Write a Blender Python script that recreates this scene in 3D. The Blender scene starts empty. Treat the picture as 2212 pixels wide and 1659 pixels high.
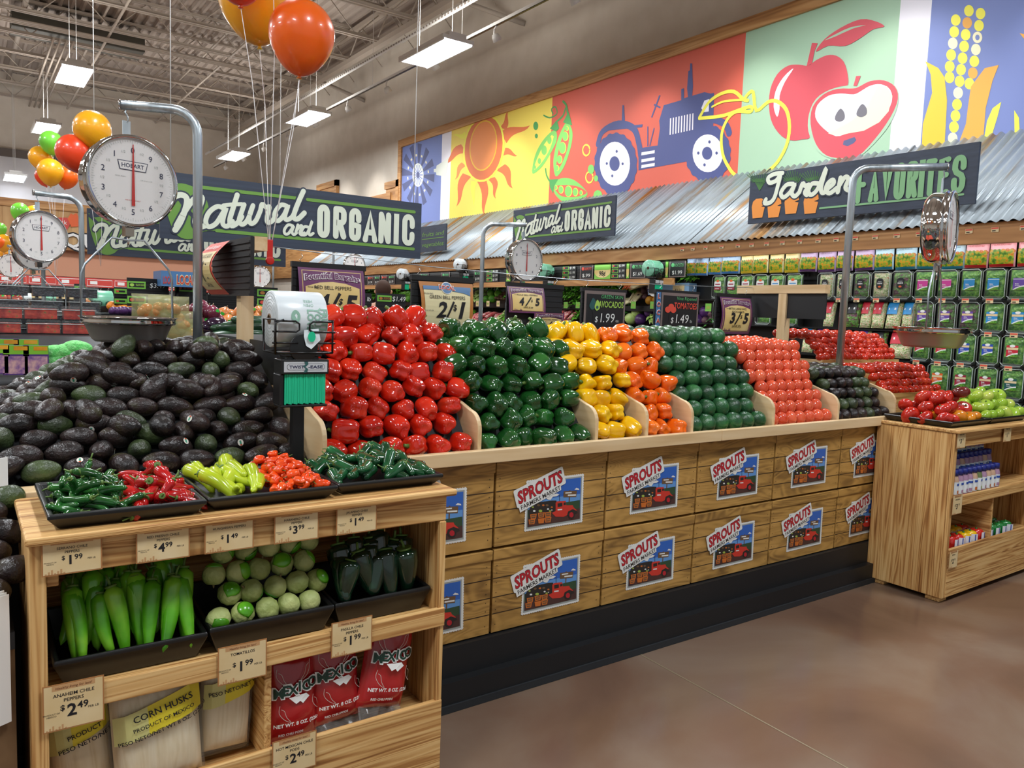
import bpy, math, random
from math import sin, cos, pi, radians
from mathutils import Vector, Matrix, noise
S = bpy.context.scene
COL = S.collection
random.seed(7)
R = random.random
U = random.uniform
# ------------------------------------------------------------------ camera
CX, CY, FPX, EYE = 1106.0, 829.5, 1678.287, 1.5
MR = Matrix(((0.81625556, 0.02149851, -0.57729081), (-0.57656686, 0.09262798, -0.81178243), (0.03602117, 0.99546867, 0.08800343)))
cam = bpy.data.objects.new('camera', bpy.data.cameras.new('camera'))
COL.objects.link(cam)
cam.matrix_world = Matrix.Translation((0, 0, EYE)) @ MR.to_4x4()
cam.data.sensor_width = 36
cam.data.lens = FPX / 2212 * 36
cam.data.clip_start = 0.02
S.camera = cam
# ------------------------------------------------------------------ world, exposure
W = bpy.data.worlds.new('world'); S.world = W; W.use_nodes = True
W.node_tree.nodes['Background'].inputs[0].default_value = (0.92, 0.97, 1.0, 1)
W.node_tree.nodes['Background'].inputs[1].default_value = 0.40
S.view_settings.view_transform = 'Standard'
S.view_settings.look = 'None'
S.view_settings.gamma = 1
S.view_settings.exposure = 0.0
LIGHT_W = 106.0
SPOT_W = 95.0
UP_W = 30.0

def lin(c):
    if isinstance(c, str):
        c = [int(c[i:i + 2], 16) / 255 for i in (0, 2, 4)]
    return tuple((x / 12.92 if x <= 0.04045 else ((x + 0.055) / 1.055) ** 2.4) for x in c)
# pixel of the photograph -> point on a plane of the room
def ray(px, py):
    return MR @ Vector((px - CX, -(py - CY), -FPX))
def atx(px, py, X):
    r = ray(px, py); t = X / r.x; return Vector((X, r.y * t, EYE + r.z * t))
def aty(px, py, Y):
    r = ray(px, py); t = Y / r.y; return Vector((r.x * t, Y, EYE + r.z * t))
def atz(px, py, Z):
    r = ray(px, py); t = (Z - EYE) / r.z; return Vector((r.x * t, r.y * t, Z))
def atd(px, py, D):
    r = ray(px, py) / FPX; return Vector((r.x * D, r.y * D, EYE + r.z * D))

# ------------------------------------------------------------------ materials
MATS = {}
def node(nt, t, **k):
    n = nt.nodes.new(t)
    for a, b in k.items():
        setattr(n, a, b)
    return n
def ramp(nt, stops, interp='LINEAR'):
    r = node(nt, 'ShaderNodeValToRGB')
    r.color_ramp.interpolation = interp
    e = r.color_ramp.elements
    while len(e) < len(stops):
        e.new(0.5)
    for i, (p, c) in enumerate(stops):
        e[i].position = p
        e[i].color = (*lin(c), 1)
    return r
def base(name, rough=0.5, metal=0.0, coat=0.0, spec=None, sss=0, trans=0, emit=None, es=0):
    m = bpy.data.materials.new(name); m.use_nodes = True
    b = m.node_tree.nodes['Principled BSDF']
    b.inputs['Roughness'].default_value = rough
    b.inputs['Metallic'].default_value = metal
    b.inputs['Coat Weight'].default_value = coat
    b.inputs['Coat Roughness'].default_value = 0.12
    if spec is not None: b.inputs['Specular IOR Level'].default_value = spec
    if sss:
        b.inputs['Subsurface Weight'].default_value = sss
        b.inputs['Subsurface Radius'].default_value = (0.02, 0.01, 0.005)
    if trans: b.inputs['Transmission Weight'].default_value = trans
    if emit:
        b.inputs['Emission Color'].default_value = (*lin(emit), 1)
        b.inputs['Emission Strength'].default_value = es
    MATS[name] = m
    return m, m.node_tree, b
def flat(name, col, rough=0.5, **k):
    if name in MATS: return MATS[name]
    m, nt, b = base(name, rough, **k)
    b.inputs['Base Color'].default_value = (*lin(col), 1)
    return m
def noisy(name, stops, scale=8, rough=0.5, bump=0, bscale=None, stretch=(1, 1, 1), detail=3, dist=0.0, objrand=0, **k):
    """noise-driven colours in object space; objrand shifts the noise per object"""
    m, nt, b = base(name, rough, **k)
    tc = node(nt, 'ShaderNodeTexCoord'); mp = node(nt, 'ShaderNodeMapping')
    mp.inputs['Scale'].default_value = stretch
    nt.links.new(tc.outputs['Object'], mp.inputs['Vector'])
    if objrand:
        oi = node(nt, 'ShaderNodeObjectInfo'); mu = node(nt, 'ShaderNodeMath', operation='MULTIPLY')
        mu.inputs[1].default_value = 50.0
        nt.links.new(oi.outputs['Random'], mu.inputs[0])
        nt.links.new(mu.outputs[0], mp.inputs['Location'])
    n = node(nt, 'ShaderNodeTexNoise'); n.inputs['Scale'].default_value = scale
    n.inputs['Detail'].default_value = detail; n.inputs['Distortion'].default_value = dist
    nt.links.new(mp.outputs[0], n.inputs['Vector'])
    r = ramp(nt, stops); nt.links.new(n.outputs['Fac'], r.inputs[0])
    out = r.outputs[0]
    if objrand:
        hs = node(nt, 'ShaderNodeHueSaturation')
        mr = node(nt, 'ShaderNodeMapRange'); mr.inputs['To Min'].default_value = 1 - objrand; mr.inputs['To Max'].default_value = 1 + objrand
        oi2 = node(nt, 'ShaderNodeObjectInfo')
        nt.links.new(oi2.outputs['Random'], mr.inputs['Value'])
        nt.links.new(mr.outputs[0], hs.inputs['Value'])
        nt.links.new(out, hs.inputs['Color']); out = hs.outputs[0]
    nt.links.new(out, b.inputs['Base Color'])
    if bump:
        n2 = node(nt, 'ShaderNodeTexNoise'); n2.inputs['Scale'].default_value = bscale or scale * 4
        nt.links.new(mp.outputs[0], n2.inputs['Vector'])
        bp = node(nt, 'ShaderNodeBump'); bp.inputs['Strength'].default_value = bump; bp.inputs['Distance'].default_value = 0.01
        nt.links.new(n2.outputs['Fac'], bp.inputs['Height']); nt.links.new(bp.outputs[0], b.inputs['Normal'])
    return m
def wood(name, stops, axis='x', scale=30, stretch=0.06, dist=2.0, rough=0.5, knots=None, bump=0.15, wave=0.5):
    """straight or wild grain running along the object's own axis"""
    m, nt, b = base(name, rough)
    tc = node(nt, 'ShaderNodeTexCoord'); mp = node(nt, 'ShaderNodeMapping')
    sc = [1, 1, 1]; sc['xyz'.index(axis)] = stretch
    mp.inputs['Scale'].default_value = sc
    oi = node(nt, 'ShaderNodeObjectInfo'); mu = node(nt, 'ShaderNodeMath', operation='MULTIPLY'); mu.inputs[1].default_value = 9.0
    nt.links.new(oi.outputs['Random'], mu.inputs[0]); nt.links.new(mu.outputs[0], mp.inputs['Location'])
    nt.links.new(tc.outputs['Object'], mp.inputs['Vector'])
    n1 = node(nt, 'ShaderNodeTexNoise'); n1.inputs['Scale'].default_value = scale; n1.inputs['Detail'].default_value = 4; n1.inputs['Distortion'].default_value = dist * 0.3
    nt.links.new(mp.outputs[0], n1.inputs['Vector'])
    n3 = node(nt, 'ShaderNodeTexNoise'); n3.inputs['Scale'].default_value = scale * 0.22; n3.inputs['Detail'].default_value = 2; n3.inputs['Distortion'].default_value = dist
    nt.links.new(mp.outputs[0], n3.inputs['Vector'])
    # ring lines: sine of the big noise
    mm = node(nt, 'ShaderNodeMath', operation='MULTIPLY'); mm.inputs[1].default_value = 90.0
    nt.links.new(n3.outputs['Fac'], mm.inputs[0])
    sn = node(nt, 'ShaderNodeMath', operation='SINE'); nt.links.new(mm.outputs[0], sn.inputs[0])
    ma = node(nt, 'ShaderNodeMath', operation='MULTIPLY_ADD'); ma.inputs[1].default_value = 0.22 * wave; nt.links.new(sn.outputs[0], ma.inputs[0]); nt.links.new(n1.outputs['Fac'], ma.inputs[2])
    r = ramp(nt, stops); nt.links.new(ma.outputs[0], r.inputs[0])
    nt.links.new(r.outputs[0], b.inputs['Base Color'])
    bp = node(nt, 'ShaderNodeBump'); bp.inputs['Strength'].default_value = bump; bp.inputs['Distance'].default_value = 0.003
    nt.links.new(ma.outputs[0], bp.inputs['Height']); nt.links.new(bp.outputs[0], b.inputs['Normal'])
    return m
def clearmat(name, tint=(1, 1, 1), amount=0.8, rough=0.08, shade=(.30, .32, .32)):
    m = bpy.data.materials.new(name); m.use_nodes = True; nt = m.node_tree
    nt.nodes.clear()
    o = node(nt, 'ShaderNodeOutputMaterial'); mx = node(nt, 'ShaderNodeMixShader')
    t = node(nt, 'ShaderNodeBsdfTransparent'); t.inputs[0].default_value = (*tint, 1)
    g = node(nt, 'ShaderNodeBsdfPrincipled'); g.inputs['Roughness'].default_value = rough; g.inputs['Base Color'].default_value = (*shade, 1)
    g.inputs['Specular IOR Level'].default_value = 0.9
    mx.inputs[0].default_value = amount
    nt.links.new(g.outputs[0], mx.inputs[1]); nt.links.new(t.outputs[0], mx.inputs[2]); nt.links.new(mx.outputs[0], o.inputs[0])
    MATS[name] = m
    return m
M = MATS
# ------------------------------------------------------------------ mesh builder
class MB:
    def __init__(s): s.v = []; s.f = []; s.m = []; s.s = []; s.e = 0.0
    def add(s, vs, fs, m=0, smooth=False):
        o = len(s.v); s.v += [tuple(v) for v in vs]
        for f in fs:
            s.f.append([i + o for i in f]); s.m.append(m); s.s.append(smooth)
        return s
    def box(s, c, d, m=0, rot=None):
        x, y, z = d[0] / 2, d[1] / 2, d[2] / 2
        vs = [Vector((a * x, b * y, e * z)) for e in (-1, 1) for b in (-1, 1) for a in (-1, 1)]
        if rot is not None: vs = [rot @ v for v in vs]
        c = Vector(c); vs = [v + c for v in vs]
        return s.add(vs, [(0, 2, 3, 1), (4, 5, 7, 6), (0, 1, 5, 4), (2, 6, 7, 3), (0, 4, 6, 2), (1, 3, 7, 5)], m)
    def bb(s, a, b, m=0):
        return s.box([(a[i] + b[i]) / 2 for i in range(3)], [abs(b[i] - a[i]) for i in range(3)], m)
    def tube(s, pts, r, n=8, m=0, caps=True, smooth=True):
        pts = [Vector(p) for p in pts]
        rr = r if isinstance(r, (list, tuple)) else [r] * len(pts)
        vs = []; up = None
        for i, p in enumerate(pts):
            t = (pts[min(i + 1, len(pts) - 1)] - pts[max(i - 1, 0)])
            if t.length < 1e-9: t = Vector((0, 0, 1))
            t.normalize()
            if up is None:
                up = t.orthogonal().normalized()
            else:
                up = (up - t * up.dot(t))
                up = up.normalized() if up.length > 1e-6 else t.orthogonal().normalized()
            w = t.cross(up)
            for k in range(n):
                a = 2 * pi * k / n
                vs.append(p + (up * cos(a) + w * sin(a)) * rr[i])
        fs = []
        for i in range(len(pts) - 1):
            for k in range(n):
                k2 = (k + 1) % n
                fs.append((i * n + k, i * n + k2, (i + 1) * n + k2, (i + 1) * n + k))
        s.add(vs, fs, m, smooth)
        if caps:
            o = len(s.v) - len(vs)
            s.f.append([o + k for k in range(n)][::-1]); s.m.append(m); s.s.append(False)
            s.f.append([o + (len(pts) - 1) * n + k for k in range(n)]); s.m.append(m); s.s.append(False)
        return s
    def lathe(s, prof, n=24, m=0, mat=None, smooth=True):
        """prof: (r,z) pairs about local z, mat: placement matrix"""
        vs = []
        for r, z in prof:
            for k in range(n):
                a = 2 * pi * k / n
                vs.append(Vector((r * cos(a), r * sin(a), z)))
        if mat is not None: vs = [mat @ v for v in vs]
        fs = []
        for i in range(len(prof) - 1):
            for k in range(n):
                k2 = (k + 1) % n
                fs.append((i * n + k, i * n + k2, (i + 1) * n + k2, (i + 1) * n + k))
        return s.add(vs, fs, m, smooth)
    def build(s, name, mats, parent=None, smooth_all=None):
        me = bpy.data.meshes.new(name)
        me.from_pydata(s.v, [], s.f)
        if not isinstance(mats, (list, tuple)): mats = [mats]
        for x in mats: me.materials.append(x if not isinstance(x, str) else M[x])
        me.polygons.foreach_set('material_index', s.m)
        me.polygons.foreach_set('use_smooth', s.s if smooth_all is None else [smooth_all] * len(s.s))
        me.update()
        o = bpy.data.objects.new(name, me); COL.objects.link(o)
        if parent: o.parent = parent
        return o
def tag(o, label=None, cat=None, group=None, kind=None):
    if label: o['label'] = label
    if cat: o['category'] = cat
    if group: o['group'] = group
    if kind: o['kind'] = kind
    return o
def thing(name, label, cat, loc=(0, 0, 0), rotz=0, group=None):
    o = bpy.data.objects.new(name, None); COL.objects.link(o)
    o.location = loc; o.rotation_euler = (0, 0, rotz); o.empty_display_size = 0.05
    return tag(o, label, cat, group)
def dup(root, mw=None, label=None, group=None, keep=None):
    c = root.copy(); COL.objects.link(c)
    for k in ('label', 'group'):
        pass
    if label: c['label'] = label
    if group: c['group'] = group
    if mw is not None: c.matrix_world = mw
    for ch in root.children:
        if keep is not None and not keep(ch): continue
        d = ch.copy(); COL.objects.link(d); d.parent = c
        for g in ch.children:
            e = g.copy(); COL.objects.link(e); e.parent = d
    return c
def drop(root):
    for ch in list(root.children): drop(ch)
    bpy.data.objects.remove(root)
def bevel(o, w=0.004, seg=2):
    b = o.modifiers.new('bevel', 'BEVEL'); b.width = w; b.segments = seg; b.limit_method = 'ANGLE'; b.angle_limit = radians(40)
    return o
EPS = 1.1e-5
# ------------------------------------------------------------------ flat artwork on a plane
class Fr:
    """a plane in the room: origin, right, up, outward normal"""
    def __init__(s, O, u, v, n=None):
        s.O = Vector(O); s.u = Vector(u).normalized(); s.v = Vector(v).normalized()
        s.n = Vector(n).normalized() if n is not None else s.u.cross(s.v)
    def p(s, a, b, w=0.0): return s.O + s.u * a + s.v * b + s.n * w
    def px(s, x, y):
        r = ray(x, y); o = Vector((0, 0, EYE))
        t = (s.O - o).dot(s.n) / r.dot(s.n)
        q = o + r * t - s.O
        return (q.dot(s.u), q.dot(s.v))
    def sub(s, a, b, ang=0, w=0.0):
        c, d = cos(ang), sin(ang)
        return Fr(s.p(a, b, w), s.u * c + s.v * d, s.v * c - s.u * d, s.n)
def poly(mb, fr, pts, m=0, w=0.001):
    w += mb.e; mb.e = (mb.e + EPS) % (EPS * 40)
    vs = [fr.p(a, b, w) for a, b in pts]
    ar = sum(pts[i][0] * pts[(i + 1) % len(pts)][1] - pts[(i + 1) % len(pts)][0] * pts[i][1] for i in range(len(pts)))
    f = list(range(len(vs)))
    if ar < 0: f.reverse()
    mb.add(vs, [f], m)
def rect(mb, fr, a0, b0, a1, b1, m=0, w=0.001): poly(mb, fr, [(a0, b0), (a1, b0), (a1, b1), (a0, b1)], m, w)
def ell(cx, cy, rx, ry=None, n=28, rot=0, a0=0, a1=2 * pi):
    ry = rx if ry is None else ry; out = []
    full = abs(a1 - a0 - 2 * pi) < 1e-6
    for k in range(n if full else n + 1):
        a = a0 + (a1 - a0) * k / n; x, y = rx * cos(a), ry * sin(a)
        out.append((cx + x * cos(rot) - y * sin(rot), cy + x * sin(rot) + y * cos(rot)))
    return out
def smooth2(pts, k=5, closed=False):
    """catmull-rom through 2D points"""
    n = len(pts)
    if n < 3: return list(pts)
    out = []
    rng = range(n) if closed else range(n - 1)
    for i in rng:
        p0 = pts[(i - 1) % n] if closed or i > 0 else pts[0]
        p1 = pts[i]; p2 = pts[(i + 1) % n]
        p3 = pts[(i + 2) % n] if closed or i + 2 < n else pts[-1]
        for j in range(k):
            t = j / k
            out.append(tuple(0.5 * ((2 * p1[d]) + (-p0[d] + p2[d]) * t + (2 * p0[d] - 5 * p1[d] + 4 * p2[d] - p3[d]) * t * t + (-p0[d] + 3 * p1[d] - 3 * p2[d] + p3[d]) * t ** 3) for d in range(2)))
    if not closed: out.append(tuple(pts[-1]))
    return out
def ribbon(mb, fr, pts, wd, m=0, w=0.002, cap=True, closed=False):
    if closed: pts = list(pts) + [pts[0], pts[1]]
    if len(pts) == 2 and isinstance(fr, CFr):
        (ax, ay), (bx_, by_) = pts; pts = [(ax + (bx_ - ax) * i / 9, ay + (by_ - ay) * i / 9) for i in range(10)]
    L = []; Rr = []; n = len(pts)
    ws = wd if isinstance(wd, (list, tuple)) else [wd] * n
    for i in range(n):
        a = pts[max(i - 1, 0)]; b = pts[min(i + 1, n - 1)]
        dx, dy = b[0] - a[0], b[1] - a[1]; l = math.hypot(dx, dy) or 1e-9
        nx, ny = -dy / l * ws[i] / 2, dx / l * ws[i] / 2
        L.append((pts[i][0] + nx, pts[i][1] + ny)); Rr.append((pts[i][0] - nx, pts[i][1] - ny))
    w0 = w; w += mb.e; mb.e = (mb.e + EPS) % (EPS * 40); de = min(4e-6, 1e-4 / n)
    vs = [fr.p(a, b, w + i * de) for i, (a, b) in enumerate(L)] + [fr.p(a, b, w + i * de) for i, (a, b) in enumerate(Rr)]
    mb.add(vs, [(i, n + i, n + i + 1, i + 1) for i in range(n - 1)], m)
    if cap and not closed:
        for q, wv in ((pts[0], ws[0]), (pts[-1], ws[-1])):
            poly(mb, fr, ell(q[0], q[1], wv / 2 * 0.99, n=12), m, w0 + EPS * 3)
_TC = {}
def glyphs(s, bold=0.0, res=2):
    k = (s, bold, res)
    if k not in _TC:
        c = bpy.data.curves.new('t', 'FONT'); c.body = s; c.size = 1.0; c.resolution_u = res; c.offset = bold
        o = bpy.data.objects.new('t', c)
        me = o.to_mesh()
        vs = [(v.co.x, v.co.y) for v in me.vertices]; fs = [tuple(p.vertices) for p in me.polygons]
        o.to_mesh_clear(); bpy.data.objects.remove(o); bpy.data.curves.remove(c)
        if vs:
            x0 = min(v[0] for v in vs); x1 = max(v[0] for v in vs)
        else: x0 = x1 = 0
        _TC[k] = (vs, fs, x0, x1)
    return _TC[k]
def text(mb, fr, s, a, b, h, m=0, sx=1.0, align='C', w=0.002, bold=0.0, shear=0.0, width=None, rot=0.0, warp=None, res=2):
    """h = capital height; (a,b) = baseline anchor"""
    vs, fs, x0, x1 = glyphs(s, bold, res)
    if not vs: return
    k = h / 0.729
    kx = k * sx
    if width: kx = width / max(x1 - x0, 1e-6)
    off = {'C': -(x0 + x1) / 2, 'L': -x0, 'R': -x1}[align]
    out = []
    cr, sr = cos(rot), sin(rot)
    for x, y in vs:
        X = (x + off) * kx; Y = y * k
        X += shear * Y
        if warp: X, Y = warp(X, Y)
        out.append(fr.p(a + X * cr - Y * sr, b + X * sr + Y * cr, w))
    mb.add(out, fs, m)
def rrp(x0, y0, x1, y1, r):
    o = []
    for cx, cy, a in ((x1 - r, y1 - r, 0), (x0 + r, y1 - r, 90), (x0 + r, y0 + r, 180), (x1 - r, y0 + r, 270)):
        for k in range(5):
            t = radians(a + k * 22.5); o.append((cx + r * cos(t), cy + r * sin(t)))
    return o
def arc(cx, cy, r, a0, a1, n=5, ry=None):
    ry = ry or r
    return [(cx + r * cos(radians(a0 + (a1 - a0) * k / n)), cy + ry * sin(radians(a0 + (a1 - a0) * k / n))) for k in range(n + 1)]
r_ = 0.42; q_ = 0.2
GL = {  # condensed block letters: (strokes, closed?) in a unit box, y scaled by height
 'O': [('c', arc(.58, .8, .42, 0, 90, ry=.2) + arc(.42, .8, .42, 90, 180, ry=.2) + arc(.42, .2, .42, 180, 270, ry=.2) + arc(.58, .2, .42, 270, 360, ry=.2))],
 'I': [('o', [(.5, 0), (.5, 1)])],
 'C': [('o', [(1, .66)] + arc(.58, .8, .42, 0, 90, ry=.2) + arc(.42, .8, .42, 90, 180, ry=.2) + arc(.42, .2, .42, 180, 270, ry=.2) + arc(.58, .2, .42, 270, 360, ry=.2) + [(1, .34)])],
 'G': [('o', [(1, .68)] + arc(.58, .8, .42, 0, 90, ry=.2) + arc(.42, .8, .42, 90, 180, ry=.2) + arc(.42, .2, .42, 180, 270, ry=.2) + arc(.58, .2, .42, 270, 360, ry=.2) + [(1, .48), (.6, .48)])],
 'R': [('o', [(0, 0), (0, 1)]), ('o', [(0, 1), (.5, 1)] + arc(.55, .84, .45, 90, 0, ry=.16) + arc(.55, .64, .45, 0, -90, ry=.14) + [(0, .5)]), ('o', [(.5, .48), (1, 0)])],
 'P': [('o', [(0, 0), (0, 1)]), ('o', [(0, 1), (.5, 1)] + arc(.55, .84, .45, 90, 0, ry=.16) + arc(.55, .64, .45, 0, -90, ry=.14) + [(0, .5)])],
 'A': [('o', [(0, 0), (.5, 1), (1, 0)]), ('o', [(.2, .28), (.8, .28)])],
 'N': [('o', [(0, 0), (0, 1)]), ('o', [(0, 1), (1, 0)]), ('o', [(1, 0), (1, 1)])],
 'F': [('o', [(0, 0), (0, 1), (1, 1)]), ('o', [(0, .53), (.8, .53)])],
 'E': [('o', [(1, 0), (0, 0), (0, 1), (1, 1)]), ('o', [(0, .53), (.8, .53)])],
 'V': [('o', [(0, 1), (.5, 0), (1, 1)])],
 'T': [('o', [(.5, 0), (.5, 1)]), ('o', [(0, 1), (1, 1)])],
 'L': [('o', [(0, 1), (0, 0), (1, 0)])],
 'U': [('o', [(0, 1)] + arc(.42, .2, .42, 180, 270, ry=.2) + arc(.58, .2, .42, 270, 360, ry=.2) + [(1, 1)])],
 'S': [('o', [(1, .7)] + arc(.58, .8, .42, 0, 90, ry=.2) + arc(.42, .8, .42, 90, 180, ry=.2) + [(0, .68), (.2, .56), (.8, .46), (1, .34)] + arc(.58, .2, .42, 0, -90, ry=.2) + arc(.42, .2, .42, 270, 180, ry=.2) + [(0, .32)])],
}
def block(mb, fr, ch, x0, x1, y0, y1, th, m, w=0.002, shear=0.0):
    t = th / 2
    for kind, st in GL[ch]:
        pts = []
        for a, b in st:
            Y = y0 + t + b * (y1 - y0 - th)
            pts.append((x0 + t + a * (x1 - x0 - th) + shear * (Y - y0), Y))
        ribbon(mb, fr, pts, th, m, w, closed=(kind == 'c'))
ORD = ['first', 'second', 'third', 'fourth', 'fifth', 'sixth', 'seventh', 'eighth', 'ninth', 'tenth', 'eleventh', 'twelfth', 'thirteenth', 'fourteenth', 'fifteenth', 'sixteenth', 'seventeenth', 'eighteenth', 'nineteenth', 'twentieth', 'twenty-first', 'twenty-second', 'twenty-third', 'twenty-fourth', 'twenty-fifth', 'twenty-sixth']
def ordn(i): return ORD[i] if i < len(ORD) else '%dth' % (i + 1)
class CFr(Fr):
    """a frame whose surface bulges along its normal: dep(a, b)"""
    def __init__(s, O, u, v, dep, n=None):
        super().__init__(O, u, v, n); s.dep = dep
    def p(s, a, b, w=0.0): return s.O + s.u * a + s.v * b + s.n * (w * 2.2 + s.dep(a, b))
def grect(mb, fr, a0, b0, a1, b1, m=0, w=0.001, na=6, nb=8, sm=True):
    vs = [fr.p(a0 + (a1 - a0) * i / na, b0 + (b1 - b0) * j / nb, w) for j in range(nb + 1) for i in range(na + 1)]
    mb.add(vs, [(j * (na + 1) + i, j * (na + 1) + i + 1, (j + 1) * (na + 1) + i + 1, (j + 1) * (na + 1) + i) for j in range(nb) for i in range(na)], m, sm)
def scrx(p):
    c = MR.transposed() @ (Vector(p) - Vector((0, 0, EYE))); return CX + FPX * c.x / -c.z
def relabel(objs, fmt):
    """number a heap from left to right as seen from the aisle"""
    objs = sorted(objs, key=lambda o: scrx(o.matrix_world.translation))
    for i, o in enumerate(objs): o['label'] = fmt % ordn(i)
# ------------------------------------------------------------------ material library
flat('black_plastic', '0c0d0e', 0.32, spec=0.6)
flat('black_metal', '08080a', 0.35)
flat('dark_board', '191a1c', 0.55)
flat('black_base', '15171a', 0.5)
flat('rubber', '24282c', 0.6)
flat('chrome', 'd8d8d8', 0.06, metal=1.0)
noisy('galvanized', [(0.35, 'a3aeb5'), (0.65, 'c9d2d7')], 30, rough=0.36, metal=0.85, stretch=(1, 1, .1))
flat('steel_pan', 'b5b1ab', 0.38, metal=0.7)
flat('white_enamel', 'ece9e6', 0.35)
flat('red_needle', 'c22a24', 0.4)
flat('ink', '15161c', 0.6)
flat('navy_ink', '20264a', 0.6)
flat('white', 'f1f1ee', 0.5)
flat('grey_print', '9aa09c', 0.6)
wood('maple', [(0.25, 'c9a777'), (0.5, 'dcbf93'), (0.8, 'e6cfa8')], 'x', 22, 0.08, 0.6, 0.42, bump=0.04, wave=0.15)
wood('maple_z', [(0.25, 'c9a777'), (0.5, 'dcbf93'), (0.8, 'e6cfa8')], 'z', 22, 0.08, 0.6, 0.42, bump=0.04, wave=0.15)
wood('maple_y', [(0.25, 'c9a777'), (0.5, 'dcbf93'), (0.8, 'e6cfa8')], 'y', 22, 0.08, 0.6, 0.42, bump=0.04, wave=0.15)
BP = [(0.16, '7a4c22'), (0.36, 'b27e45'), (0.52, 'd3a566'), (0.8, 'e6c083')]
for a_ in 'xyz':
    wood('burnt_pine_' + a_, BP, a_, 60, 0.035, 0.9, 0.55, bump=0.3, wave=0.55)
wood('cedar', [(0.2, '8a5a30'), (0.5, 'b98650'), (0.8, 'd0a26c')], 'y', 9, 0.08, 1.5, 0.55, bump=0.15)
wood('cedar_x', [(0.2, '8a5a30'), (0.5, 'b98650'), (0.8, 'd0a26c')], 'x', 9, 0.08, 1.5, 0.55, bump=0.15)
wood('box_print', [(0.15, '5a4020'), (0.36, '8f6b36'), (0.52, 'b08746'), (0.8, 'c69a56')], 'x', 14, 0.22, 2.4, 0.5, bump=0.08, wave=0.35)
flat('box_line', '2c1e10', 0.6)
noisy('cardboard', [(0.3, '6a4f33'), (0.7, '7d5f3e')], 10, 0.7)
# ================================================================== ROOM
WX, BY, DZ = 7.4, 24.0, 7.15
noisy('floor_concrete', [(0.25, '60493b'), (0.45, '755b4a'), (0.6, '806c5c'), (0.8, '8c7a6a')], 1.1, rough=0.16, detail=8, dist=0.6, bump=0.0, spec=0.55)
def _fl():
    nt = M['floor_concrete'].node_tree
    b = nt.nodes['Principled BSDF']
    n = node(nt, 'ShaderNodeTexNoise'); n.inputs['Scale'].default_value = 2.2; n.inputs['Detail'].default_value = 6
    tc = node(nt, 'ShaderNodeTexCoord'); nt.links.new(tc.outputs['Object'], n.inputs['Vector'])
    mr = node(nt, 'ShaderNodeMapRange'); mr.inputs['From Min'].default_value = 0.3; mr.inputs['From Max'].default_value = 0.7
    mr.inputs['To Min'].default_value = 0.12; mr.inputs['To Max'].default_value = 0.26
    nt.links.new(n.outputs['Fac'], mr.inputs['Value']); nt.links.new(mr.outputs[0], b.inputs['Roughness'])
_fl()
noisy('wall_paint', [(0.3, 'cfc5b6'), (0.7, 'd8cfc1')], 3, 0.85)
noisy('wall_white', [(0.3, 'd8d6d6'), (0.7, 'dedcdd')], 3, 0.85)
flat('deck_paint', 'a2958a', 0.75)
flat('joist_paint', 'ab9f92', 0.6)
flat('joist_shadow', '857a70', 0.7)
flat('salmon_wall', 'e8a888', 0.8)
f = MB(); f.add([(-12, -7, 0), (14, -7, 0), (14, 25, 0), (-12, 25, 0)], [(0, 1, 2, 3)])
fl = f.build('floor', 'floor_concrete'); tag(fl, kind='structure')
a, b = atz(1380, 1412, 0), atz(1830, 1659, 0)
d = (b - a).normalized(); nrm = Vector((-d.y, d.x, 0)) * 0.003
a -= d * 0.0; b += d * 3
g = MB(); g.add([a + nrm + Vector((0, 0, .001)), a - nrm + Vector((0, 0, .001)), b - nrm + Vector((0, 0, .001)), b + nrm + Vector((0, 0, .001))], [(0, 1, 2, 3)])
flat('joint_filler', '8d8064', 0.6)
tag(g.build('trim_1', 'joint_filler'), kind='structure')
def wall(name, a, b, m='wall_paint'):
    q = MB(); q.bb(a, b); o = q.build(name, m); return tag(o, kind='structure')
wall('wall_right', (WX, -7, 0), (WX + .15, 25, DZ))
wall('wall_back', (-12, BY, 0), (WX, BY + .15, DZ))
wall('wall_left', (-12.15, -7, 0), (-12, 25, DZ))
# ceiling: corrugated deck + joists as parts
q = MB()
xs = []
x = -12.0
while x < WX:
    xs += [(x, 0), (x + .05, 0), (x + .075, .055), (x + .165, .055), (x + .19, 0)]
    x += .19
vs = [(a, y, DZ + b) for y in (-7, 25) for a, b in xs]
n = len(xs)
q.add(vs, [(i + 1, i, n + i, n + i + 1) for i in range(n - 1)])
ceil = q.build('ceiling', 'deck_paint'); tag(ceil, kind='structure')
q = MB()
JX1 = 6.45
def joist():
    q = MB(); z0, z1 = 6.5, DZ - .02
    for dy in (-.035, .035):
        q.bb((-12, dy - .012, z0 - .03), (JX1, dy + .012, z0 + .03)); q.bb((-12, dy - .012, z1 - .05), (JX1 + .3, dy + .012, z1))
        q.bb((-12, dy - .03 if dy < 0 else dy, z0 - .03), (JX1, dy if dy < 0 else dy + .03, z0 - .022))
    x = -12; k = 0
    while x < JX1 - .4:
        q.tube([(x, 0, z0), (x + .6, 0, z1 - .03)], .011, 5); q.tube([(x + .6, 0, z1 - .03), (x + 1.2, 0, z0)], .011, 5)
        x += 1.2
    return q
j0 = None
for k in range(16):
    y = 2.55 + 1.4 * k
    if j0 is None:
        j0 = joist().build('joist', 'joist_paint', ceil); j = j0
    else:
        j = j0.copy(); COL.objects.link(j)
    j.location = (0, y, 0)
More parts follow.
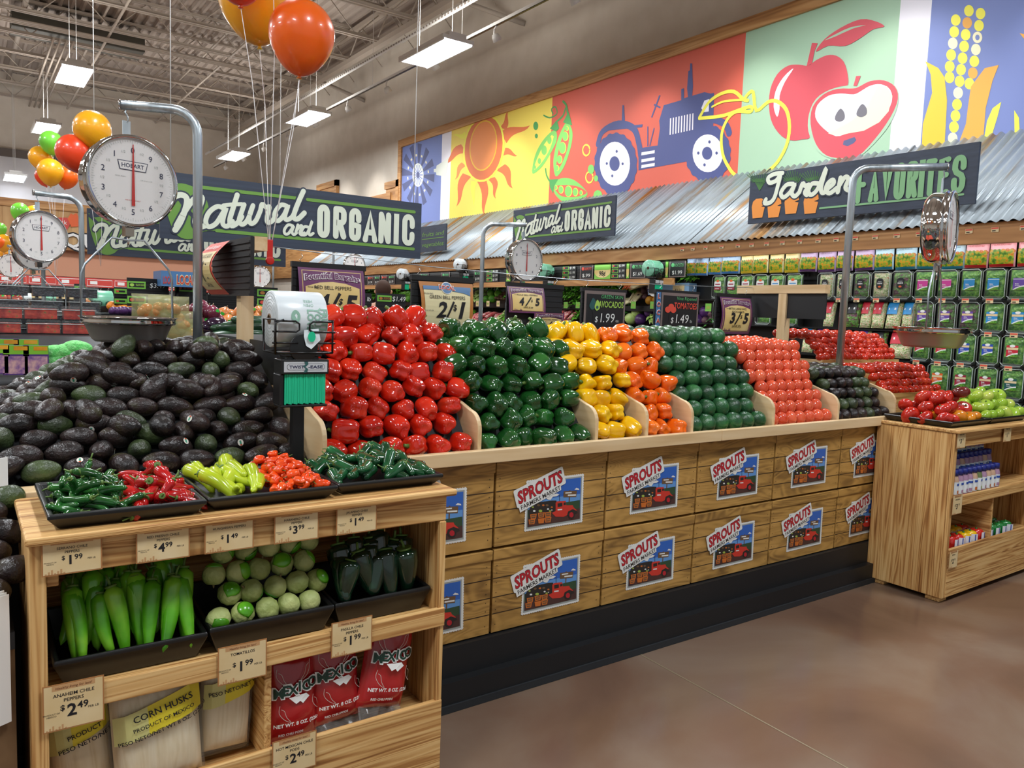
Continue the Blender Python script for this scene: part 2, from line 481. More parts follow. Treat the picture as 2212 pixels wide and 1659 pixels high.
# girder along the right wall and bridging lines
q = MB()
for z in (6.44, 6.98): q.bb((6.42, -7, z - .045), (6.54, BY, z + .045))
for k in range(24): q.tube([(6.48, -6 + k * 1.25, 6.44), (6.48, -5.4 + k * 1.25, 6.98)], .016, 5); q.tube([(6.48, -5.4 + k * 1.25, 6.98), (6.48, -4.75 + k * 1.25, 6.44)], .016, 5)
q.build('girder', 'joist_paint', ceil)
q = MB()
for x in (-5.2, -2.6, 0.2, 2.4, 4.55):
    q.bb((x - .018, -7, 6.47), (x + .018, BY, 6.5)); q.bb((x - .018, -7, 7.0), (x + .018, BY, 7.03))
q.build('bridging', 'joist_paint', ceil)
q = MB()
for k in range(3): q.tube([(-12, 16.9 + .09 * k, 6.42), (6.4, 16.9 + .09 * k, 6.42)], .022, 6)
for k in range(4): q.tube([(1.55 + .11 * k, 17.5, 6.4), (1.55 + .11 * k, BY, 6.4)], .02, 6)
q.tube([(1.1, -4, 6.93), (1.1, BY, 6.93)], .05, 8)
q.build('conduit', 'joist_paint', ceil)
q = MB(); q.bb((1.6, 14.3, DZ - .03), (3.3, 15.2, DZ - .004)); q.bb((.9, 17.9, 6.6), (3.2, 18.6, 6.95)); flat('duct_dark', '4f4d44', .6); q.build('roof_hatch', 'duct_dark', ceil)
# wide wind brace plates on the wall side
q = MB()
for y in (6.1, 12.0, 18.0): q.tube([(6.5, y, 6.9), (WX, y - 1.6, 6.1)], .05, 4)
q.build('brace', 'joist_paint', ceil)
# ------------------------------------------------------------------ back wall dressing
fb = Fr((0, BY - .02, 0), (1, 0, 0), (0, 0, 1))
q = MB()
def bx(a0, b0, a1, b1, dy, m=0, yy=BY): q.bb((a0, yy - dy, b0), (a1, yy, b1), m)
bx(-12, 0, WX, 3.82, .10, 0); q.build('wainscot_board', 'cedar_x') if False else None
# soffit with wooden fascia, salmon band, and red price rail (Y=20)
SY = 19.0
noisy('pine_boards', [(0.3, 'c0915a'), (0.7, 'd9b27c')], 6, 0.55, stretch=(1, 1, .1))
q = MB(); q.bb((-12, SY, 2.55), (4.9, SY + .2, 3.5), 0)
for k in range(40):
    q.bb((-4.9 + .245 * k, SY - .012, 2.62), (-4.9 + .245 * k + .225, SY, 3.36), 0)
q.bb((-12, SY - .05, 3.34), (4.95, SY, 3.5), 1); q.bb((-12, SY - .05, 2.53), (4.95, SY, 2.62), 1)
o = q.build('sign_soffit', ['pine_boards', 'cedar_x']); tag(o, 'long pine board soffit band under the white back wall', 'soffit')
fs = Fr((0, SY - .055, 0), (1, 0, 0), (0, 0, 1))
flat('orange_print', 'e5642c', .5); flat('red_print', 'd0443a', .5)
q = MB()
pts = [(117, 470), (145, 470), (152, 483), (140, 506), (118, 508)]
poly(q, fs, [fs.px(*p) for p in pts], 0, .004)
poly(q, fs, [fs.px(*p) for p in [(146, 472), (153, 461), (158, 464), (165, 460), (170, 470), (172, 489), (154, 490)]], 1, .004)
a = fs.px(128, 484); text(q, fs, 'Snack', a[0], a[1], .09, 2, w=.006)
a = fs.px(158, 532); 
for i, ch in enumerate(['Q', 'U', 'A', 'L', 'I', 'T', 'Y']):
    text(q, fs, ch, a[0] + i * .33, a[1] - .02, .3, 2, w=.006, bold=.02)
    text(q, fs, ch, a[0] + i * .33, a[1] - .035, .33, 3, w=.004, bold=.05)
o = q.build('snack_sign', ['red_print', 'orange_print', 'white', 'ink']); tag(o, 'red and orange arrow sign and white lettering on the pine soffit', 'sign')
q = MB(); q.bb((-12, SY + .2, 1.95), (4.9, SY + .3, 2.55), 0); o = q.build('wall_salmon', 'salmon_wall'); o.name = 'trim_2'; tag(o, kind='structure')
q = MB(); q.bb((-12, SY + .3, 3.3), (5.2, BY, 3.42)); o = q.build('trim_3', 'wall_white'); tag(o, kind='structure')
# pale upper part of the back wall below a dark rail
q = MB(); q.bb((-12, BY - .03, 3.4), (4.6, BY - .001, 5.05), 0); tag(q.build('trim_4', 'wall_white'), kind='structure')
q = MB(); q.bb((-12, BY - .12, 5.05), (2.2, BY - .03, 5.25), 0); flat('rail_dark', '6b625b', .6); tag(q.build('trim_5', 'rail_dark'), kind='structure')
# ------------------------------------------------------------------ MURAL on the right wall
fm = Fr((WX - .035, 0, 0), (0, -1, 0), (0, 0, 1))
P = lambda x, y: fm.px(x, y)
ZT, ZB = 4.80, 3.16
u = lambda x, y: fm.px(x, y)[0]
U0, U1, U2, U3, U4, U5, U6, U7 = u(868, 400), u(953, 380), u(973, 380), u(1189, 330), u(1602, 230), u(1933, 170), u(2000, 170), 1.5
for nm, c in (('m_blue', '7483bb'), ('m_white', 'e9e6ee'), ('m_yellow', 'f4d95c'), ('m_red', 'd4604c'), ('m_sage', 'a3c4a6'), ('m_orange', 'ee8f4a'), ('m_dorange', 'dd7440'), ('m_lyellow', 'f3ea4e'), ('m_green', '7cc560'), ('m_dgreen', '4c9a52'), ('m_navy', '4a5287'), ('m_slate', '545a80'), ('m_crimson', 'cf4f5a'), ('m_cream', 'f0e8bf'), ('m_grey', '6d6a72'), ('m_gold', 'f0c238'), ('m_corn', 'e9a745'), ('m_cloud', 'dfe4d8')):
    flat(nm, c, .6)
MM = ['m_blue', 'm_white', 'm_yellow', 'm_red', 'm_sage', 'm_orange', 'm_dorange', 'm_lyellow', 'm_green', 'm_dgreen', 'm_navy', 'm_slate', 'm_crimson', 'm_cream', 'm_grey', 'm_gold', 'm_corn', 'm_cloud']
I = {n[2:]: i for i, n in enumerate(MM)}
q = MB()
q.bb((WX - .034, -U0, ZB - .1), (WX, -U7, ZT), I['blue'])
for a, b_, c in ((U0, U1, 'blue'), (U1, U2, 'white'), (U2, U3, 'yellow'), (U3, U4, 'red'), (U4, U5, 'sage'), (U5, U6, 'white'), (U6, U7, 'blue')):
    rect(q, fm, a, ZB, b_, ZT, I[c], .001)
def C2(x, y): return (740 + x / 2.989, y / 2.989)      # zoomed crop coordinates -> photograph
def C3(x, y): return (1472 + x / 2.989, y / 2.989)
def MP(pts, c, w, cf=C2, sm=0, closed=True):
    pp = [fm.px(*cf(*p)) for p in pts]
    if sm: pp = smooth2(pp, sm, True)
    pp = [(a, min(max(b_, ZB), ZT)) for a, b_ in pp]
    poly(q, fm, pp, I[c], w)
def ME(cx, cy, rx, ry, c, w, cf=C2, rot=0, n=28):
    MP(ell(cx, cy, rx, ry, n, rot), c, w, cf)
def ML(pts, wd, c, w, cf=C2, sm=4, closed=False):
    pp = [fm.px(*cf(*p)) for p in pts]
    if sm: pp = smooth2(pp, sm, closed)
    pp = [(a, min(max(b_, ZB + .01), ZT - .01)) for a, b_ in pp]
    ribbon(q, fm, pp, wd, I[c], w, closed=closed)
# windmill
cx, cy = 488, 1130
for k in range(12):
    a = 2 * pi * k / 12 + .1
    pl = []
    for r, da in ((60, -.12), (205, -.13), (205, .13), (60, .12)):
        pl.append((cx + r * .52 * sin(a + da) * 1.0, cy - r * cos(a + da)))
    MP(pl, 'slate', .002)
for k in range(12):
    a = 2 * pi * k / 12 + .36
    pl = [(cx + r * .52 * sin(a + da), cy - r * cos(a + da)) for r, da in ((122, -.07), (136, -.07), (136, .07), (122, .07))]
    MP(pl, 'cream', .0025)
ME(cx, cy, 36, 76, 'cloud', .003); 
for k in range(16):
    a = 2 * pi * k / 16
    ML([(cx + 16 * .5 * sin(a), cy - 20 * cos(a)), (cx + 64 * .46 * sin(a), cy - 66 * cos(a))], .02, 'blue', .0035, sm=0)
ME(cx, cy, 10, 20, 'slate', .004)
MP([(590, 1092), (604, 1090), (608, 1070), (660, 1035), (686, 1015), (668, 1140), (606, 1130), (604, 1112), (590, 1112)], 'cloud', .003)
# sun
def flame(bx_, by_, tx, ty, wv, bend, c):
    dx, dy = tx - bx_, ty - by_; l = math.hypot(dx, dy); nx, ny = -dy / l, dx / l
    L, Q = [], []
    for i in range(9):
        t = i / 8; off = bend * sin(t * pi * 1.7); w_ = wv * (1 - t) ** .8
        x_, y_ = bx_ + dx * t + nx * off, by_ + dy * t + ny * off
        L.append((x_ + nx * w_, y_ + ny * w_)); Q.append((x_ - nx * w_, y_ - ny * w_))
    MP(L + Q[::-1], c, .002)
for t_ in [(1035, 830, 1075, 720, 22, 8, 'dorange'), (1040, 890, 1205, 800, 40, -14, 'dorange'), (1045, 980, 1130, 1000, 26, -8, 'dorange'), (1020, 1080, 1110, 1210, 36, -16, 'dorange'), (960, 1150, 1000, 1280, 24, -14, 'dorange'),
           (900, 1170, 925, 1390, 30, -12, 'dorange'), (850, 1170, 840, 1330, 18, 6, 'lyellow'), (805, 1130, 725, 1330, 30, 14, 'dorange'), (785, 1060, 720, 1155, 20, 10, 'orange'), (785, 960, 655, 1045, 34, 14, 'dorange'), (795, 870, 715, 880, 20, -8, 'lyellow')]:
    flame(*t_)
ME(912, 955, 132, 222, 'lyellow', .003, rot=.12); ME(912, 955, 121, 208, 'dorange', .0035, rot=.12)
ME(910, 940, 88, 165, 'gold', .004, rot=.12); ME(910, 940, 82, 156, 'orange', .0045, rot=.12)
# peas
ME(1248, 813, 16, 27, 'dgreen', .002); ME(1252, 878, 10, 15, 'dgreen', .002)
MP([(1370, 840), (1300, 900), (1245, 1000), (1226, 1120), (1290, 1075), (1350, 980), (1385, 900)], 'green', .003, sm=4)
MP([(1365, 865), (1305, 930), (1255, 1030), (1240, 1095), (1290, 1045), (1340, 960)], 'yellow', .0035, sm=4)
for x_, y_, r1 in ((1337, 905, 17), (1303, 970, 21), (1272, 1040, 13), (1244, 1080, 8), (1362, 868, 8)): ME(x_, y_, r1 * .85, r1 * 1.5, 'green', .004)
MP([(1452, 790), (1420, 830), (1385, 920), (1362, 1040), (1378, 1140), (1430, 1080), (1475, 950), (1485, 850)], 'green', .003, sm=4)
MP([(1448, 815), (1415, 900), (1390, 1000), (1382, 1100), (1420, 1050), (1455, 950), (1465, 860)], 'red', .0035, sm=4)
for x_, y_, r1 in ((1450, 830, 10), (1440, 880, 19), (1422, 955, 24), (1403, 1030, 17), (1388, 1085, 11)): ME(x_, y_, r1 * .9 + 2, r1 * 1.5 + 2, 'lyellow', .004); ME(x_ - 2, y_, r1 * .9, r1 * 1.5, 'green', .0045)
MP([(1460, 720), (1425, 790), (1450, 800), (1484, 810)], 'dgreen', .004); MP([(1385, 775), (1340, 830), (1380, 850), (1400, 830)], 'dgreen', .004)
ML([(1455, 735), (1445, 680), (1425, 655)], .035, 'dgreen', .004); ML([(1390, 780), (1425, 745), (1440, 700)], .03, 'dgreen', .004)
ML([(1300, 745), (1340, 760), (1385, 735), (1375, 690), (1350, 705), (1360, 735)], .022, 'dgreen', .0035)
MP([(1368, 1180), (1420, 1150), (1500, 1165), (1582, 1245), (1540, 1285), (1440, 1308), (1385, 1270), (1362, 1225)], 'green', .003, sm=4)
MP([(1365, 1205), (1440, 1195), (1520, 1205), (1578, 1245), (1500, 1272), (1420, 1268), (1385, 1240)], 'red', .0035, sm=4)
for x_, y_, r1 in ((1380, 1212, 10), (1412, 1225, 17), (1460, 1235, 24), (1505, 1240, 18), (1541, 1245, 11)): ME(x_, y_, r1, r1 * 1.5, 'lyellow', .004); ME(x_ - 2, y_, r1 - 2, r1 * 1.5 - 3, 'green', .0045)
MP([(1395, 1155), (1335, 1160), (1340, 1210), (1360, 1250), (1368, 1200)], 'dgreen', .004); ML([(1335, 1165), (1318, 1130), (1312, 1090)], .03, 'dgreen', .004)
for x_, y_ in ((1575, 970), (1595, 1145)): ML(ell(x_, y_, 23, 35, 18), .024, 'lyellow', .004, sm=0)
ME(1606, 1093, 20, 30, 'green', .005); ME(1638, 1152, 13, 20, 'green', .005); ME(1650, 1262, 28, 34, 'green', .005)
# tractor
def wheel(cx, cy, rx, ry, cf):
    pl = []
    for k in range(72):
        a = 2 * pi * k / 72; f_ = 1.0 if (k // 2) % 2 else .965
        pl.append((cx + rx * f_ * cos(a), cy + ry * f_ * sin(a)))
    MP(pl, 'navy', .004, cf)
ML([(1650, 930), (1680, 850), (1780, 800), (1880, 830), (1915, 930), (1925, 1000)], .09, 'navy', .0035)
wheel(1765, 1060, 140, 205, C2)
ME(1760, 1057, 98, 142, 'white', .005); ME(1758, 1057, 33, 48, 'navy', .0055)
for a, b_ in ((1772, 978), (1708, 1056), (1810, 1058), (1743, 1136)): ME(a, b_, 7, 9, 'navy', .0055)
MP([(1808, 680), (1818, 680), (1826, 810), (1802, 815)], 'navy', .004); MP([(1680, 828), (1940, 803), (1935, 822), (1690, 845)], 'navy', .004)
MP([(1912, 960), (1960, 950), (2035, 940), (2050, 830), (2045, 780), (2075, 680), (2212, 640), (2400, 600), (2390, 1010), (2212, 1045), (1912, 1100)], 'navy', .0035)
MP([(2045, 615), (2054, 617), (2000, 760), (1993, 757)], 'navy', .004); MP([(2015, 670), (2055, 690), (2050, 700), (2010, 680)], 'navy', .004)
ML([(1972, 940), (1972, 820)], .018, 'navy', .004, sm=0); ML([(1985, 940), (2012, 830)], .018, 'navy', .004, sm=0)
for y_ in (970, 1015, 1052): MP([(1932, y_ + 14), (2018, y_), (2016, y_ + 20), (1930, y_ + 34)], 'white', .005)
def C2b(x, y): return C2(x, y)
for k in range(9): MP([(2116 + k * 18, 765 - k * 4), (2124 + k * 18, 763 - k * 4), (2121 + k * 18, 870 - k * 4), (2113 + k * 18, 872 - k * 4)], 'white', .005)
MP([(0, 640), (150, 595), (190, 605), (200, 640), (195, 760), (150, 780), (120, 860), (30, 960), (0, 1000)], 'navy', .0035, C3)
MP([(58, 410), (70, 410), (72, 460), (76, 560), (70, 630), (45, 640), (38, 570), (46, 460), (56, 455)], 'navy', .004, C3); MP([(0, 575), (18, 570), (18, 640), (0, 640)], 'navy', .004, C3)
ML([(105, 800), (190, 770), (280, 800), (310, 860)], .08, 'navy', .0035, C3)
wheel(172, 990, 150, 188, C3); ME(172, 990, 98, 122, 'white', .005, C3); ME(168, 990, 33, 42, 'navy', .0055, C3)
for a, b_ in ((183, 917), (111, 989), (229, 989), (151, 1065)): ME(a, b_, 8, 10, 'navy', .0055, C3)
MP([(130, 700), (150, 650), (182, 640), (178, 720), (150, 725)], 'white', .005, C3)
# yellow outline apple
ML([(118, 765), (170, 760), (280, 745), (440, 690), (448, 722), (360, 720), (300, 770), (262, 870), (270, 1000), (320, 1100), (360, 1138)], .04, 'lyellow', .007, C3)
ML([(118, 760), (180, 660), (260, 605), (340, 592), (400, 640), (430, 650)], .04, 'lyellow', .007, C3)
ML([(200, 690), (280, 655), (420, 645)], .025, 'lyellow', .007, C3)
ML([(410, 640), (430, 610), (465, 595), (485, 715), (560, 660), (620, 655), (680, 710), (700, 820), (680, 940), (620, 1050), (550, 1115)], .04, 'lyellow', .007, C3, sm=3)
# apples
MP([(820, 425), (760, 418), (690, 425), (620, 480), (575, 580), (568, 700), (590, 800), (650, 880), (720, 908), (780, 900), (830, 888), (820, 800), (850, 700), (930, 600), (1020, 560), (1075, 550), (1075, 480), (1050, 400), (1000, 360), (940, 358), (870, 390)], 'crimson', .005, C3, sm=3)
MP([(810, 430), (845, 278), (882, 280), (862, 330), (845, 410)], 'crimson', .006, C3)
MP([(726, 442), (660, 500), (610, 590), (598, 690), (620, 755), (636, 700), (636, 620), (670, 530)], 'white', .006, C3, sm=3)
MP([(870, 335), (925, 255), (1030, 180), (1160, 125), (1260, 140), (1312, 172), (1240, 190), (1160, 245), (1060, 298), (950, 296)], 'crimson', .006, C3, sm=3)
MP([(925, 262), (1010, 215), (1100, 175), (1195, 163), (1110, 185), (1000, 235)], 'sage', .0065, C3, sm=2)
MP([(1075, 553), (960, 580), (870, 640), (825, 740), (822, 850), (870, 960), (940, 1015), (1050, 1030), (1160, 1005), (1290, 880), (1370, 760), (1405, 640), (1385, 560), (1320, 520), (1240, 525), (1160, 560)], 'sage', .0055, C3, sm=3)
MP([(1110, 572), (1010, 575), (920, 610), (850, 690), (836, 800), (870, 930), (940, 1005), (1040, 1022), (1140, 1010), (1250, 900), (1350, 760), (1400, 640), (1380, 560), (1310, 520), (1220, 525), (1150, 560)], 'crimson', .006, C3, sm=3)
MP([(1115, 610), (1030, 605), (950, 620), (880, 680), (868, 760), (920, 830), (1000, 880), (1080, 860), (1180, 840), (1300, 760), (1360, 660), (1350, 580), (1290, 545), (1220, 555), (1160, 590)], 'white', .0065, C3, sm=3)
MP([(950, 862), (1100, 780), (1200, 690), (1272, 548), (1330, 558), (1365, 620), (1340, 720), (1280, 790), (1180, 845), (1080, 862), (1010, 880)], 'cream', .007, C3)
MP([(1030, 702), (1000, 740), (995, 775), (1025, 787), (1055, 770), (1055, 730)], 'grey', .0075, C3, sm=3); MP([(1170, 672), (1140, 710), (1134, 745), (1165, 758), (1198, 740), (1198, 700)], 'grey', .0075, C3, sm=3)
MP([(1130, 492), (1160, 490), (1135, 555), (1112, 555)], 'crimson', .006, C3)
MP([(1050, 910), (1120, 885), (1132, 905), (1115, 925), (1075, 945), (1045, 935)], 'slate', .007, C3)
# corn
for i, (x_, y_) in enumerate([(1857, 70), (1932, 88), (1772, 130), (1846, 148), (1922, 166), (1762, 206), (1836, 224), (1912, 242), (1753, 280), (1826, 300), (1902, 320), (1742, 355), (1816, 376), (1892, 396), (1733, 430), (1806, 450), (1882, 472), (1732, 500), (1797, 525), (1860, 540), (1787, 600), (1780, 675), (1770, 748), (1760, 820), (1752, 893)]):
    ME(x_, y_, 31, 37, 'corn' if i in (3, 16) else ('cream' if i in (7, 8, 10, 20, 24) else 'lyellow'), .002, C3)
ME(1912, 242, 14, 18, 'blue', .0025, C3)
MP([(1576, 396), (1660, 440), (1700, 500), (1716, 650), (1700, 940), (1552, 960), (1560, 800), (1620, 600), (1610, 480)], 'gold', .003, C3)
MP([(2050, 420), (1960, 440), (1870, 560), (1850, 700), (1838, 800), (1795, 915), (1950, 900), (1965, 700), (2010, 520)], 'corn', .003, C3)
MP([(2066, 658), (2010, 700), (1975, 780), (1955, 895), (2000, 890), (2040, 760)], 'lyellow', .003, C3)
MP([(2150, 712), (2180, 760), (2185, 850), (2152, 856)], 'lyellow', .003, C3); MP([(2185, 215), (2212, 220), (2300, 300), (2212, 250)], 'corn', .003, C3)
mur = q.build('wall_mural', MM)
tag(mur, 'long painted farm mural with sun, peas, tractor, apples and corn', 'mural')
for i, (y0, y1, z0, z1) in enumerate([(-1.5, -U0 + .14, ZT - .0, ZT + .15), (-U0 + .0, -U0 + .14, ZB - .4, ZT)]):
    q = MB(); q.bb((WX - .07, y0, z0), (WX, y1, z1)); tag(q.build('trim_%d' % (6 + i), 'cedar'), kind='structure')
# wooden panels further down the right wall
for i, (pa, pb) in enumerate([((834, 395), (861, 440)), ((728, 388), (686, 440))]):
    a = atx(*pa, WX - .05); b_ = atx(*pb, WX - .05)
    q = MB(); y0, y1 = sorted((a.y, b_.y)); zt = a.z if i else a.z
    q.bb((WX - .05, y0, 2.2), (WX, y1 + (0 if i else .0), zt - .14)); q.bb((WX - .08, y0 - .02, zt - .14), (WX, y1 + .02, zt)); q.bb((WX - .08, y0 - .02, 2.2), (WX, y0 + .1, zt))
    tag(q.build('trim_%d' % (8 + i), 'cedar'), kind='structure')
q = MB(); q.bb((WX - .08, 14.9, 2.3), (WX, 24, 3.95)); tag(q.build('trim_10', 'cedar'), kind='structure')
# ------------------------------------------------------------------ CANOPY
def canopy_mat():
    m, nt, b = base('rusty_corrugated', .42, metal=.35)
    tc = node(nt, 'ShaderNodeTexCoord'); mp = node(nt, 'ShaderNodeMapping'); mp.inputs['Scale'].default_value = (.25, 3.2, .25)
    nt.links.new(tc.outputs['Object'], mp.inputs['Vector'])
    n = node(nt, 'ShaderNodeTexNoise'); n.inputs['Scale'].default_value = 1.1; n.inputs['Detail'].default_value = 6; n.inputs['Roughness'].default_value = .65
    nt.links.new(mp.outputs[0], n.inputs['Vector'])
    r = ramp(nt, [(.28, '86592a'), (.36, 'a97c45'), (.42, '8b8276'), (.47, '98a2a8'), (.56, 'aab5bc'), (.64, '939ea4'), (.70, 'b39a66'), (.78, '857562')])
    nt.links.new(n.outputs['Fac'], r.inputs[0]); nt.links.new(r.outputs[0], b.inputs['Base Color'])
canopy_mat()
CB, CT = Vector((6.1, 0, 2.30)), Vector((WX - .03, 0, 3.22))
sl = (CT - CB); cn = Vector((-sl.z, 0, sl.x)).normalized()
q = MB(); Y0c, Y1c = -1.5, 17.0; n = int((Y1c - Y0c) / .0127)
vs = []
for row in range(2):
    for i in range(n + 1):
        y = Y0c + (Y1c - Y0c) * i / n
        p = (CB if row == 0 else CT) + cn * (.011 * sin(2 * pi * y / .076)); vs.append((p.x, y, p.z))
q.add(vs, [(i, i + 1, n + 2 + i, n + 1 + i) for i in range(n)], 0, True)
can = q.build('canopy_roof', 'rusty_corrugated'); so = can.modifiers.new('s', 'SOLIDIFY'); so.thickness = .003
tag(can, 'sloping corrugated metal canopy with rust streaks below the mural', 'canopy')
q = MB()
for y in [2.35 + 1.6 * k for k in range(9)]: 
    p, p2 = CB + cn * .0135, CT + cn * .0135
    q.add([(p.x, y, p.z), (p.x, y + .008, p.z), (p2.x, y + .008, p2.z), (p2.x, y, p2.z)], [(0, 1, 2, 3)])
flat('seam_dark', '3a3632', .6); q.build('seam', 'seam_dark', can)
q = MB(); q.bb((6.14, -1.5, 2.15), (6.2, 17, 2.30), 0); q.bb((6.2, -1.5, 2.24), (7.4, 17, 2.26), 0); bm_ = q.build('canopy_beam', 'cedar'); bm_.parent = can
# ------------------------------------------------------------------ LIGHTS
flat('lamp_lit', 'ffffff', .5, emit='eef4ff', es=9.0)
flat('lamp_white', 'dcdad6', .5)
def highbay():
    t = thing('highbay_light', 'x', 'ceiling light')
    q = MB(); q.bb((-.21, -.6, 0), (.21, .6, .012)); q.build('diffuser', 'lamp_lit', t)
    q = MB(); q.bb((-.235, -.62, .0125), (.235, .62, .06)); q.bb((-.13, -.6, .06), (.13, .6, .12))
    for a in (-.222, .222): q.bb((a - .01, -.62, -.012), (a + .01, .62, .012))
    q.build('housing', 'lamp_white', t)
    for y in (-.45, .45): q = MB(); q.tube([(0, y, .12), (0, y, 2.17)], .004, 5); q.build('hanger_wire', 'lamp_white', t)
    return t
h0 = highbay(); first = True
ALU = bpy.data.lights.new('highbay_up', 'AREA'); ALU.shape = 'RECTANGLE'; ALU.size = .4; ALU.size_y = 1.1; ALU.energy = UP_W; ALU.color = (1, .97, .93)
AL = bpy.data.lights.new('highbay', 'AREA'); AL.shape = 'RECTANGLE'; AL.size = .42; AL.size_y = 1.2; AL.energy = LIGHT_W; AL.color = (.93, .97, 1.0)
for xi, x in enumerate((-6.1, -2.28, 1.53, 5.34)):
    for yi in range(5):
        y = 0.0 + 4.8 * yi
        if x > 5: y += 0.0
        vis = (xi, yi) in ((3, 2), (3, 3), (3, 4), (2, 3), (2, 4))
        c = h0 if first else dup(h0); first = False
        c.location = (x, y, 5.0)
        c['group'] = 'rectangular high bay lights hanging from the ceiling'
        if vis:
            c['label'] = {(3, 2): 'largest lit rectangular light, hanging in front of the right wall', (3, 3): 'lit rectangular light beyond the largest one, right of the balloon strings', (3, 4): 'small far lit rectangular light left of the balloon strings, by the right wall', (2, 3): 'bright rectangular light at upper left of the picture above the scale', (2, 4): 'bright rectangular light above the green balloon at left'}[(xi, yi)]
        else:
            c['label'] = 'rectangular high bay light hanging outside the view of the photo'
        l = bpy.data.objects.new('lamp', AL); COL.objects.link(l); l.location = (x, y, 4.985)
        l = bpy.data.objects.new('uplight', ALU); COL.objects.link(l); l.location = (x, y, 5.14); l.rotation_euler = (pi, 0, 0)
c = dup(h0); c.location = (1.15, 23.0, 4.4); q = MB(); q.tube([(0, 0, .12), (0, 0, 2.76)], .005, 5); q.build('hanger_rod', 'lamp_white', c); c['label'] = 'farthest lit rectangular light, low at far left against the white wall'
# track with spots washing the mural
q = MB(); q.bb((5.98, -3, 5.40), (6.02, 23.5, 5.44), 0); q.bb((5.985, -3, 5.392), (6.015, 23.5, 5.40), 1)
for k in range(9): q.tube([(6, -2 + 3 * k, 5.44), (6, -2 + 3 * k, 6.9)], .005, 5)
tr = q.build('track_rail', ['lamp_white', 'black_metal']); tag(tr, 'long white lighting track hanging along the right wall', 'light track')
q = MB(); q.bb((5.75, -3, 5.72), (5.79, 23.5, 5.76), 0)
for k in range(200): q.bb((5.742, 5.0 + .09 * k, 5.73), (5.7505, 5.04 + .09 * k, 5.75), 1)
st = q.build('strut_channel', ['lamp_white', 'joist_shadow']); tag(st, 'slotted metal channel running above the lighting track', 'channel')
SP = bpy.data.lights.new('spot', 'SPOT'); SP.energy = SPOT_W; SP.spot_size = radians(62); SP.spot_blend = .75; SP.color = (1.0, .97, .93); SP.shadow_soft_size = .05
s0 = None
for k in range(15):
    y = -.8 + 1.65 * k + .2 * 0
    tgt = Vector((WX, y, 3.2)); src = Vector((6.0, y, 5.24)); d = (tgt - src).normalized()
    if s0 is None:
        s0 = thing('spot_light', 'x', 'spot light')
        q = MB(); mt = Matrix.Translation((0, 0, 0)) @ Vector((0, 0, 1)).rotation_difference(Vector((d.x, 0, d.z))).to_matrix().to_4x4()
        q.lathe([(.0, -.05), (.04, -.045), (.058, -.01), (.062, .05), (.056, .05), (.05, .02), (0, .018)], 16, 0, mt); q.build('can', 'lamp_white', s0)
        q = MB(); q.lathe([(0, .03), (.052, .03)], 16, 0, mt, False); flat('lens_dark', '4a5560', .15, metal=.6); q.build('lens', 'lens_dark', s0)
        q = MB(); q.tube([(0, 0, .15), (0, .05, .12), (0, .05, .03), (0, 0, 0)], .012, 6); q.build('yoke', 'lamp_white', s0); c = s0
    else: c = dup(s0)
    c.location = src; c['group'] = 'spotlights on the track by the mural'; c['label'] = 'small white track spotlight, %s one counting back from the viewer' % ordn(k)
    l = bpy.data.objects.new('spot_lamp', SP); COL.objects.link(l); l.location = src + d * .09
    l.rotation_euler = Vector((0, 0, -1)).rotation_difference(d).to_euler()
# ================================================================== PRODUCE SHAPES
def surf(fn, nu=22, nv=14):
    """closed surface: fn(theta, v in 0..1 top->bottom) -> (x,y,z)"""
    vs = [Vector(fn(0, 0.0))]
    for j in range(1, nv):
        for i in range(nu): vs.append(Vector(fn(2 * pi * i / nu, j / nv)))
    vs.append(Vector(fn(0, 1.0)))
    fs = []
    for i in range(nu):
        i2 = (i + 1) % nu
        fs.append((0, 1 + i, 1 + i2)); fs.append((len(vs) - 1, 1 + (nv - 2) * nu + i2, 1 + (nv - 2) * nu + i))
        for j in range(nv - 2):
            a = 1 + j * nu
            fs.append((a + i, a + nu + i, a + nu + i2, a + i2))
    return vs, fs
def bell(rad=.042, h=.088, lobes=4, seed=0, taper=.82):
    rn = random.Random(seed); ph = rn.uniform(0, 6.28); e1 = rn.uniform(.92, 1.1); bend = rn.uniform(-.12, .12); dp = rn.uniform(.15, .22)
    def fn(t, v):
        a = v * pi
        r = (abs(sin(a)) ** .66); z = cos(a)
        z = (1 if z > 0 else -1) * abs(z) ** .92
        k = 1 - (1 - taper) * v
        lob = 1 - dp * (0.5 + .5 * cos(lobes * t + ph)) ** 2 * (.35 + .9 * sin(a * .5) ** 2)
        z -= .24 * math.exp(-(r / .45) ** 2) * (1 if v < .5 else 0)
        z += (.24 * math.exp(-(r / .4) ** 2) + .07 * cos(lobes * t + ph) * sin(a)) * (1 if v > .5 else 0)
        rr = rad * r * k * lob
        return (rr * cos(t) * e1 + bend * rad * (z * z), rr * sin(t) / e1, z * h / 2)
    return surf(fn, 28, 16)
def ovoid(rad, h, pear=0.0, seed=0, rib=0, ribd=0, flat_=0):
    rn = random.Random(seed); ox = rn.uniform(-.06, .06)
    def fn(t, v):
        a = v * pi; r = sin(a); z = cos(a)
        k = 1 - pear * (z * .5 + .5) ** 1.4 * .55
        rb = 1 - ribd * (.5 + .5 * cos(rib * t)) ** 2 * r if rib else 1
        z2 = z - flat_ * math.exp(-(r / .35) ** 2) * (1 if z > 0 else -.5)
        n_ = 1 + ox * sin(2 * t + z * 2)
        return (rad * r * k * rb * n_ * cos(t), rad * r * k * rb * n_ * sin(t), z2 * h / 2)
    return surf(fn, 20, 13)
def mesh_obj(name, vf, mat, parent=None, smooth=True):
    q = MB(); q.add(vf[0], vf[1], 0, smooth); return q.build(name, mat, parent)
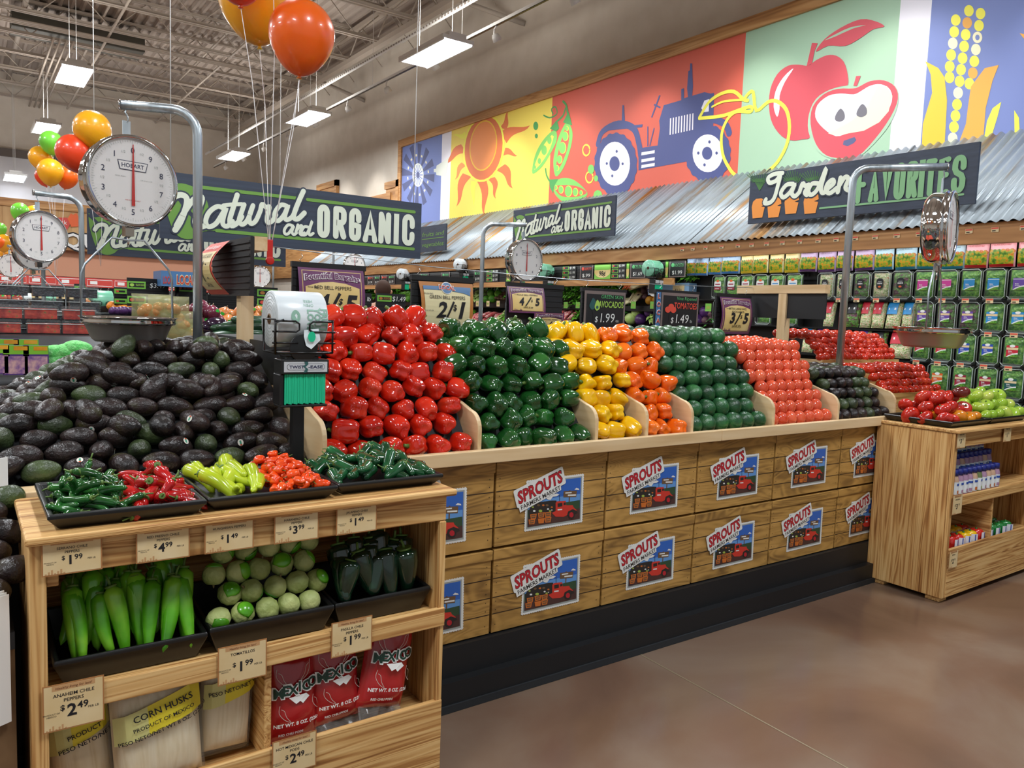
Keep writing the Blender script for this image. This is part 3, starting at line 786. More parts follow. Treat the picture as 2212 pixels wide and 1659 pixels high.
noisy('red_pepper', [(.3, 'b01408'), (.55, 'd02812'), (.8, 'de4426')], 12, rough=.14, coat=.5, objrand=.12, spec=.6)
noisy('green_pepper', [(.3, '0f3a14'), (.55, '1d5220'), (.75, '2c6d28'), (.9, '5b9a35')], 9, rough=.14, coat=.5, objrand=.2, spec=.6)
noisy('yellow_pepper', [(.3, 'e9a800'), (.6, 'f5bf08'), (.85, 'fbd02a')], 10, rough=.16, coat=.45, objrand=.05)
noisy('orange_pepper', [(.3, 'ea5a05'), (.6, 'f57414'), (.85, 'fb8a2c')], 10, rough=.16, coat=.45, objrand=.07)
noisy('hass_skin', [(.3, '110c0d'), (.44, '1e1716'), (.56, '2d2120'), (.68, '302a17'), (.82, '3d4020')], 16, rough=.34, bump=.28, bscale=130, objrand=.3, detail=4, spec=.45)
noisy('hass_green', [(.3, '22281a'), (.5, '38452a'), (.75, '4a5c30')], 16, rough=.36, bump=.28, bscale=130, objrand=.3, detail=4)
noisy('green_avocado_skin', [(.28, '173a20'), (.5, '245530'), (.7, '337039'), (.86, '5b7a3f')], 14, rough=.28, bump=.25, bscale=160, objrand=.2, coat=.1)
noisy('tomato_skin', [(.3, 'd84a2c'), (.6, 'e3603f'), (.85, 'ea7a52')], 8, rough=.16, coat=.35, objrand=.08)
noisy('roma_skin', [(.3, 'b8200e'), (.6, 'cd3519'), (.85, 'dd5a30')], 8, rough=.15, coat=.35, objrand=.1)
flat('stem_green', '5c7a34', .5); flat('stem_dry', '7b6a45', .6); flat('sticker_white', 'e8e6da', .4); flat('sticker_teal', '3f9c7e', .4); flat('sticker_red', 'c9502f', .4); flat('sticker_blue', '3b86c8', .35)
def stemmed(name, vf, mat, z, r=.006, l=.016, sm='stem_green'):
    o = mesh_obj(name, vf, mat); q = MB()
    q.tube([(0, 0, z), (.002, .001, z + l * .6), (.005, .002, z + l)], [r * 1.5, r, r * .9], 7); q.build('stem', sm, o)
    return o
def sticker(parent, pos, nrm, w=.011, h=.0085, kind=0):
    n = Vector(nrm).normalized(); uu = Vector((0, 0, 1)).cross(n)
    if uu.length < .1: uu = Vector((1, 0, 0))
    uu.normalize(); vv = n.cross(uu); q = MB(); f_ = Fr(Vector(pos), uu, vv, n)
    if kind == 0:
        poly(q, f_, ell(0, 0, w, h, 18), 0, .0004); rect(q, f_, -w * .6, -h * .3, w * .6, h * .3, 1, .0008); poly(q, f_, ell(w * .7, 0, w * .25, h * .4, 8), 2, .001)
        return q.build('sticker', ['sticker_white', 'sticker_teal', 'sticker_red'], parent)
    poly(q, f_, rrp(-w, -h * 1.4, w, h * 1.4, w * .4), 3, .0004); poly(q, f_, ell(0, h * 1.2, w * .7, h * .5, 12), 0, .0008); rect(q, f_, -w * .5, -h * .8, w * .5, -h * .1, 0, .0008)
    return q.build('sticker', ['sticker_white', 'sticker_teal', 'sticker_red', 'sticker_blue'], parent)
def place(o, pos, axis, spin=0.0, sc=1.0):
    q = Vector((0, 0, 1)).rotation_difference(Vector(axis).normalized())
    o.matrix_world = Matrix.Translation(pos) @ q.to_matrix().to_4x4() @ Matrix.Rotation(spin, 4, 'Z') @ Matrix.Scale(sc, 4)
# ================================================================== CENTRAL ISLAND
ISL = thing('produce_island', 'long produce island with maple rail and black base holding peppers, avocados and tomatoes', 'display island', (2.3, 2.5, 0))
def part(q, name, mats):
    o = q.build(name, mats); o.parent = ISL; o.matrix_parent_inverse = Matrix.Translation((-2.3, -2.5, 0)); return o
IX0, IX1 = -.35, 4.62
BXE0 = 1.07
q = MB(); q.bb((IX0, 2.53, .005), (IX1, 4.3, .90), 0); q.bb((IX0, 2.47, .02), (BXE0, 2.54, .93), 0); q.bb((IX0 + .03, 2.44, .11), (IX1, 2.48, .235), 0); q.bb((IX0, 2.40, .02), (IX1, 2.50, .115), 0)
part(q, 'base', ['black_base'])
q = MB(); q.bb((IX0, 2.392, 0.001), (IX1, 2.41, .03)); part(q, 'cove_strip', ['rubber'])
q = MB(); q.bb((.99, 2.415, .937), (2.96, 2.45, .988)); q.bb((2.963, 2.415, .937), (4.45, 2.45, .988)); q.bb((.99, 2.45, .937), (4.45, 2.50, .965)); q.bb((IX0, 2.415, .937), (.985, 2.5, .98))
bevel(part(q, 'rail', ['maple']), .003)
DIV = [.985, 1.603, 2.195, 2.494, 2.79, 3.405, 3.985, 4.58]
def divider(x):
    q = MB(); pts = [(2.452, .96), (2.452, 1.06)] + [(2.452 + .07 * (1 - cos(radians(a))), 1.06 + .07 * sin(radians(a))) for a in (15, 30, 45, 60, 75, 85)] + [(2.66, 1.175), (2.78, 1.19), (3.3, 1.2), (3.3, .96)]
    n = len(pts); vs = [(x + d, a, b) for d in (-.009, .009) for a, b in pts]
    q.add(vs, [list(range(n)), list(range(n, 2 * n))[::-1]] + [(i, n + i, n + (i + 1) % n, (i + 1) % n) for i in range(n)])
    return q
for x in DIV: bevel(part(divider(x), 'divider', ['maple_y']), .003)
RY, RZ = 2.80, 1.40   # crest of the sloping decks
for i, zc in enumerate((1.36, 1.34, 1.33, 1.30, 1.36, 1.36, 1.22)):
    a, b = DIV[i] + .0095, DIV[i + 1] - .0095; q = MB()
    q.add([(a, 2.49, .95), (b, 2.49, .95), (b, RY, zc), (a, RY, zc), (a, 3.9, zc), (b, 3.9, zc), (a, 4.3, .95), (b, 4.3, .95)], [(0, 1, 2, 3), (3, 2, 5, 4), (4, 5, 7, 6)])
    for x in (a, b): q.add([(x, 2.49, .9), (x, 4.3, .9), (x, 4.3, .95), (x, 3.9, zc), (x, RY, zc), (x, 2.49, .95)], [(0, 1, 2, 3, 4, 5)])
    part(q, 'deck', ['dark_board'])
# ---- printed cartons along the front
fbx = Fr((0, 2.462, 0), (1, 0, 0), (0, 0, 1))
BXE = [fbx.px(*p)[0] for p in ((1072, 1005), (1313, 985), (1510, 960), (1677, 945), (1820, 930), (1901, 925))]
BXE = [BXE[0] - (BXE[1] - BXE[0])] + BXE; BXE[-1] = BXE[-2] + .57
BW = BXE[2] - BXE[1]
ZS = (.238, .587, .932)
def B4(x, y): a, b = fbx.px(1060 + x / 4.88, 960 + y / 4.88); return (a - BXE[1], b - ZS[1])
for nm, c in (('p_white', 'dfe0dc'), ('p_sky', '2f62b8'), ('p_sky2', '5f93cf'), ('p_hill', '2f4a32'), ('p_ground', '4a302c'), ('p_truck', 'c8372a'), ('p_crate', 'c46a2a'), ('p_dark', '2a2624'), ('p_red', 'b3202c'), ('p_wood', '6b5138'), ('p_green', '9db04a')): flat(nm, c, .45)
BM = ['box_print', 'box_line', 'p_white', 'p_sky', 'p_sky2', 'p_hill', 'p_ground', 'p_truck', 'p_crate', 'p_dark', 'p_red', 'p_wood', 'p_green', 'grey_print']
def carton():
    t = thing('printed_carton', 'x', 'carton', group='printed wood grain cartons on the island front')
    H = ZS[2] - ZS[1]; w = BW - .008
    q = MB(); q.bb((.004, 0, .003), (w, .06, H - .005), 0)
    fr = Fr((0, -.0002, 0), (1, 0, 0), (0, 0, 1))
    for z in (.078, .145, .222): rect(q, fr, .004, z, w, z + .0035, 1, .0006)
    for z in (.30,): rect(q, fr, .004, z, w, z + .006, 1, .0006)
    for z in (.035, .095, .13, .165, .205, .245, .275):
        for x in (.02, w - .02): poly(q, fr, ell(x, z, .0022, n=8), 1, .0008)
    q.build('panel', BM, t)
    q = MB(); q.bb((0, -.006, H - .045), (w + .004, .0, H - .004), 0); bevel(q.build('lid', BM, t), .003)
    q = MB(); fr = Fr((0, -.0012, 0), (1, 0, 0), (0, 0, 1))
    PX = lambda pts: [B4(*p) for p in pts]
    # stamp with perforated edge
    c = [(380, 385), (978, 312), (962, 815), (355, 915)]; cc = PX(c); st = []
    for i in range(4):
        a, b = cc[i], cc[(i + 1) % 4]; n = 26 if i % 2 == 0 else 20
        for k in range(n):
            t_ = k / n; t2 = (k + .5) / n; nx, ny = (b[1] - a[1]), -(b[0] - a[0]); l = math.hypot(nx, ny)
            st.append((a[0] + (b[0] - a[0]) * t_, a[1] + (b[1] - a[1]) * t_)); st.append((a[0] + (b[0] - a[0]) * t2 - nx / l * .003, a[1] + (b[1] - a[1]) * t2 - ny / l * .003))
    poly(q, fr, st, 2, .0006)
    def D(pts, m, w): poly(q, fr, PX(pts), m, w)
    D([(392, 402), (962, 332), (946, 802), (370, 895)], 13, .0009)
    D([(400, 415), (950, 348), (936, 782), (384, 872)], 3, .0012)
    D([(394, 600), (940, 520), (937, 610), (390, 700)], 4, .0015)
    D([(388, 690), (600, 640), (937, 585), (937, 700), (386, 790)], 5, .0018)
    D([(386, 770), (937, 670), (936, 782), (384, 872)], 6, .002)
    D([(880, 475), (900, 455), (925, 465), (930, 478)], 2, .0022)
    D([(765, 492), (905, 487), (898, 552), (762, 556)], 11, .0022); D([(825, 480), (836, 480), (830, 606), (818, 606)], 11, .002)
    D([(782, 505), (850, 500), (848, 512), (782, 517)], 2, .0025); D([(810, 528), (895, 524), (893, 540), (808, 543)], 2, .0025)
    D([(395, 700), (420, 650), (500, 610), (560, 600), (640, 590), (690, 590), (690, 720), (560, 740), (400, 780)], 9, .0022)
    for x_, y_, c_, r1 in ((440, 660, 12, 12), (455, 700, 2, 14), (500, 640, 11, 16), (520, 700, 12, 20), (550, 640, 8, 14), (600, 680, 2, 12), (590, 640, 11, 16), (640, 660, 8, 12), (620, 700, 12, 12), (640, 690, 2, 7)): D(ell(x_, y_, r1, r1 * .7, 10), c_, .0024)
    D([(570, 560), (600, 545), (690, 515), (720, 525), (690, 545), (650, 550), (625, 585), (600, 580)], 2, .0026)
    D([(720, 520), (724, 520), (724, 600), (720, 600)], 9, .0026)
    D([(680, 615), (695, 598), (785, 592), (792, 640), (860, 638), (868, 660), (900, 690), (898, 720), (850, 700), (800, 745), (760, 762), (680, 760), (640, 720), (680, 700)], 7, .0026)
    D([(700, 620), (750, 612), (750, 650), (702, 658)], 9, .0029); D([(764, 612), (785, 608), (788, 634), (764, 638)], 9, .0029); D([(700, 680), (748, 676), (748, 690), (700, 694)], 2, .0029)
    D([(800, 745), (810, 705), (860, 680), (905, 700), (912, 720), (880, 730), (860, 715), (830, 730), (815, 750)], 9, .0029)
    D(ell(845, 740, 36, 44, 18), 9, .0031); D(ell(845, 740, 22, 28, 14), 10, .0033)
    for a, b in ((408, 735), (392, 790), (490, 720), (490, 780), (562, 715), (562, 770)):
        D([(a, b), (a + 72, b - 8), (a + 62, b + 48), (a + 8, b + 52)], 8, .0035); D([(a + 12, b + 8), (a + 60, b + 2), (a + 54, b + 38), (a + 16, b + 42)], 11, .0037); D([(a + 18, b + 20), (a + 54, b + 16), (a + 54, b + 24), (a + 18, b + 28)], 8, .0039)
    q.build('picture_stamp', BM, t)
    q = MB(); a, b = B4(292, 632), B4(752, 392); ang = math.atan2(b[1] - a[1], b[0] - a[0]); L = math.hypot(b[0] - a[0], b[1] - a[1])
    f2 = Fr(fr.p(a[0], a[1], .0042), (cos(ang), 0, sin(ang)), (-sin(ang), 0, cos(ang)))
    poly(q, f2, rrp(-.012, -.013, L + .016, .065, .008), 2, 0)
    a2, b2 = B4(305, 690), B4(735, 425); f3 = f2
    poly(q, f2, [(-.004, -.034), (L * .93, -.030), (L * .95, 0), (-.004, 0)], 2, 0)
    text(q, f2, 'SPROUTS', L / 2, .002, .052, 9, width=L + .004, w=.0004, bold=.045, shear=.12)
    text(q, f2, 'SPROUTS', L / 2 - .001, .003, .05, 10, width=L, w=.0008, bold=.03, shear=.12)
    text(q, f2, 'FARMERS MARKET', L / 2 - .006, -.026, .019, 9, width=L * .9, w=.0006, bold=.01)
    q.build('shop_lettering', BM, t)
    return t
c0 = None
for i in range(6):
    for r in (1, 0):
        if c0 is None: c0 = carton(); c = c0
        else: c = dup(c0)
        c.location = (BXE[i] + (BXE[1] - BXE[1]), 2.463, ZS[r]) if True else None
        sc = (BXE[i + 1] - BXE[i]) / BW; c.scale = (sc, 1, 1)
        c['label'] = '%s printed carton with red truck stamp, %s' % ('upper' if r else 'lower', ['partly hidden behind the near stand', 'first whole one right of the near stand', 'second whole one from the near stand', 'third whole one from the near stand', 'last whole one before the far stand', 'cut off by the far stand'][i])
# ================================================================== PILES
def grid_pile(protos, x0, x1, w, rows, y0, z0, dy, dz, orient, lab, cat, grp, jit=.004, sc=(1, 1), crest=None, start=0, skip=None, over=0.0):
    """rows step back and up; after crest rows continue level"""
    made = []; y, z = y0, z0
    for r in range(rows):
        ov = over if z > 1.2 else 0
        X0, X1 = x0 - ov, x1 + ov
        n = int((X1 - X0) / w + .15); sp_ = (X1 - X0) / n; off = sp_ * (.25 if r % 2 else -.25)
        if z < 1.2:
            sp_ = (X1 - X0 - w * 1.06) / (n - 1); off = w * .53 - sp_ * .5
            if r % 2: off += sp_ * .5; n -= 1
        for k in range(n):
            x = X0 + sp_ * (k + .5) + off + U(-jit, jit)
            if skip and skip(r, k, n): continue
            p = random.choice(protos); o = dup(p)
            ax, sp = orient(r, k)
            place(o, (x, y + U(-jit, jit) * 1.5, z + U(-jit, jit)), ax, sp, U(*sc))
            o['label'] = lab(r, k, n); o['category'] = cat; o['group'] = grp; made.append(o)
        if crest is not None and r >= crest: y += w * .86; z += .004
        else: y += dy; z += dz
    return made
def nth(r, k, n): return '%s row above rail, %s from left' % (ordn(r), ordn(k))
def toward(sp=.35, z=.0):
    return lambda r, k: ((U(-sp, sp), 1, U(-sp, sp) + z), U(0, 6.28))
def mixed(prob=.5, sp=.4):
    def f_(r, k):
        if R() < prob: return ((U(-sp, sp), 1, U(-.3, .5)), U(0, 6.28))
        return ((random.choice((-1, 1)), U(-.6, .6), U(-.3, .5)), U(0, 6.28))
    return f_
def peppers(mat, rad, h, seeds):
    out = []
    for i, s in enumerate(seeds):
        vf = bell(rad, h, 4 if i % 3 else 3, s); out.append(stemmed('bell_pepper', vf, mat, h * .36, rad * .14, h * .22))
    return out
def sweep_protos(L):
    for p in L: drop(p)
X = lambda i: (DIV[i] + .01, DIV[i + 1] - .01)
for idx, mat, col, rad, h, w, rows, pr in ((0, 'red_pepper', 'red', .047, .098, .088, 10, .75), (1, 'green_pepper', 'green', .048, .102, .093, 10, .7), (2, 'yellow_pepper', 'yellow', .047, .106, .092, 9, .55), (3, 'orange_pepper', 'orange', .046, .10, .090, 9, .5)):
    ps = peppers(mat, rad, h, range(idx * 10, idx * 10 + 6))
    if col == 'red':
        s = ps[1]; sticker(s, (rad * .98, 0, .0), (1, 0, 0), .011, .009, 1); 
    x0, x1 = X(idx)
    def lab(r, k, n, col=col): return 'glossy %s bell pepper, %s' % (col, nth(r, k, n))
    grid_pile(ps, x0, x1, w, rows, 2.505, 1.006, w * .46, w * .76, mixed(pr), lab, 'bell pepper', '%s bell peppers piled in their bin' % col, jit=.009, sc=(.95, 1.12), crest={0: 6, 1: 5}.get(idx, 6 if idx == 3 else 5), over=.028)
    # a looser top layer
    if col in ('red', 'green', 'yellow'):
        n = {'red': 12, 'green': 9, 'yellow': 5}[col]
        for k in range(n):
            o = dup(random.choice(ps)); place(o, (x0 + .03 + (x1 - x0 - .06) * (k + .5) / n, 2.80 + .09 * (k % 2) + U(-.02, .04), {'red': 1.462, 'green': 1.435, 'yellow': 1.425}[col] + U(-.014, .014)), (U(-1, 1), U(-.4, .4), U(-.2, 1)), U(0, 6), 1.08)
            o['label'] = 'glossy %s bell pepper loose on the pile crest, %s from left' % (col, ordn(k)); o['category'] = 'bell pepper'; o['group'] = 'loose %s bell peppers on the crest' % col
    sweep_protos(ps)
# green skin avocados, tomatoes, small dark avocados: neat rows seen end on
ps = [mesh_obj('green_avocado', ovoid(.049, .108, .25, i), 'green_avocado_skin') for i in range(4)]
x0, x1 = X(4); grid_pile(ps, x0, x1, .097, 9, 2.515, 1.008, .046, .069, toward(.25), lambda r, k, n: 'large smooth green skin avocado, ' + nth(r, k, n), 'avocado', 'green skin avocados stacked in rows', jit=.002, sc=(.97, 1.05), crest=6); sweep_protos(ps)
ps = [mesh_obj('tomato', ovoid(.0395, .069, 0, i, 5, .02, .1), 'tomato_skin') for i in range(4)]
x0, x1 = X(5); grid_pile(ps, x0, x1, .078, 12, 2.505, 1.004, .035, .053, toward(.3), lambda r, k, n: 'round pinkish red tomato, ' + nth(r, k, n), 'tomato', 'round tomatoes stacked in rows', jit=.002, sc=(.97, 1.06), crest=7); sweep_protos(ps)
ps = [mesh_obj('hass_avocado', ovoid(.0375, .09, .3, i), 'hass_skin' if i % 3 else 'hass_green') for i in range(4)]
x0, x1 = X(6); grid_pile(ps, x0, x1, .074, 9, 2.505, 1.0, .040, .056, toward(.25), lambda r, k, n: 'small dark avocado at the island far end, ' + nth(r, k, n), 'avocado', 'small dark avocados stacked in rows', jit=.003, sc=(.97, 1.05), crest=4); sweep_protos(ps)
# ---- big heap of dark avocados at the near end
def hz(x, y):
    if x > .10: f_ = .985 + max(0, y - 2.50) * .56
    else: f_ = .80 + (y - 2.06) * .47
    return min(f_, 1.325, 1.325 - .50 * (.5 - x)) if x < .5 else min(f_, 1.325)
q = MB(); nx, ny = 34, 34
for i in range(nx + 1):
    for j in range(ny + 1):
        x = -.35 + 1.32 * i / nx; y = 2.04 + 1.9 * j / ny
        q.v.append((x, y, (hz(x, y) - .045) if not (x > .09 and y < 2.5) else .9))
for i in range(nx):
    for j in range(ny):
        a = i * (ny + 1) + j
        if q.v[a][0] > .06 and q.v[a][1] < 2.44: continue
        q.f.append([a, a + ny + 1, a + ny + 2, a + 1]); q.m.append(0); q.s.append(False)
q.bb((-.35, 2.04, .70), (.085, 2.40, .74), 0)
CB_ = thing('corner_bin', 'dark sloping bin under the heap of dark avocados at the near end', 'produce bin', (.3, 2.5, 0)); o = q.build('deck', 'dark_board'); o.parent = CB_; o.matrix_parent_inverse = Matrix.Translation((-.3, -2.5, 0))
ps = []
for i in range(6):
    o = mesh_obj('hass_avocado', ovoid(.0375, .114 if i % 2 else .102, .55, i + 20), 'hass_skin' if i not in (2,) else 'hass_green')
    if i in (1, 3, 4): sticker(o, (.0375 * .94, 0, -.013), (1, 0, -.1), .0105, .0085, 0)
    ps.append(o)
rown = 0; y = 2.10
while y < 3.5:
    sl_ = .52 if y < 3.15 else 0
    xx0 = -.28
    k = 0; x = xx0 + (.05 if rown % 2 else 0)
    while x < .955:
        if (x < .085 and y < 2.5) or y >= 2.5:
            if not (.085 < x < .14 and y < 2.52):
                p = random.choice(ps); o = dup(p); l_ = U(-1, 1)
                ax = (1, U(-.5, .5), U(-.25, .25)) if R() < .72 else (U(-.5, .5), 1, U(-.1, .3))
                if R() < .5: ax = (-ax[0], -ax[1], ax[2])
                place(o, (x + U(-.006, .006), y + U(-.006, .006), hz(x, y) + U(-.002, .004)), ax, U(0, 6.28), U(.97, 1.1))
                o['category'] = 'avocado'; o['group'] = 'dark avocados heaped at the near end of the island'
                o['label'] = 'dark bumpy avocado in the near heap, %s row from the front, %s from the left' % (ordn(rown), ordn(k)); k += 1
        x += .103
    y += .063 if y < 3.2 else .076
    rown += 1
# a scattering of loose ones on top
for i in range(22):
    x, y = U(.15, .9), U(2.6, 3.15); o = dup(random.choice(ps)); place(o, (x, y, hz(x, y) + .038), (U(-1, 1), U(-1, 1), U(-.2, .3)), U(0, 6), 1.05)
    o['category'] = 'avocado'; o['group'] = 'loose dark avocados on the heap'; o['label'] = 'loose dark avocado lying on top of the near heap, %s of those from the bin front' % ordn(i)
    o['_y'] = y
L = sorted([o for o in COL.objects if '_y' in o], key=lambda o: o['_y'])
for i, o in enumerate(L):
    o['label'] = 'loose dark avocado on top of the heap, %s closest to the front' % ordn(i); del o['_y']
sweep_protos(ps)
# front of the corner bin: brown carton wall
q = MB(); q.bb((-.34, 2.05, .0), (.085, 2.39, .70)); o = q.build('brown_carton_stack', 'cardboard'); o.name = 'brown_carton'; tag(o, 'brown cardboard carton under the avocado corner, left of the near pine stand', 'carton')
# ================================================================== PINE STANDS
def stand(name, x0, x1, ybk, label, dv):
    t = thing(name, label, 'display stand', (x0, 2.0, 0))
    def pt(q, n, m, bv=.003):
        o = q.build(n, m); o.parent = t; o.matrix_parent_inverse = Matrix.Translation((-x0, -2.0, 0)); bevel(o, bv); return o
    q = MB(); q.bb((x0 - .008, 1.974, .95), (x1 + .02, ybk, .97)); pt(q, 'top_board', 'burnt_pine_x', .006)
    q = MB(); q.bb((x0 + .035, 2.004, .87), (x1 - .0, 2.018, .948)); pt(q, 'apron', 'burnt_pine_x')
    q = MB(); q.bb((x0 + .035, 1.995, .54), (x1, 2.013, .598)); pt(q, 'shelf_front', 'burnt_pine_x')
    q = MB(); q.bb((x0 + .035, 2.014, .565), (x1 - .02, ybk - .02, .583)); pt(q, 'shelf', 'burnt_pine_x')
    q = MB(); q.bb((x0 + .035 if name == 'pine_stand' and x0 > 2 else x0 + .035, 1.998, .03), (x1, 2.016, .302)); pt(q, 'kick_board', 'burnt_pine_x')
    q = MB(); q.bb((x0 + .035, 2.018, .24), (x1 - .02, ybk - .02, .258)); pt(q, 'bottom_shelf', 'burnt_pine_x')
    q = MB(); q.bb((x0, 2.018, .03), (x0 + .03, ybk - .02, .948)); pt(q, 'side_panel', 'burnt_pine_z')
    q = MB(); q.bb((x1 - .02, 2.018, .03), (x1, ybk - .02, .948)); pt(q, 'side_panel', 'burnt_pine_z')
    q = MB(); q.bb((x0, 1.999, .03), (x0 + .034, 2.017, .949)); pt(q, 'post', 'burnt_pine_z')
    q = MB(); q.bb((x1 - .022, 2.001, .30), (x1, 2.017, .868)); pt(q, 'post', 'burnt_pine_z')
    q = MB(); q.bb((dv - .01, 2.02, .26), (dv + .01, ybk - .03, .56)); pt(q, 'divider', 'burnt_pine_y')
    q = MB(); q.bb((x0 + .03, ybk - .02, .03), (x1 - .02, ybk - .004, .948)); pt(q, 'back_panel', 'burnt_pine_x')
    q = MB(); q.bb((x0 + .034, 2.018, .84), (x0 + .06, 2.05, .87)); pt(q, 'corner_block', 'burnt_pine_x')
    for a in (x0 + .02, x1 - .10):
        for y in (2.02, ybk - .12):
            q = MB(); q.bb((a, y, .001), (a + .08, y + .08, .03)); pt(q, 'foot', 'burnt_pine_x')
    return t
L0, L1 = .112, 1.197
stand('pine_stand', L0, L1, 2.40, 'near pine stand with scorched grain holding small peppers, in the left foreground', .66)
stand('pine_stand', 4.374, 5.65, 2.46, 'far pine stand with striped side panel at the right end of the island', 4.95)
# ---- price cards
noisy('card_tan', [(.3, 'd9bd88'), (.6, 'e2cb9c'), (.8, 'ead8b0')], 9, .5)
flat('card_edge', 'b07a48', .5); flat('card_band', 'c79a6a', .5)
def card(x, z, w, h, lines, price, cents, lab, y=1.990, tiny=False):
    q = MB(); fr = Fr((x, y, z), (1, 0, 0), (0, 0, 1))
    q.bb((x, y, z), (x + w, y + .0012, z + h), 1)
    rect(q, fr, .003, .003, w - .003, h - .003, 0, .0004)
    rect(q, fr, w * .15, h * .86, w * .85, h * .97, 3, .0006)
    text(q, fr, 'Healthy living for less!', w * .5, h * .885, h * .055, 4, w=.0009, shear=.2)
    for i, l in enumerate(lines): text(q, fr, l, w * .5, h * (.72 - .12 * i), h * .075, 2, w=.0008, bold=.01)
    a = w * .5 - .004
    text(q, fr, '$', a - h * .17, h * .42, h * .12, 2, w=.0008, bold=.02); text(q, fr, price, a, h * .28, h * .26, 2, w=.0008, bold=.03); text(q, fr, cents, a + h * .2, h * .40, h * .15, 2, w=.0008, bold=.02)
    if not tiny:
        text(q, fr, 'PLU# 4069', w * .06, h * .6, h * .04, 2, 'L', w=.0008) if False else text(q, fr, 'PER LB', w * .82, h * .36, h * .05, 2, w=.0008)
        text(q, fr, 'PRODUCT OF', w * .14, h * .36, h * .035, 2, w=.0008); text(q, fr, 'MEXICO', w * .14, h * .31, h * .035, 2, w=.0008)
    for k in range(7): rect(q, fr, .006 + k * w * .05, .003, .006 + k * w * .05 + .004, .006 + .004 * (k * 7 % 3), 3, .0006)
    o = q.build('price_card', ['card_tan', 'card_edge', 'ink', 'card_band', 'flat_brown']); tag(o, lab, 'price card')
    return o
flat('flat_brown', '6b3a22', .5)
TW, TH = .122, .082
for x, ls, p, c, nm in ((.136, ['SERRANO CHILE', 'PEPPERS'], '1', '99', 'serrano'), (.330, ['RED FRESNO CHILE', 'PEPPERS'], '4', '99', 'red fresno'), (.487, ['HUNGARIAN PEPPERS'], '1', '49', 'hungarian'), (.663, ['HABANERO CHILE', 'PEPPERS'], '3', '99', 'habanero'), (.836, ['JALAPENO CHILE', 'PEPPERS'], '1', '49', 'jalapeno')):
    card(x, .874, TW, TH, ls, p, c, 'tan %s pepper price card reading %s dollars %s on the near stand apron' % (nm, p, c))
card(.133, .505, .126, .112, ['ANAHEIM CHILE', 'PEPPERS'], '2', '49', 'tan anaheim pepper price card on the left of the near stand shelf')
card(.520, .520, .126, .102, ['TOMATILLOS'], '1', '99', 'tan tomatillo price card in the middle of the near stand shelf')
card(.827, .523, .124, .102, ['PASILLA CHILE', 'PEPPERS'], '1', '99', 'tan pasilla pepper price card on the right of the near stand shelf')
card(.663, .222, .125, .104, ['HOT MEXICAN CHILE', 'PODS'], '2', '49', 'tan chile pod price card on the kick board of the near stand')
card(4.372, .868, .10, .10, ['HEIRLOOM'], '3', '9', 'tan price card at the top left corner of the far stand', tiny=True)
card(4.93, .868, .10, .10, ['TOMATOES'], '1', '9', 'tan price card further right on the far stand apron', tiny=True)
card(4.385, .50, .11, .11, ['DRESSING'], '3', '9', 'tan price card on the shelf edge of the far stand', tiny=True)
card(4.40, .195, .10, .10, ['PEPPERS'], '2', '9', 'tan price card low on the kick board of the far stand', tiny=True)
# ---- black trays
def tray(x0, y0, z0, x1, y1, z1, lab, tilt=0, grp=None):
    """rim from (x0,y0) to (x1,y1) at height z1 (front) sloping up by tilt toward the back; floor at z0"""
    q = MB(); r = .012; s = .02
    def ring(e, z, k=0): return [(x0 + e, y0 + e, z), (x1 - e, y0 + e, z), (x1 - e, y1 - e, z + tilt * k), (x0 + e, y1 - e, z + tilt * k)]
    rings = [ring(s + .004, z0), ring(.0, z1 - .012, 1), ring(-r * 0, z1 - .004, 1), ring(r * .3, z1, 1), ring(r, z1 - .003, 1), ring(s + .008, z0 + .004)]
    o = len(q.v); q.v += [v for rg in rings for v in rg]
    for i in range(len(rings) - 1):
        for k in range(4):
            q.f.append([o + i * 4 + k, o + i * 4 + (k + 1) % 4, o + (i + 1) * 4 + (k + 1) % 4, o + (i + 1) * 4 + k]); q.m.append(0); q.s.append(False)
    q.f.append([o + 3, o + 2, o + 1, o]); q.m.append(0); q.s.append(False)
    q.f.append([o + 20 + k for k in range(4)]); q.m.append(0); q.s.append(False)
    ob = bevel(q.build('display_tray', 'black_plastic'), .004, 2); tag(ob, lab, 'tray', grp); return ob
tray(.150, 2.005, .971, .497, 2.385, 1.012, 'black tray of green and red chiles at the left end of the near stand')
tray(.503, 2.02, .971, .853, 2.385, 1.010, 'black tray of yellow and orange peppers in the middle of the near stand')
tray(.862, 2.04, .971, 1.205, 2.385, 1.008, 'black tray of dark green jalapenos at the right end of the near stand')
tray(.158, 2.03, .585, .506, 2.36, .655, 'black tray of long green chiles on the lower shelf of the near stand', .02)
tray(.510, 2.03, .585, .852, 2.36, .662, 'black tray of tomatillos on the lower shelf of the near stand', .02)
tray(.856, 2.035, .585, 1.168, 2.36, .660, 'black tray of dark poblanos on the lower shelf of the near stand', .02)
tray(4.395, 2.03, .971, 4.86, 2.42, 1.008, 'black tray of ribbed heirloom tomatoes on the far stand')
tray(4.865, 2.03, .971, 5.35, 2.42, 1.008, 'black tray of green heirloom tomatoes on the far stand')
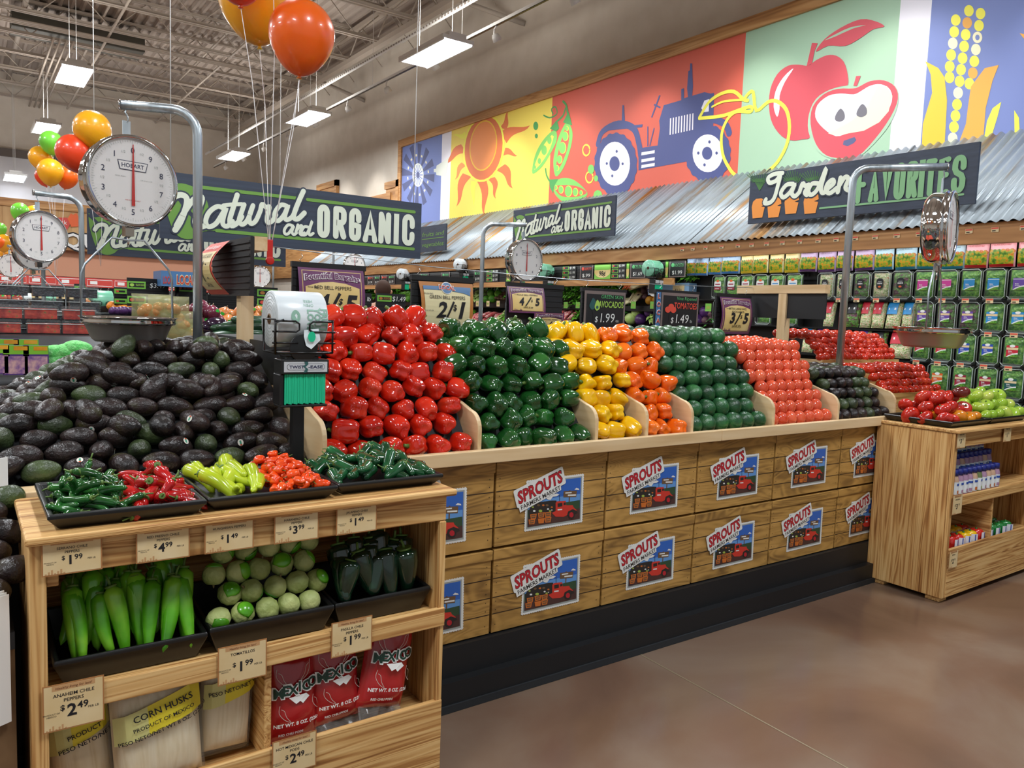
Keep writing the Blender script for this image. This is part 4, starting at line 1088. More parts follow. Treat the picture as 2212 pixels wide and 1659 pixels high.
# ---- chile shapes
def chili(L, r, bend=.3, blunt=.25, seed=0, n=10, crook=0):
    rn = random.Random(seed); pts = []; rs = []; N = 13
    a = 0; p = Vector((0, 0, 0)); ph = rn.uniform(0, 6.28)
    for i in range(N):
        t = i / (N - 1)
        pts.append(p.copy()); k = (min(1, (t + .015) / .1) ** .5) * (1 - (1 - blunt) * max(0, (t - .25) / .75) ** 1.3)
        if t > .9: k *= math.sqrt(max(0.0, 1 - ((t - .9) / .1) ** 2)) * .98 + .02
        rs.append(r * k); a = bend * t * 1.2 + (crook * (1 if t > .5 else 0))
        p = p + Vector((sin(a) * cos(ph), sin(a) * sin(ph), -cos(a))) * (L / (N - 1))
    c = sum(pts, Vector()) / N; pts = [q_ - c for q_ in pts]
    q = MB(); q.tube(pts, rs, n, 0)
    return q, pts[0]
def chprotos(name, mat, specs, stem='stem_green', sl=.02, sr=.002):
    out = []
    for i, (L, r, bd, bl, ck) in enumerate(specs):
        q, top = chili(L, r, bd, bl, i * 7 + len(name), crook=ck)
        o = q.build(name, mat); q = MB(); q.tube([top + Vector((0, 0, -.002)), top + Vector((0, 0, .003))], r * .6, 8); q.tube([top, top + Vector((.001, 0, sl * .5)), top + Vector((.005, .001, sl))], [sr * 1.4, sr, sr], 6); q.build('stem', stem, o)
        out.append(o)
    return out
noisy('serrano_skin', [(.3, '16401a'), (.6, '236025'), (.85, '3a7d2e')], 20, .15, coat=.4, objrand=.2)
noisy('fresno_skin', [(.3, '9c0c10'), (.6, 'bb1a1a'), (.85, 'cc3028')], 20, .18, coat=.35, objrand=.12)
noisy('hungarian_skin', [(.3, 'a3b81c'), (.6, 'b9ca2c'), (.85, 'cbd847')], 12, .22, coat=.3, objrand=.07)
noisy('habanero_skin', [(.3, 'e23c08'), (.6, 'ef5010'), (.85, 'f76f28')], 24, .2, coat=.3, objrand=.06)
noisy('jalapeno_skin', [(.3, '12391c'), (.6, '1d5530'), (.85, '2f7544')], 18, .15, coat=.45, objrand=.2)
noisy('anaheim_skin', [(.3, '34760f'), (.5, '55a01e'), (.75, '86bf34')], 9, .25, coat=.25, objrand=.12)
noisy('poblano_skin', [(.3, '0a1c12'), (.6, '112e1c'), (.85, '1f4a28')], 16, .12, coat=.6, objrand=.2)
noisy('tomatillo_husk', [(.3, '7f8c48'), (.5, 'a5b06c'), (.75, 'c2c884')], 14, .55, bump=.5, bscale=60, objrand=.12)
def heap(protos, x0, x1, y0, y1, z0, zh, n, name, cat, grp, fmt, orient=None, sc=(.9, 1.1), layers=3, rise=0.0):
    made = []; pts = []
    for i in range(n):
        best = None
        for t in range(14):
            c = (U(x0, x1), U(y0, y1)); d = min([math.hypot((c[0] - p[0]), (c[1] - p[1])) for p in pts[-max(6, n // layers):]] or [9])
            if best is None or d > best[0]: best = (d, c)
        pts.append(best[1])
    for i, (x, y) in enumerate(pts):
        a = 2 * (x - x0) / (x1 - x0) - 1; b = 2 * (y - y0) / (y1 - y0) - 1
        z = z0 + zh * (1 - .75 * a * a) * (1 - .6 * max(0, -b) ** 2) * (i / n) + rise * (b + 1) / 2
        o = dup(random.choice(protos)); ax = orient() if orient else (U(-1, 1), U(-1, 1), U(-.35, .35))
        place(o, (x, y, z), ax, U(0, 6.28), U(*sc)); o['category'] = cat; o['group'] = grp; made.append(o)
    relabel(made, fmt); sweep_protos(protos); return made
heap(chprotos('serrano_pepper', 'serrano_skin', [(.085, .010, .9, .6, 0), (.09, .0098, 1.5, .6, 0), (.08, .0105, .4, .65, 0), (.12, .0095, .5, .6, 1.5)]), .185, .33, 2.065, 2.32, .998, .055, 52, '', 'chile', 'serrano peppers in the left tray', 'slender green serrano pepper in the leftmost tray, %s from left', sc=(.9, 1.1))
heap(chprotos('fresno_pepper', 'fresno_skin', [(.07, .0155, .4, .45, 0), (.08, .0145, .8, .45, 0), (.065, .016, .2, .5, 0), (.095, .012, .6, .55, 0)]), .35, .475, 2.05, 2.33, .995, .055, 42, '', 'chile', 'red fresno peppers in the left tray', 'red fresno pepper in the leftmost tray, %s from left')
heap(chprotos('hungarian_pepper', 'hungarian_skin', [(.12, .019, .5, .35, 0), (.13, .0195, .9, .35, 0), (.10, .020, .3, .45, 0)]), .545, .665, 2.10, 2.31, 1.005, .055, 19, '', 'chile', 'yellow green hungarian peppers in the middle tray', 'yellow green hungarian pepper in the middle tray, %s from left', lambda: (U(-.7, .7), 1, U(-.1, .5)))
def habanero(i):
    vf = bell(.0165, .036, 3, i + 60, .6); return stemmed('habanero_pepper', vf, 'habanero_skin', .014, .0012, .014)
heap([habanero(i) for i in range(5)], .69, .83, 2.055, 2.33, 1.0, .06, 95, '', 'chile', 'orange habanero peppers in the middle tray', 'small wrinkled orange habanero in the middle tray, %s from left', layers=4)
heap(chprotos('jalapeno_pepper', 'jalapeno_skin', [(.085, .0175, .3, .65, 0), (.09, .0185, .5, .6, 0), (.078, .0175, .15, .7, 0)], sl=.025), .89, 1.18, 2.09, 2.33, 1.003, .05, 44, '', 'chile', 'dark green jalapeno peppers in the right tray', 'plump dark green jalapeno in the right tray, %s from left', lambda: (U(-1, 1), U(.2, 1), U(.0, .45)))
heap(chprotos('anaheim_pepper', 'anaheim_skin', [(.185, .023, .25, .34, 0), (.20, .025, .15, .3, 0), (.165, .022, .45, .4, 0)], sl=.03, sr=.003), .20, .47, 2.075, 2.16, .70, .02, 26, '', 'chile', 'long green anaheim peppers on the near stand shelf', 'long green anaheim pepper on the near stand shelf, %s from left', lambda: (U(-.35, .35), U(.1, .6), 1), rise=.03)
def tomatillo(i):
    o = mesh_obj('tomatillo', ovoid(.0325, .062, -.05, i, 10, .06, .12), 'tomatillo_husk'); q = MB(); q.tube([(0, 0, .026), (.002, 0, .037)], [.004, .0015], 6); q.build('stem', 'stem_dry', o)
    if i % 2:
        q = MB(); vf = surf(lambda t, v: (0.0333 * sin(v * 1.0) * cos(t), 0.0333 * sin(v * 1.0) * sin(t), -0.0333 * cos(v * 1.0)), 14, 5); q.add(vf[0], vf[1][:], 0, True); q.build('fruit', 'anaheim_skin', o)
    return o
T_ = [tomatillo(i) for i in range(4)]; made = []
for r in range(4):
    for k in range(5):
        o = dup(random.choice(T_)); place(o, (.548 + .062 * k + (.031 if r % 2 else 0) + U(-.004, .004), 2.075 + .03 * r + U(-.004, .004), .668 + .05 * r + U(-.003, .003)), (U(-1, 1), U(-.5, 1), U(-1, 1)), U(0, 6), U(.95, 1.05))
        o['category'] = 'tomatillo'; o['group'] = 'tomatillos in the lower tray'; o['label'] = 'papery green tomatillo on the near stand shelf, %s row up, %s from left' % (ordn(r), ordn(k))
sweep_protos(T_)
heap(chprotos('poblano_pepper', 'poblano_skin', [(.13, .036, .2, .4, 0), (.14, .034, .3, .35, 0), (.12, .037, .15, .45, 0)], sl=.025, sr=.004), .90, 1.125, 2.075, 2.15, .70, .04, 14, '', 'chile', 'dark glossy poblano peppers on the near stand shelf', 'dark glossy poblano pepper on the near stand shelf, %s from left', lambda: (U(-.4, .4), U(.0, .5), 1), rise=.04)
# ---- bags in the bottom compartments
def pillow_dep(w, h, d, p=3.0):
    def f_(a, b):
        u_ = min(1, abs(a / (w / 2))); v_ = min(1, abs(b / (h / 2)))
        return d / 2 * math.sqrt(max(0, 1 - u_ ** p)) * math.sqrt(max(0, 1 - v_ ** p))
    return f_
def pillow(q, w, h, d, m=0, n=12, p=3.0, wr=0.0, seed=0):
    dep = pillow_dep(w, h, d, p); rn = random.Random(seed); vs = []
    for s_ in (-1, 1):
        for j in range(n + 1):
            for i in range(n + 1):
                a = -w / 2 + w * i / n; b = -h / 2 + h * j / n; y = -s_ * -1 * dep(a, b)
                e = (wr * (noise.noise(Vector((a * 18 + seed, b * 18, s_))))) if 0 < i < n and 0 < j < n else 0
                vs.append((a, s_ * (dep(a, b) + e), b))
    N = (n + 1) ** 2; fs = []
    for s_ in range(2):
        for j in range(n):
            for i in range(n):
                a = s_ * N + j * (n + 1) + i; f_ = [a, a + 1, a + n + 2, a + n + 1]; fs.append(f_ if s_ == 0 else f_[::-1])
    q.add(vs, fs, m, True)
clearmat('clear_film', (1, 1, 1), .84, .12, (.6, .6, .56))
wood('corn_husk', [(.25, 'dcc79c'), (.5, 'ecdcb8'), (.8, 'f4e8cc')], 'z', 60, .08, .3, .6, bump=.5, wave=.25)
flat('label_yellow', 'ecd93a', .35); flat('label_pale', 'd8d38a', .4)
def husk_bag(x, y, z, w, h, tilt, lab, lines):
    t = thing('corn_husk_bag', lab, 'bag', (x, y, z)); t.rotation_euler = (0, tilt, 0)
    q = MB(); pillow(q, w * .93, h * .9, .09, 0, 12, 4, .004); q.build('corn_husks', 'corn_husk', t)
    q = MB(); pillow(q, w, h, .105, 0, 14, 4, .012, 3); q.build('bag_film', 'clear_film', t)
    q = MB(); dep = pillow_dep(w, h, .105, 4); fr = CFr((0, 0, 0), (1, 0, 0), (0, 0, 1), lambda a, b: dep(a, b) + .004)
    n = 8
    for i in range(n):
        a0 = -w / 2 * .92 + w * .92 * i / n; a1 = a0 + w * .92 / n
        for j in range(3):
            l0 = lambda a, s_: (.14 + .16 * (a / w + .5)) * h + (.30 * h - .02) * s_ - .12 * h
            q.add([fr.p(a0, l0(a0, j / 3), .001), fr.p(a1, l0(a1, j / 3), .001), fr.p(a1, l0(a1, (j + 1) / 3), .001), fr.p(a0, l0(a0, (j + 1) / 3), .001)], [(0, 1, 2, 3)], 0 if i > 2 else 1, True)
    for k, (s, hh, dy) in enumerate(lines): text(q, fr, s, .012, h * dy, hh, 2, w=.003, rot=.16, bold=.015)
    q.build('label', ['label_yellow', 'label_pale', 'ink'], t)
husk_bag(.222, 2.14, .385, .15, .30, -.10, 'narrow clear bag of corn husks behind the anaheim price card', [('PRODUCT', .012, .17), ('PESO NETO/NET', .012, .08)])
husk_bag(.392, 2.085, .395, .225, .31, -.06, 'large clear bag of corn husks with yellow label, in the middle left compartment', [('CORN HUSKS', .017, .25), ('PRODUCT OF MEXICO', .0105, .17), ('PESO NETO/NET WT 8 OZ. (226g.)', .0105, .09)])
husk_bag(.572, 2.115, .41, .145, .29, .05, 'clear bag of corn husks beside the compartment divider', [('PESO NETO/NET WT', .011, .2)])
noisy('bag_red', [(.3, '98161a'), (.6, 'ad2022'), (.8, 'b92e2c')], 6, .2, coat=.35, bump=.25, bscale=26)
flat('bag_green', '123a2c', .4); flat('bag_outline', 'c9bdb2', .4)
def mex_bag(x, y, z, rot, lab, sc=1):
    t = thing('chile_pod_bag', lab, 'bag', (x, y, z), group='red plastic bags of dried chile pods'); t.rotation_euler = (-.12, rot, 0); t.scale = (sc,) * 3
    w, h = .150, .255; dep = pillow_dep(w, h, .075, 2.6)
    q = MB(); pillow(q, w, h, .075, 0, 16, 2.6, .007, x * 10); q.build('bag', 'bag_red', t)
    fr = CFr((0, 0, 0), (1, 0, 0), (0, 0, 1), lambda a, b: dep(a, b) + .0075)
    q = MB()
    for i, ch in enumerate('MEXICO'):
        a = -.048 + .0195 * i; b = .012 + .003 * (i % 2) + i * .0025
        text(q, fr, ch, a, b - .002, .031 if ch != 'I' else .03, 1, w=.0008, bold=.075, rot=U(-.15, .15)); text(q, fr, ch, a, b, .027, 0, w=.0014, bold=.035, rot=0)
    poly(q, fr, [(-.02, .008), (.0, -.012), (.012, -.006), (.02, -.014), (.04, .002), (.03, .012)], 1, .0004)
    text(q, fr, 'NET WT. 8 OZ. (226g)', .008, -.072, .0105, 1, w=.0008, bold=.03); text(q, fr, 'RED CHILI PODS', -.012, -.098, .007, 1, w=.0008, bold=.02)
    for cx, cz, a_ in ((-.05, .07, 1), (.045, .082, -1), (-.045, -.03, 1), (.052, -.018, 1)):
        ribbon(q, fr, smooth2([(cx, cz + .02), (cx - .002, cz), (cx + .012 * a_, cz - .02), (cx + .03 * a_, cz - .03), (cx + .018 * a_, cz - .014), (cx + .012 * a_, cz + .004), (cx + .004 * a_, cz + .01)], 3), .0013, 2, .0008)
    q.build('printing', ['bag_green', 'white', 'bag_outline'], t)
    q = MB()
    n = 10; vs = [(-w * .46 + w * .92 * i / n, U(-.012, .012) - .02 * j, -h / 2 + .02 - .035 * j + U(-.004, .004)) for j in range(3) for i in range(n + 1)]
    q.add(vs, [(j * (n + 1) + i, j * (n + 1) + i + 1, (j + 1) * (n + 1) + i + 1, (j + 1) * (n + 1) + i) for j in range(2) for i in range(n)], 0, False)
    q.build('bag_tail', 'clear_film', t)
mex_bag(.748, 2.09, .395, .02, 'red chile pod bag beside the compartment divider')
mex_bag(.877, 2.09, .415, -.05, 'middle one of the three red chile pod bags')
mex_bag(1.035, 2.07, .43, .22, 'tilted red chile pod bag nearest the right post of the stand', 1.02)
# ---- far stand: bottles and wrapped packs
flat('cap_navy', '1d2b7e', .35, coat=.2); clearmat('bottle_clear', (.92, .95, .9), .35, .06); flat('label_wht', 'dfe6ea', .4); flat('dress_a', '6d7b4a', .3); flat('dress_b', 'c9a58a', .3); flat('dress_c', 'a884a0', .3); flat('lab_blue', '2d4fa6', .4)
bt = []
for i, m_ in enumerate(('dress_a', 'dress_b', 'dress_c')):
    t = thing('dressing_bottle', 'x', 'bottle')
    q = MB(); q.lathe([(0, 0), (.022, 0), (.026, .006), (.026, .09), (.022, .105), (.019, .115), (.019, .118), (0, .118)], 14); q.build('bottle', m_, t)
    q = MB(); q.lathe([(0, .147), (.018, .147), (.021, .144), (.022, .116), (0, .116)], 14); q.build('cap', 'cap_navy', t)
    q = MB(); q.lathe([(.0265, .012), (.0265, .082)], 14); fr = CFr((0, 0, 0), (1, 0, 0), (0, 0, 1), lambda a, b: math.sqrt(max(0, .0269 ** 2 - a * a))); grect(q, fr, -.016, .062, .016, .074, 1, .0004, 6, 1); grect(q, fr, -.012, .018, .01, .035, 2, .0004, 6, 1); q.build('label', ['label_wht', 'lab_blue', ['p_green', 'p_crate', 'dress_c'][i]], t)
    bt.append(t)
for r in range(3):
    for k in range(11):
        o = dup(random.choice(bt)); o.location = (4.45 + .056 * k + .02 * r, 2.05 + .06 * r, .5835 + (0 if r == 0 else .075 * r)); o.rotation_euler = (0, 0, U(-.4, .4))
        o['label'] = 'navy capped dressing bottle, %s row from front, %s from the left' % (ordn(r), ordn(k)); o['group'] = 'dressing bottles on the far stand'
q = MB()
for r in (1, 2): q.bb((4.43, 2.02 + .06 * r, .5835), (5.1, 2.08 + .06 * r, .582 + .075 * r))
tag(q.build('bottle_riser', 'black_plastic'), 'black stepped riser under the dressing bottles', 'riser')
sweep_protos(bt)
flat('pack_red', 'cf2a22', .15, coat=.6); flat('pack_yellow', 'eebd14', .15, coat=.6); flat('pack_green', '1f7a38', .15, coat=.6); flat('pack_label', 'dfe0ea', .3)
made = {}
for i, m_ in enumerate(('pack_red', 'pack_yellow', 'pack_green')):
    o = mesh_obj('wrapped_pepper', bell(.043, .09, 4, i + 90), m_); q = MB(); q.tube([(0, 0, .03), (.002, 0, .045)], .006, 6); q.build('stem', 'pack_green', o)
    q = MB(); fr = CFr((0, 0, 0), (1, 0, 0), (0, 0, 1), lambda a, b: math.sqrt(max(0, .0445 ** 2 - a * a))); grect(q, fr, -.03, -.02, .012, .028, 0, .0005, 6, 2); grect(q, fr, -.012, -.018, -.005, .026, 1, .001, 2, 2); q.build('label', ['pack_label', 'lab_blue'], o); made[i] = o
k = 0
for x, c in ((4.43, 0), (4.47, 0), (4.56, 0), (4.64, 0), (4.72, 1), (4.80, 1), (4.88, 0), (4.99, 2), (5.08, 2), (5.17, 2), (5.26, 2)):
    for r in range(2):
        if k == 0 or not (x == 4.47): 
            o = dup(made[c]); o.location = (x + .02 * r, 2.07 + .09 * r, .304); o.rotation_euler = (0, 0, U(-.3, .3)); o['category'] = 'wrapped pepper'; o['group'] = 'wrapped bell peppers low on the far stand'
            o['label'] = '%s wrapped bell pepper low on the far stand, %s row, %s from left' % (['red', 'yellow', 'green'][c], ['front', 'back'][r], ordn(k))
    k += 1
sweep_protos(list(made.values()))
# ---- heirloom tomatoes
noisy('heirloom_red', [(.3, 'a81c14'), (.6, 'c8301f'), (.85, 'd9573a')], 10, .15, coat=.4, objrand=.12); noisy('heirloom_orange', [(.3, 'd87a10'), (.7, 'ee9a26')], 10, .15, coat=.4); noisy('heirloom_dark', [(.3, '4a1518'), (.7, '7a2a22')], 10, .15, coat=.4)
noisy('heirloom_green', [(.3, '7fae28'), (.55, 'a2c23c'), (.75, 'bcc65a'), (.9, 'd9a050')], 7, .18, coat=.35, objrand=.08)
def heir(m_, i, rib):
    return stemmed('heirloom_tomato', ovoid(.043, .062, 0, i, 7 if rib else 5, .16 if rib else .04, .22), m_, .022, .004, .008)
hp = [heir('heirloom_red', i, i % 2) for i in range(4)] + [heir('heirloom_orange', 5, 0)]
def hrows(ps, x0, n, rows, lab, grp, w=.088):
    for r in range(rows):
        for k in range(n - r):
            for d in range(3 if r < 2 else 2):
                o = dup(random.choice(ps)); place(o, (x0 + w * k + w / 2 * r + U(-.008, .008), 2.10 + .095 * d + .04 * r + U(-.01, .01), 1.008 + .052 * r + U(-.004, .006)), (U(-.5, .5), U(-.3, .9), U(.1, 1)), U(0, 6), U(1.0, 1.25)); o['category'] = 'tomato'; o['group'] = grp
                o['label'] = lab % (ordn(r), ordn(d), ordn(k))
hrows(hp, 4.44, 5, 3, 'ribbed heirloom tomato on the far stand, layer %s up, row %s back, %s from left', 'red and orange heirloom tomatoes'); sweep_protos(hp)
hp = [heir('heirloom_green', i + 9, 0) for i in range(3)]
hrows(hp, 4.90, 6, 3, 'green heirloom tomato on the far stand, layer %s up, row %s back, %s from left', 'green heirloom tomatoes'); sweep_protos(hp)
o = heir('heirloom_dark', 3, 0); place(o, (4.66, 2.12, 1.155), (.1, .2, 1), 0, 1.1); tag(o, 'dark maroon heirloom tomato on top of the red ones', 'tomato')
# ---- roma tomatoes in stepped wooden crates behind the far stand
def crate(x0, y0, x1, y1, z0, z1, lab):
    t = thing('wooden_crate', lab, 'crate', (x0, y0, z0))
    for nm, a, b in (('front_panel', (x0, y0, z0), (x1, y0 + .012, z1)), ('side_panel', (x0, y0 + .012, z0), (x0 + .012, y1, z1)), ('side_panel', (x1 - .012, y0 + .012, z0), (x1, y1, z1)), ('floor_panel', (x0 + .012, y0 + .012, z0), (x1 - .012, y1, z0 + .03))):
        q = MB()
        if nm in ('front_panel', 'side_panel'):
            zm = (z0 + z1) / 2; q.bb(a, (b[0], b[1], zm - .002)); q.bb((a[0], a[1], zm + .002), b)
        else: q.bb(a, b)
        o = q.build(nm, 'burnt_pine_x' if nm == 'front_panel' else 'maple_y'); o.parent = t; o.matrix_parent_inverse = Matrix.Translation((-x0, -y0, -z0))
crate(4.66, 2.56, 5.35, 2.98, .96, 1.10, 'lower slatted wooden crate of roma tomatoes behind the far stand')
crate(4.66, 3.0, 5.6, 3.45, 1.06, 1.28, 'upper slatted wooden crate of roma tomatoes behind the far stand')
q = MB(); q.bb((4.64, 2.50, .002), (6.0 - .35, 4.3, .955)); q.bb((4.64, 2.995, .955), (5.65, 4.3, 1.055)); tag(q.build('produce_table', 'black_base'), 'dark end table under the roma tomato crates', 'table')
rp = [mesh_obj('roma_tomato', ovoid(.029, .072, .12, i + 40), 'roma_skin') for i in range(3)]
grid_pile(rp, 4.665, 5.35, .060, 7, 2.60, 1.115, .034, .040, toward(.5), lambda r, k, n: 'oval roma tomato over the lower crate, %s row up, %s from left' % (ordn(r), ordn(k)), 'tomato', 'roma tomatoes over the lower crate', crest=3, jit=.006)
grid_pile(rp, 4.665, 5.6, .060, 9, 3.04, 1.30, .034, .033, toward(.5), lambda r, k, n: 'oval roma tomato over the upper crate, %s row up, %s from left' % (ordn(r), ordn(k)), 'tomato', 'roma tomatoes over the upper crate', crest=4, jit=.008)
sweep_protos(rp)
# ================================================================== BIG HANGING SIGNS
noisy('sign_slate', [(.3, '28303f'), (.7, '323b4c')], 6, .6, stretch=(.1, 1, 6)); flat('sign_cream', 'd0d6c4', .6); flat('sign_green', '648f3c', .6); flat('sign_mint', '79a878', .6); flat('sign_orange', 'dd8a3a', .6); flat('sign_dgreen', '3d6a34', .6)
SM = ['sign_slate', 'sign_cream', 'sign_green', 'sign_mint', 'sign_orange', 'sign_dgreen']
F1 = Fr((0, 6.5, 0), (1, 0, 0), (0, 0, 1))
a_ = F1.px(345, 370); b_ = F1.px(911, 440); c_ = F1.px(911, 559.6)
S_O = (a_[0], c_[1]); SW, SH = b_[0] - a_[0], b_[1] - c_[1]
def s1(x, y): p = F1.px(x, y); return (p[0] - S_O[0], p[1] - S_O[1])
NAT = [  # traced pen strokes: (points, relative width)
 ([(368, 437), (376, 426), (390, 421), (402, 427), (402, 445), (390, 478), (378, 497)], 10), ([(381, 488), (398, 458), (415, 434), (430, 424), (436, 430), (428, 455), (421, 478), (427, 491), (445, 487)], 9.5),
 ([(485, 452), (470, 446), (452, 458), (444, 477), (450, 490), (466, 483), (480, 462), (488, 450), (482, 470), (481, 484), (490, 489), (502, 478)], 8.5), ([(512, 421), (503, 450), (496, 475), (500, 488), (513, 481), (522, 468)], 9), ([(482, 444), (500, 442), (522, 441)], 7),
 ([(527, 442), (520, 462), (516, 477), (523, 485), (535, 474), (546, 444)], 8.5), ([(546, 444), (538, 468), (541, 483), (552, 477), (562, 455)], 8.5), ([(562, 455), (566, 441), (574, 448), (582, 447), (577, 465), (577, 480), (587, 478), (596, 464)], 8.5),
 ([(619, 445), (606, 443), (594, 458), (593, 472), (601, 477), (613, 464), (622, 444), (615, 466), (618, 475), (630, 469), (640, 450)], 8.5), ([(655, 413), (648, 428), (637, 455), (634, 470), (643, 473), (657, 460)], 9.5),
 ([(632, 488), (622, 486), (614, 496), (615, 505), (623, 504), (634, 488), (630, 500), (634, 507), (640, 503)], 5.5), ([(643, 486), (638, 505)], 5.5), ([(639, 499), (648, 488), (652, 490), (647, 503), (652, 508), (657, 503)], 5.5), ([(666, 491), (657, 490), (651, 500), (655, 508), (664, 502), (674, 477), (667, 500), (669, 508), (676, 504)], 5.5)]
def nat_art(q, fr):
    k = SW / 566.0
    leaf = [(350, 384), (362, 398), (392, 396), (420, 405), (440, 422), (450, 445), (449, 470), (446, 487), (468, 498), (440, 500), (425, 512), (405, 517), (385, 510), (372, 492), (362, 465), (352, 425)]
    poly(q, fr, smooth2([s1(*p) for p in leaf], 3, True), 2, .002)
    ribbon(q, fr, smooth2([s1(*p) for p in [(352, 392), (380, 420), (410, 460), (440, 490)]], 5), .03, 0, .003)
    ribbon(q, fr, [s1(438, 405), s1(640, 428)], .027, 2, .002); ribbon(q, fr, [s1(664, 431), s1(895, 458)], .027, 2, .002)
    ribbon(q, fr, [s1(468, 498), s1(893, 538)], .027, 2, .002)
    for pts, wd in NAT:
        pp = smooth2([s1(*p) for p in pts], 5)
        ribbon(q, fr, pp, wd * k * 1.75, 0, .004); ribbon(q, fr, pp, wd * k * 1.1, 1, .006)
    for ch, x0, x1, y0, y1 in (('O', 684.5, 712, 442, 514), ('R', 719, 748, 446, 517), ('G', 753, 780, 450, 521), ('A', 783, 815, 454, 525), ('N', 817, 844, 458, 527), ('I', 850, 861, 462, 528), ('C', 868, 895, 463, 531)):
        xm = (x0 + x1) / 2; a = s1(x0, (y0 + y1) / 2); b = s1(x1, (y0 + y1) / 2); t = s1(xm, y0); o = s1(xm, y1)
        if ch == 'I': m_ = (a[0] + b[0]) / 2; ribbon(q, fr, [(m_, o[1]), (m_, t[1])], b[0] - a[0], 1, .006, cap=False)
        else: block(q, fr, ch, a[0], b[0], o[1], t[1], .052, 1, .006)
def nat_sign(O, u, lab, sc=1.0, name='hanging_sign', wires=True):
    t = thing(name, lab, 'sign', O); uv = Vector(u).normalized(); n = uv.cross(Vector((0, 0, 1)))
    q = MB(); R3 = Matrix((uv, -n, Vector((0, 0, 1)))).transposed()
    q.box(R3 @ Vector((SW * sc / 2, .0125, SH * sc / 2)), (SW * sc, .025, SH * sc), 0, R3); q.build('board', 'sign_slate', t)
    q = MB()
    class SF(Fr):
        def p(s, a, b, w=0.0): return Fr.p(s, a * sc, b * sc, w)
    nat_art(q, SF((0, 0, 0), uv, (0, 0, 1), n)); q.build('lettering', SM, t)
    if wires:
        for x in (.08, SW * sc - .08):
            q = MB(); q.tube([uv * x + Vector((0, 0, SH * sc)) - n * .01, uv * x - n * .01 + Vector((0, 0, 6.45 - O[2]))], .004, 5); q.build('wire', 'lamp_white', t)
    return t
nat_sign((S_O[0], 6.5, S_O[1]), (1, 0, 0), 'large hanging natural and organic sign in front, right of the big scale dial')
F2 = Fr((0, 9.7, 0), (1, 0, 0), (0, 0, 1)); p0 = F2.px(189, 548); p1 = F2.px(617, 578)
nat_sign((p0[0], 9.7, (p0[1] + p1[1]) / 2), (1, 0, 0), 'second natural and organic sign half hidden behind the first, at left', (p1[0] - p0[0]) / SW)
FX = Fr((6.16, 0, 0), (0, -1, 0), (0, 0, 1)); p0 = FX.px(1107, 527); p1 = FX.px(1326, 510); p2 = FX.px(1332, 427)
nat_sign((6.16, -p0[0], (p0[1] + p1[1]) / 2), (0, -1, 0), 'natural and organic sign fixed on the corrugated canopy', (p1[0] - p0[0]) / SW, wires=False)
# garden favorites on the canopy
p0 = FX.px(1615, 484); p1 = FX.px(2105, 441); pt_ = FX.px(2116, 307); GW, GH = p1[0] - p0[0], pt_[1] - p1[1]
t = thing('garden_sign', 'garden favorites sign with carrots on the corrugated canopy', 'sign', (6.16, -p0[0], p0[1]))
q = MB(); q.bb((0, -GW, 0), (.025, 0, GH)); q.build('board', 'sign_slate', t)
def g1(x, y): p = FX.px(1472 + x / 2.989, y / 2.989); return (p[0] - p0[0], p[1] - p0[1])
fr = Fr((0, 0, 0), (0, -1, 0), (0, 0, 1)); q = MB()
for cx in (505, 720, 850):
    for k in range(10):
        a = (k - 4.5) * .16; x1, y1 = cx + 110 * sin(a) - 10, 1210 - 110 * cos(a); m_ = g1(cx, 1230); e = g1(x1, max(y1, 1082 if cx > 600 else 1120))
        ribbon(q, fr, [m_, ((m_[0] * .6 + e[0] * .4) + .01, m_[1] * .5 + e[1] * .5), e], .006, 5, .002, cap=False)
        for s_ in (-1, 1): ribbon(q, fr, [((m_[0] + e[0]) / 2, (m_[1] + e[1]) / 2), ((m_[0] + e[0]) / 2 + s_ * .035, (m_[1] + e[1]) / 2 + .03)], .005, 5, .002, cap=False)
for x, y in ((497, 1345), (600, 1340), (712, 1315), (837, 1312)):
    c = g1(x, y); s_ = .075
    poly(q, fr, [(c[0] - s_ + dx * s_ * 2, c[1] + dy * .09) for dx, dy in [(0, .2), (.08, .75), (.3, 1), (.7, 1), (.95, .75), (1, .3), (.7, .15), (.98, .05), (.85, -1), (.12, -1)]], 4, .003)
for pts in ([(655, 1118), (600, 1125), (562, 1150), (572, 1180), (612, 1168), (640, 1135), (625, 1200), (603, 1275), (575, 1308), (540, 1312), (548, 1288)], [(722, 1188), (680, 1195), (645, 1245), (662, 1275), (705, 1240), (735, 1190), (715, 1245), (735, 1268), (765, 1240)], [(765, 1240), (785, 1185), (800, 1200), (828, 1195), (800, 1240), (812, 1260)],
            [(885, 1185), (845, 1188), (822, 1235), (842, 1258), (885, 1215), (938, 1085), (905, 1205), (915, 1247), (945, 1225)], [(945, 1220), (985, 1185), (978, 1162), (948, 1185), (935, 1225), (960, 1248), (1005, 1215)], [(1030, 1148), (1012, 1240)], [(1015, 1210), (1058, 1145), (1080, 1158), (1062, 1210), (1085, 1228), (1110, 1205)]):
    pp = smooth2([g1(*p) for p in pts], 5); ribbon(q, fr, pp, .062, 0, .004); ribbon(q, fr, pp, .040, 1, .006)
xs = [1125, 1205, 1285, 1368, 1450, 1533, 1566, 1650, 1738, 1840]
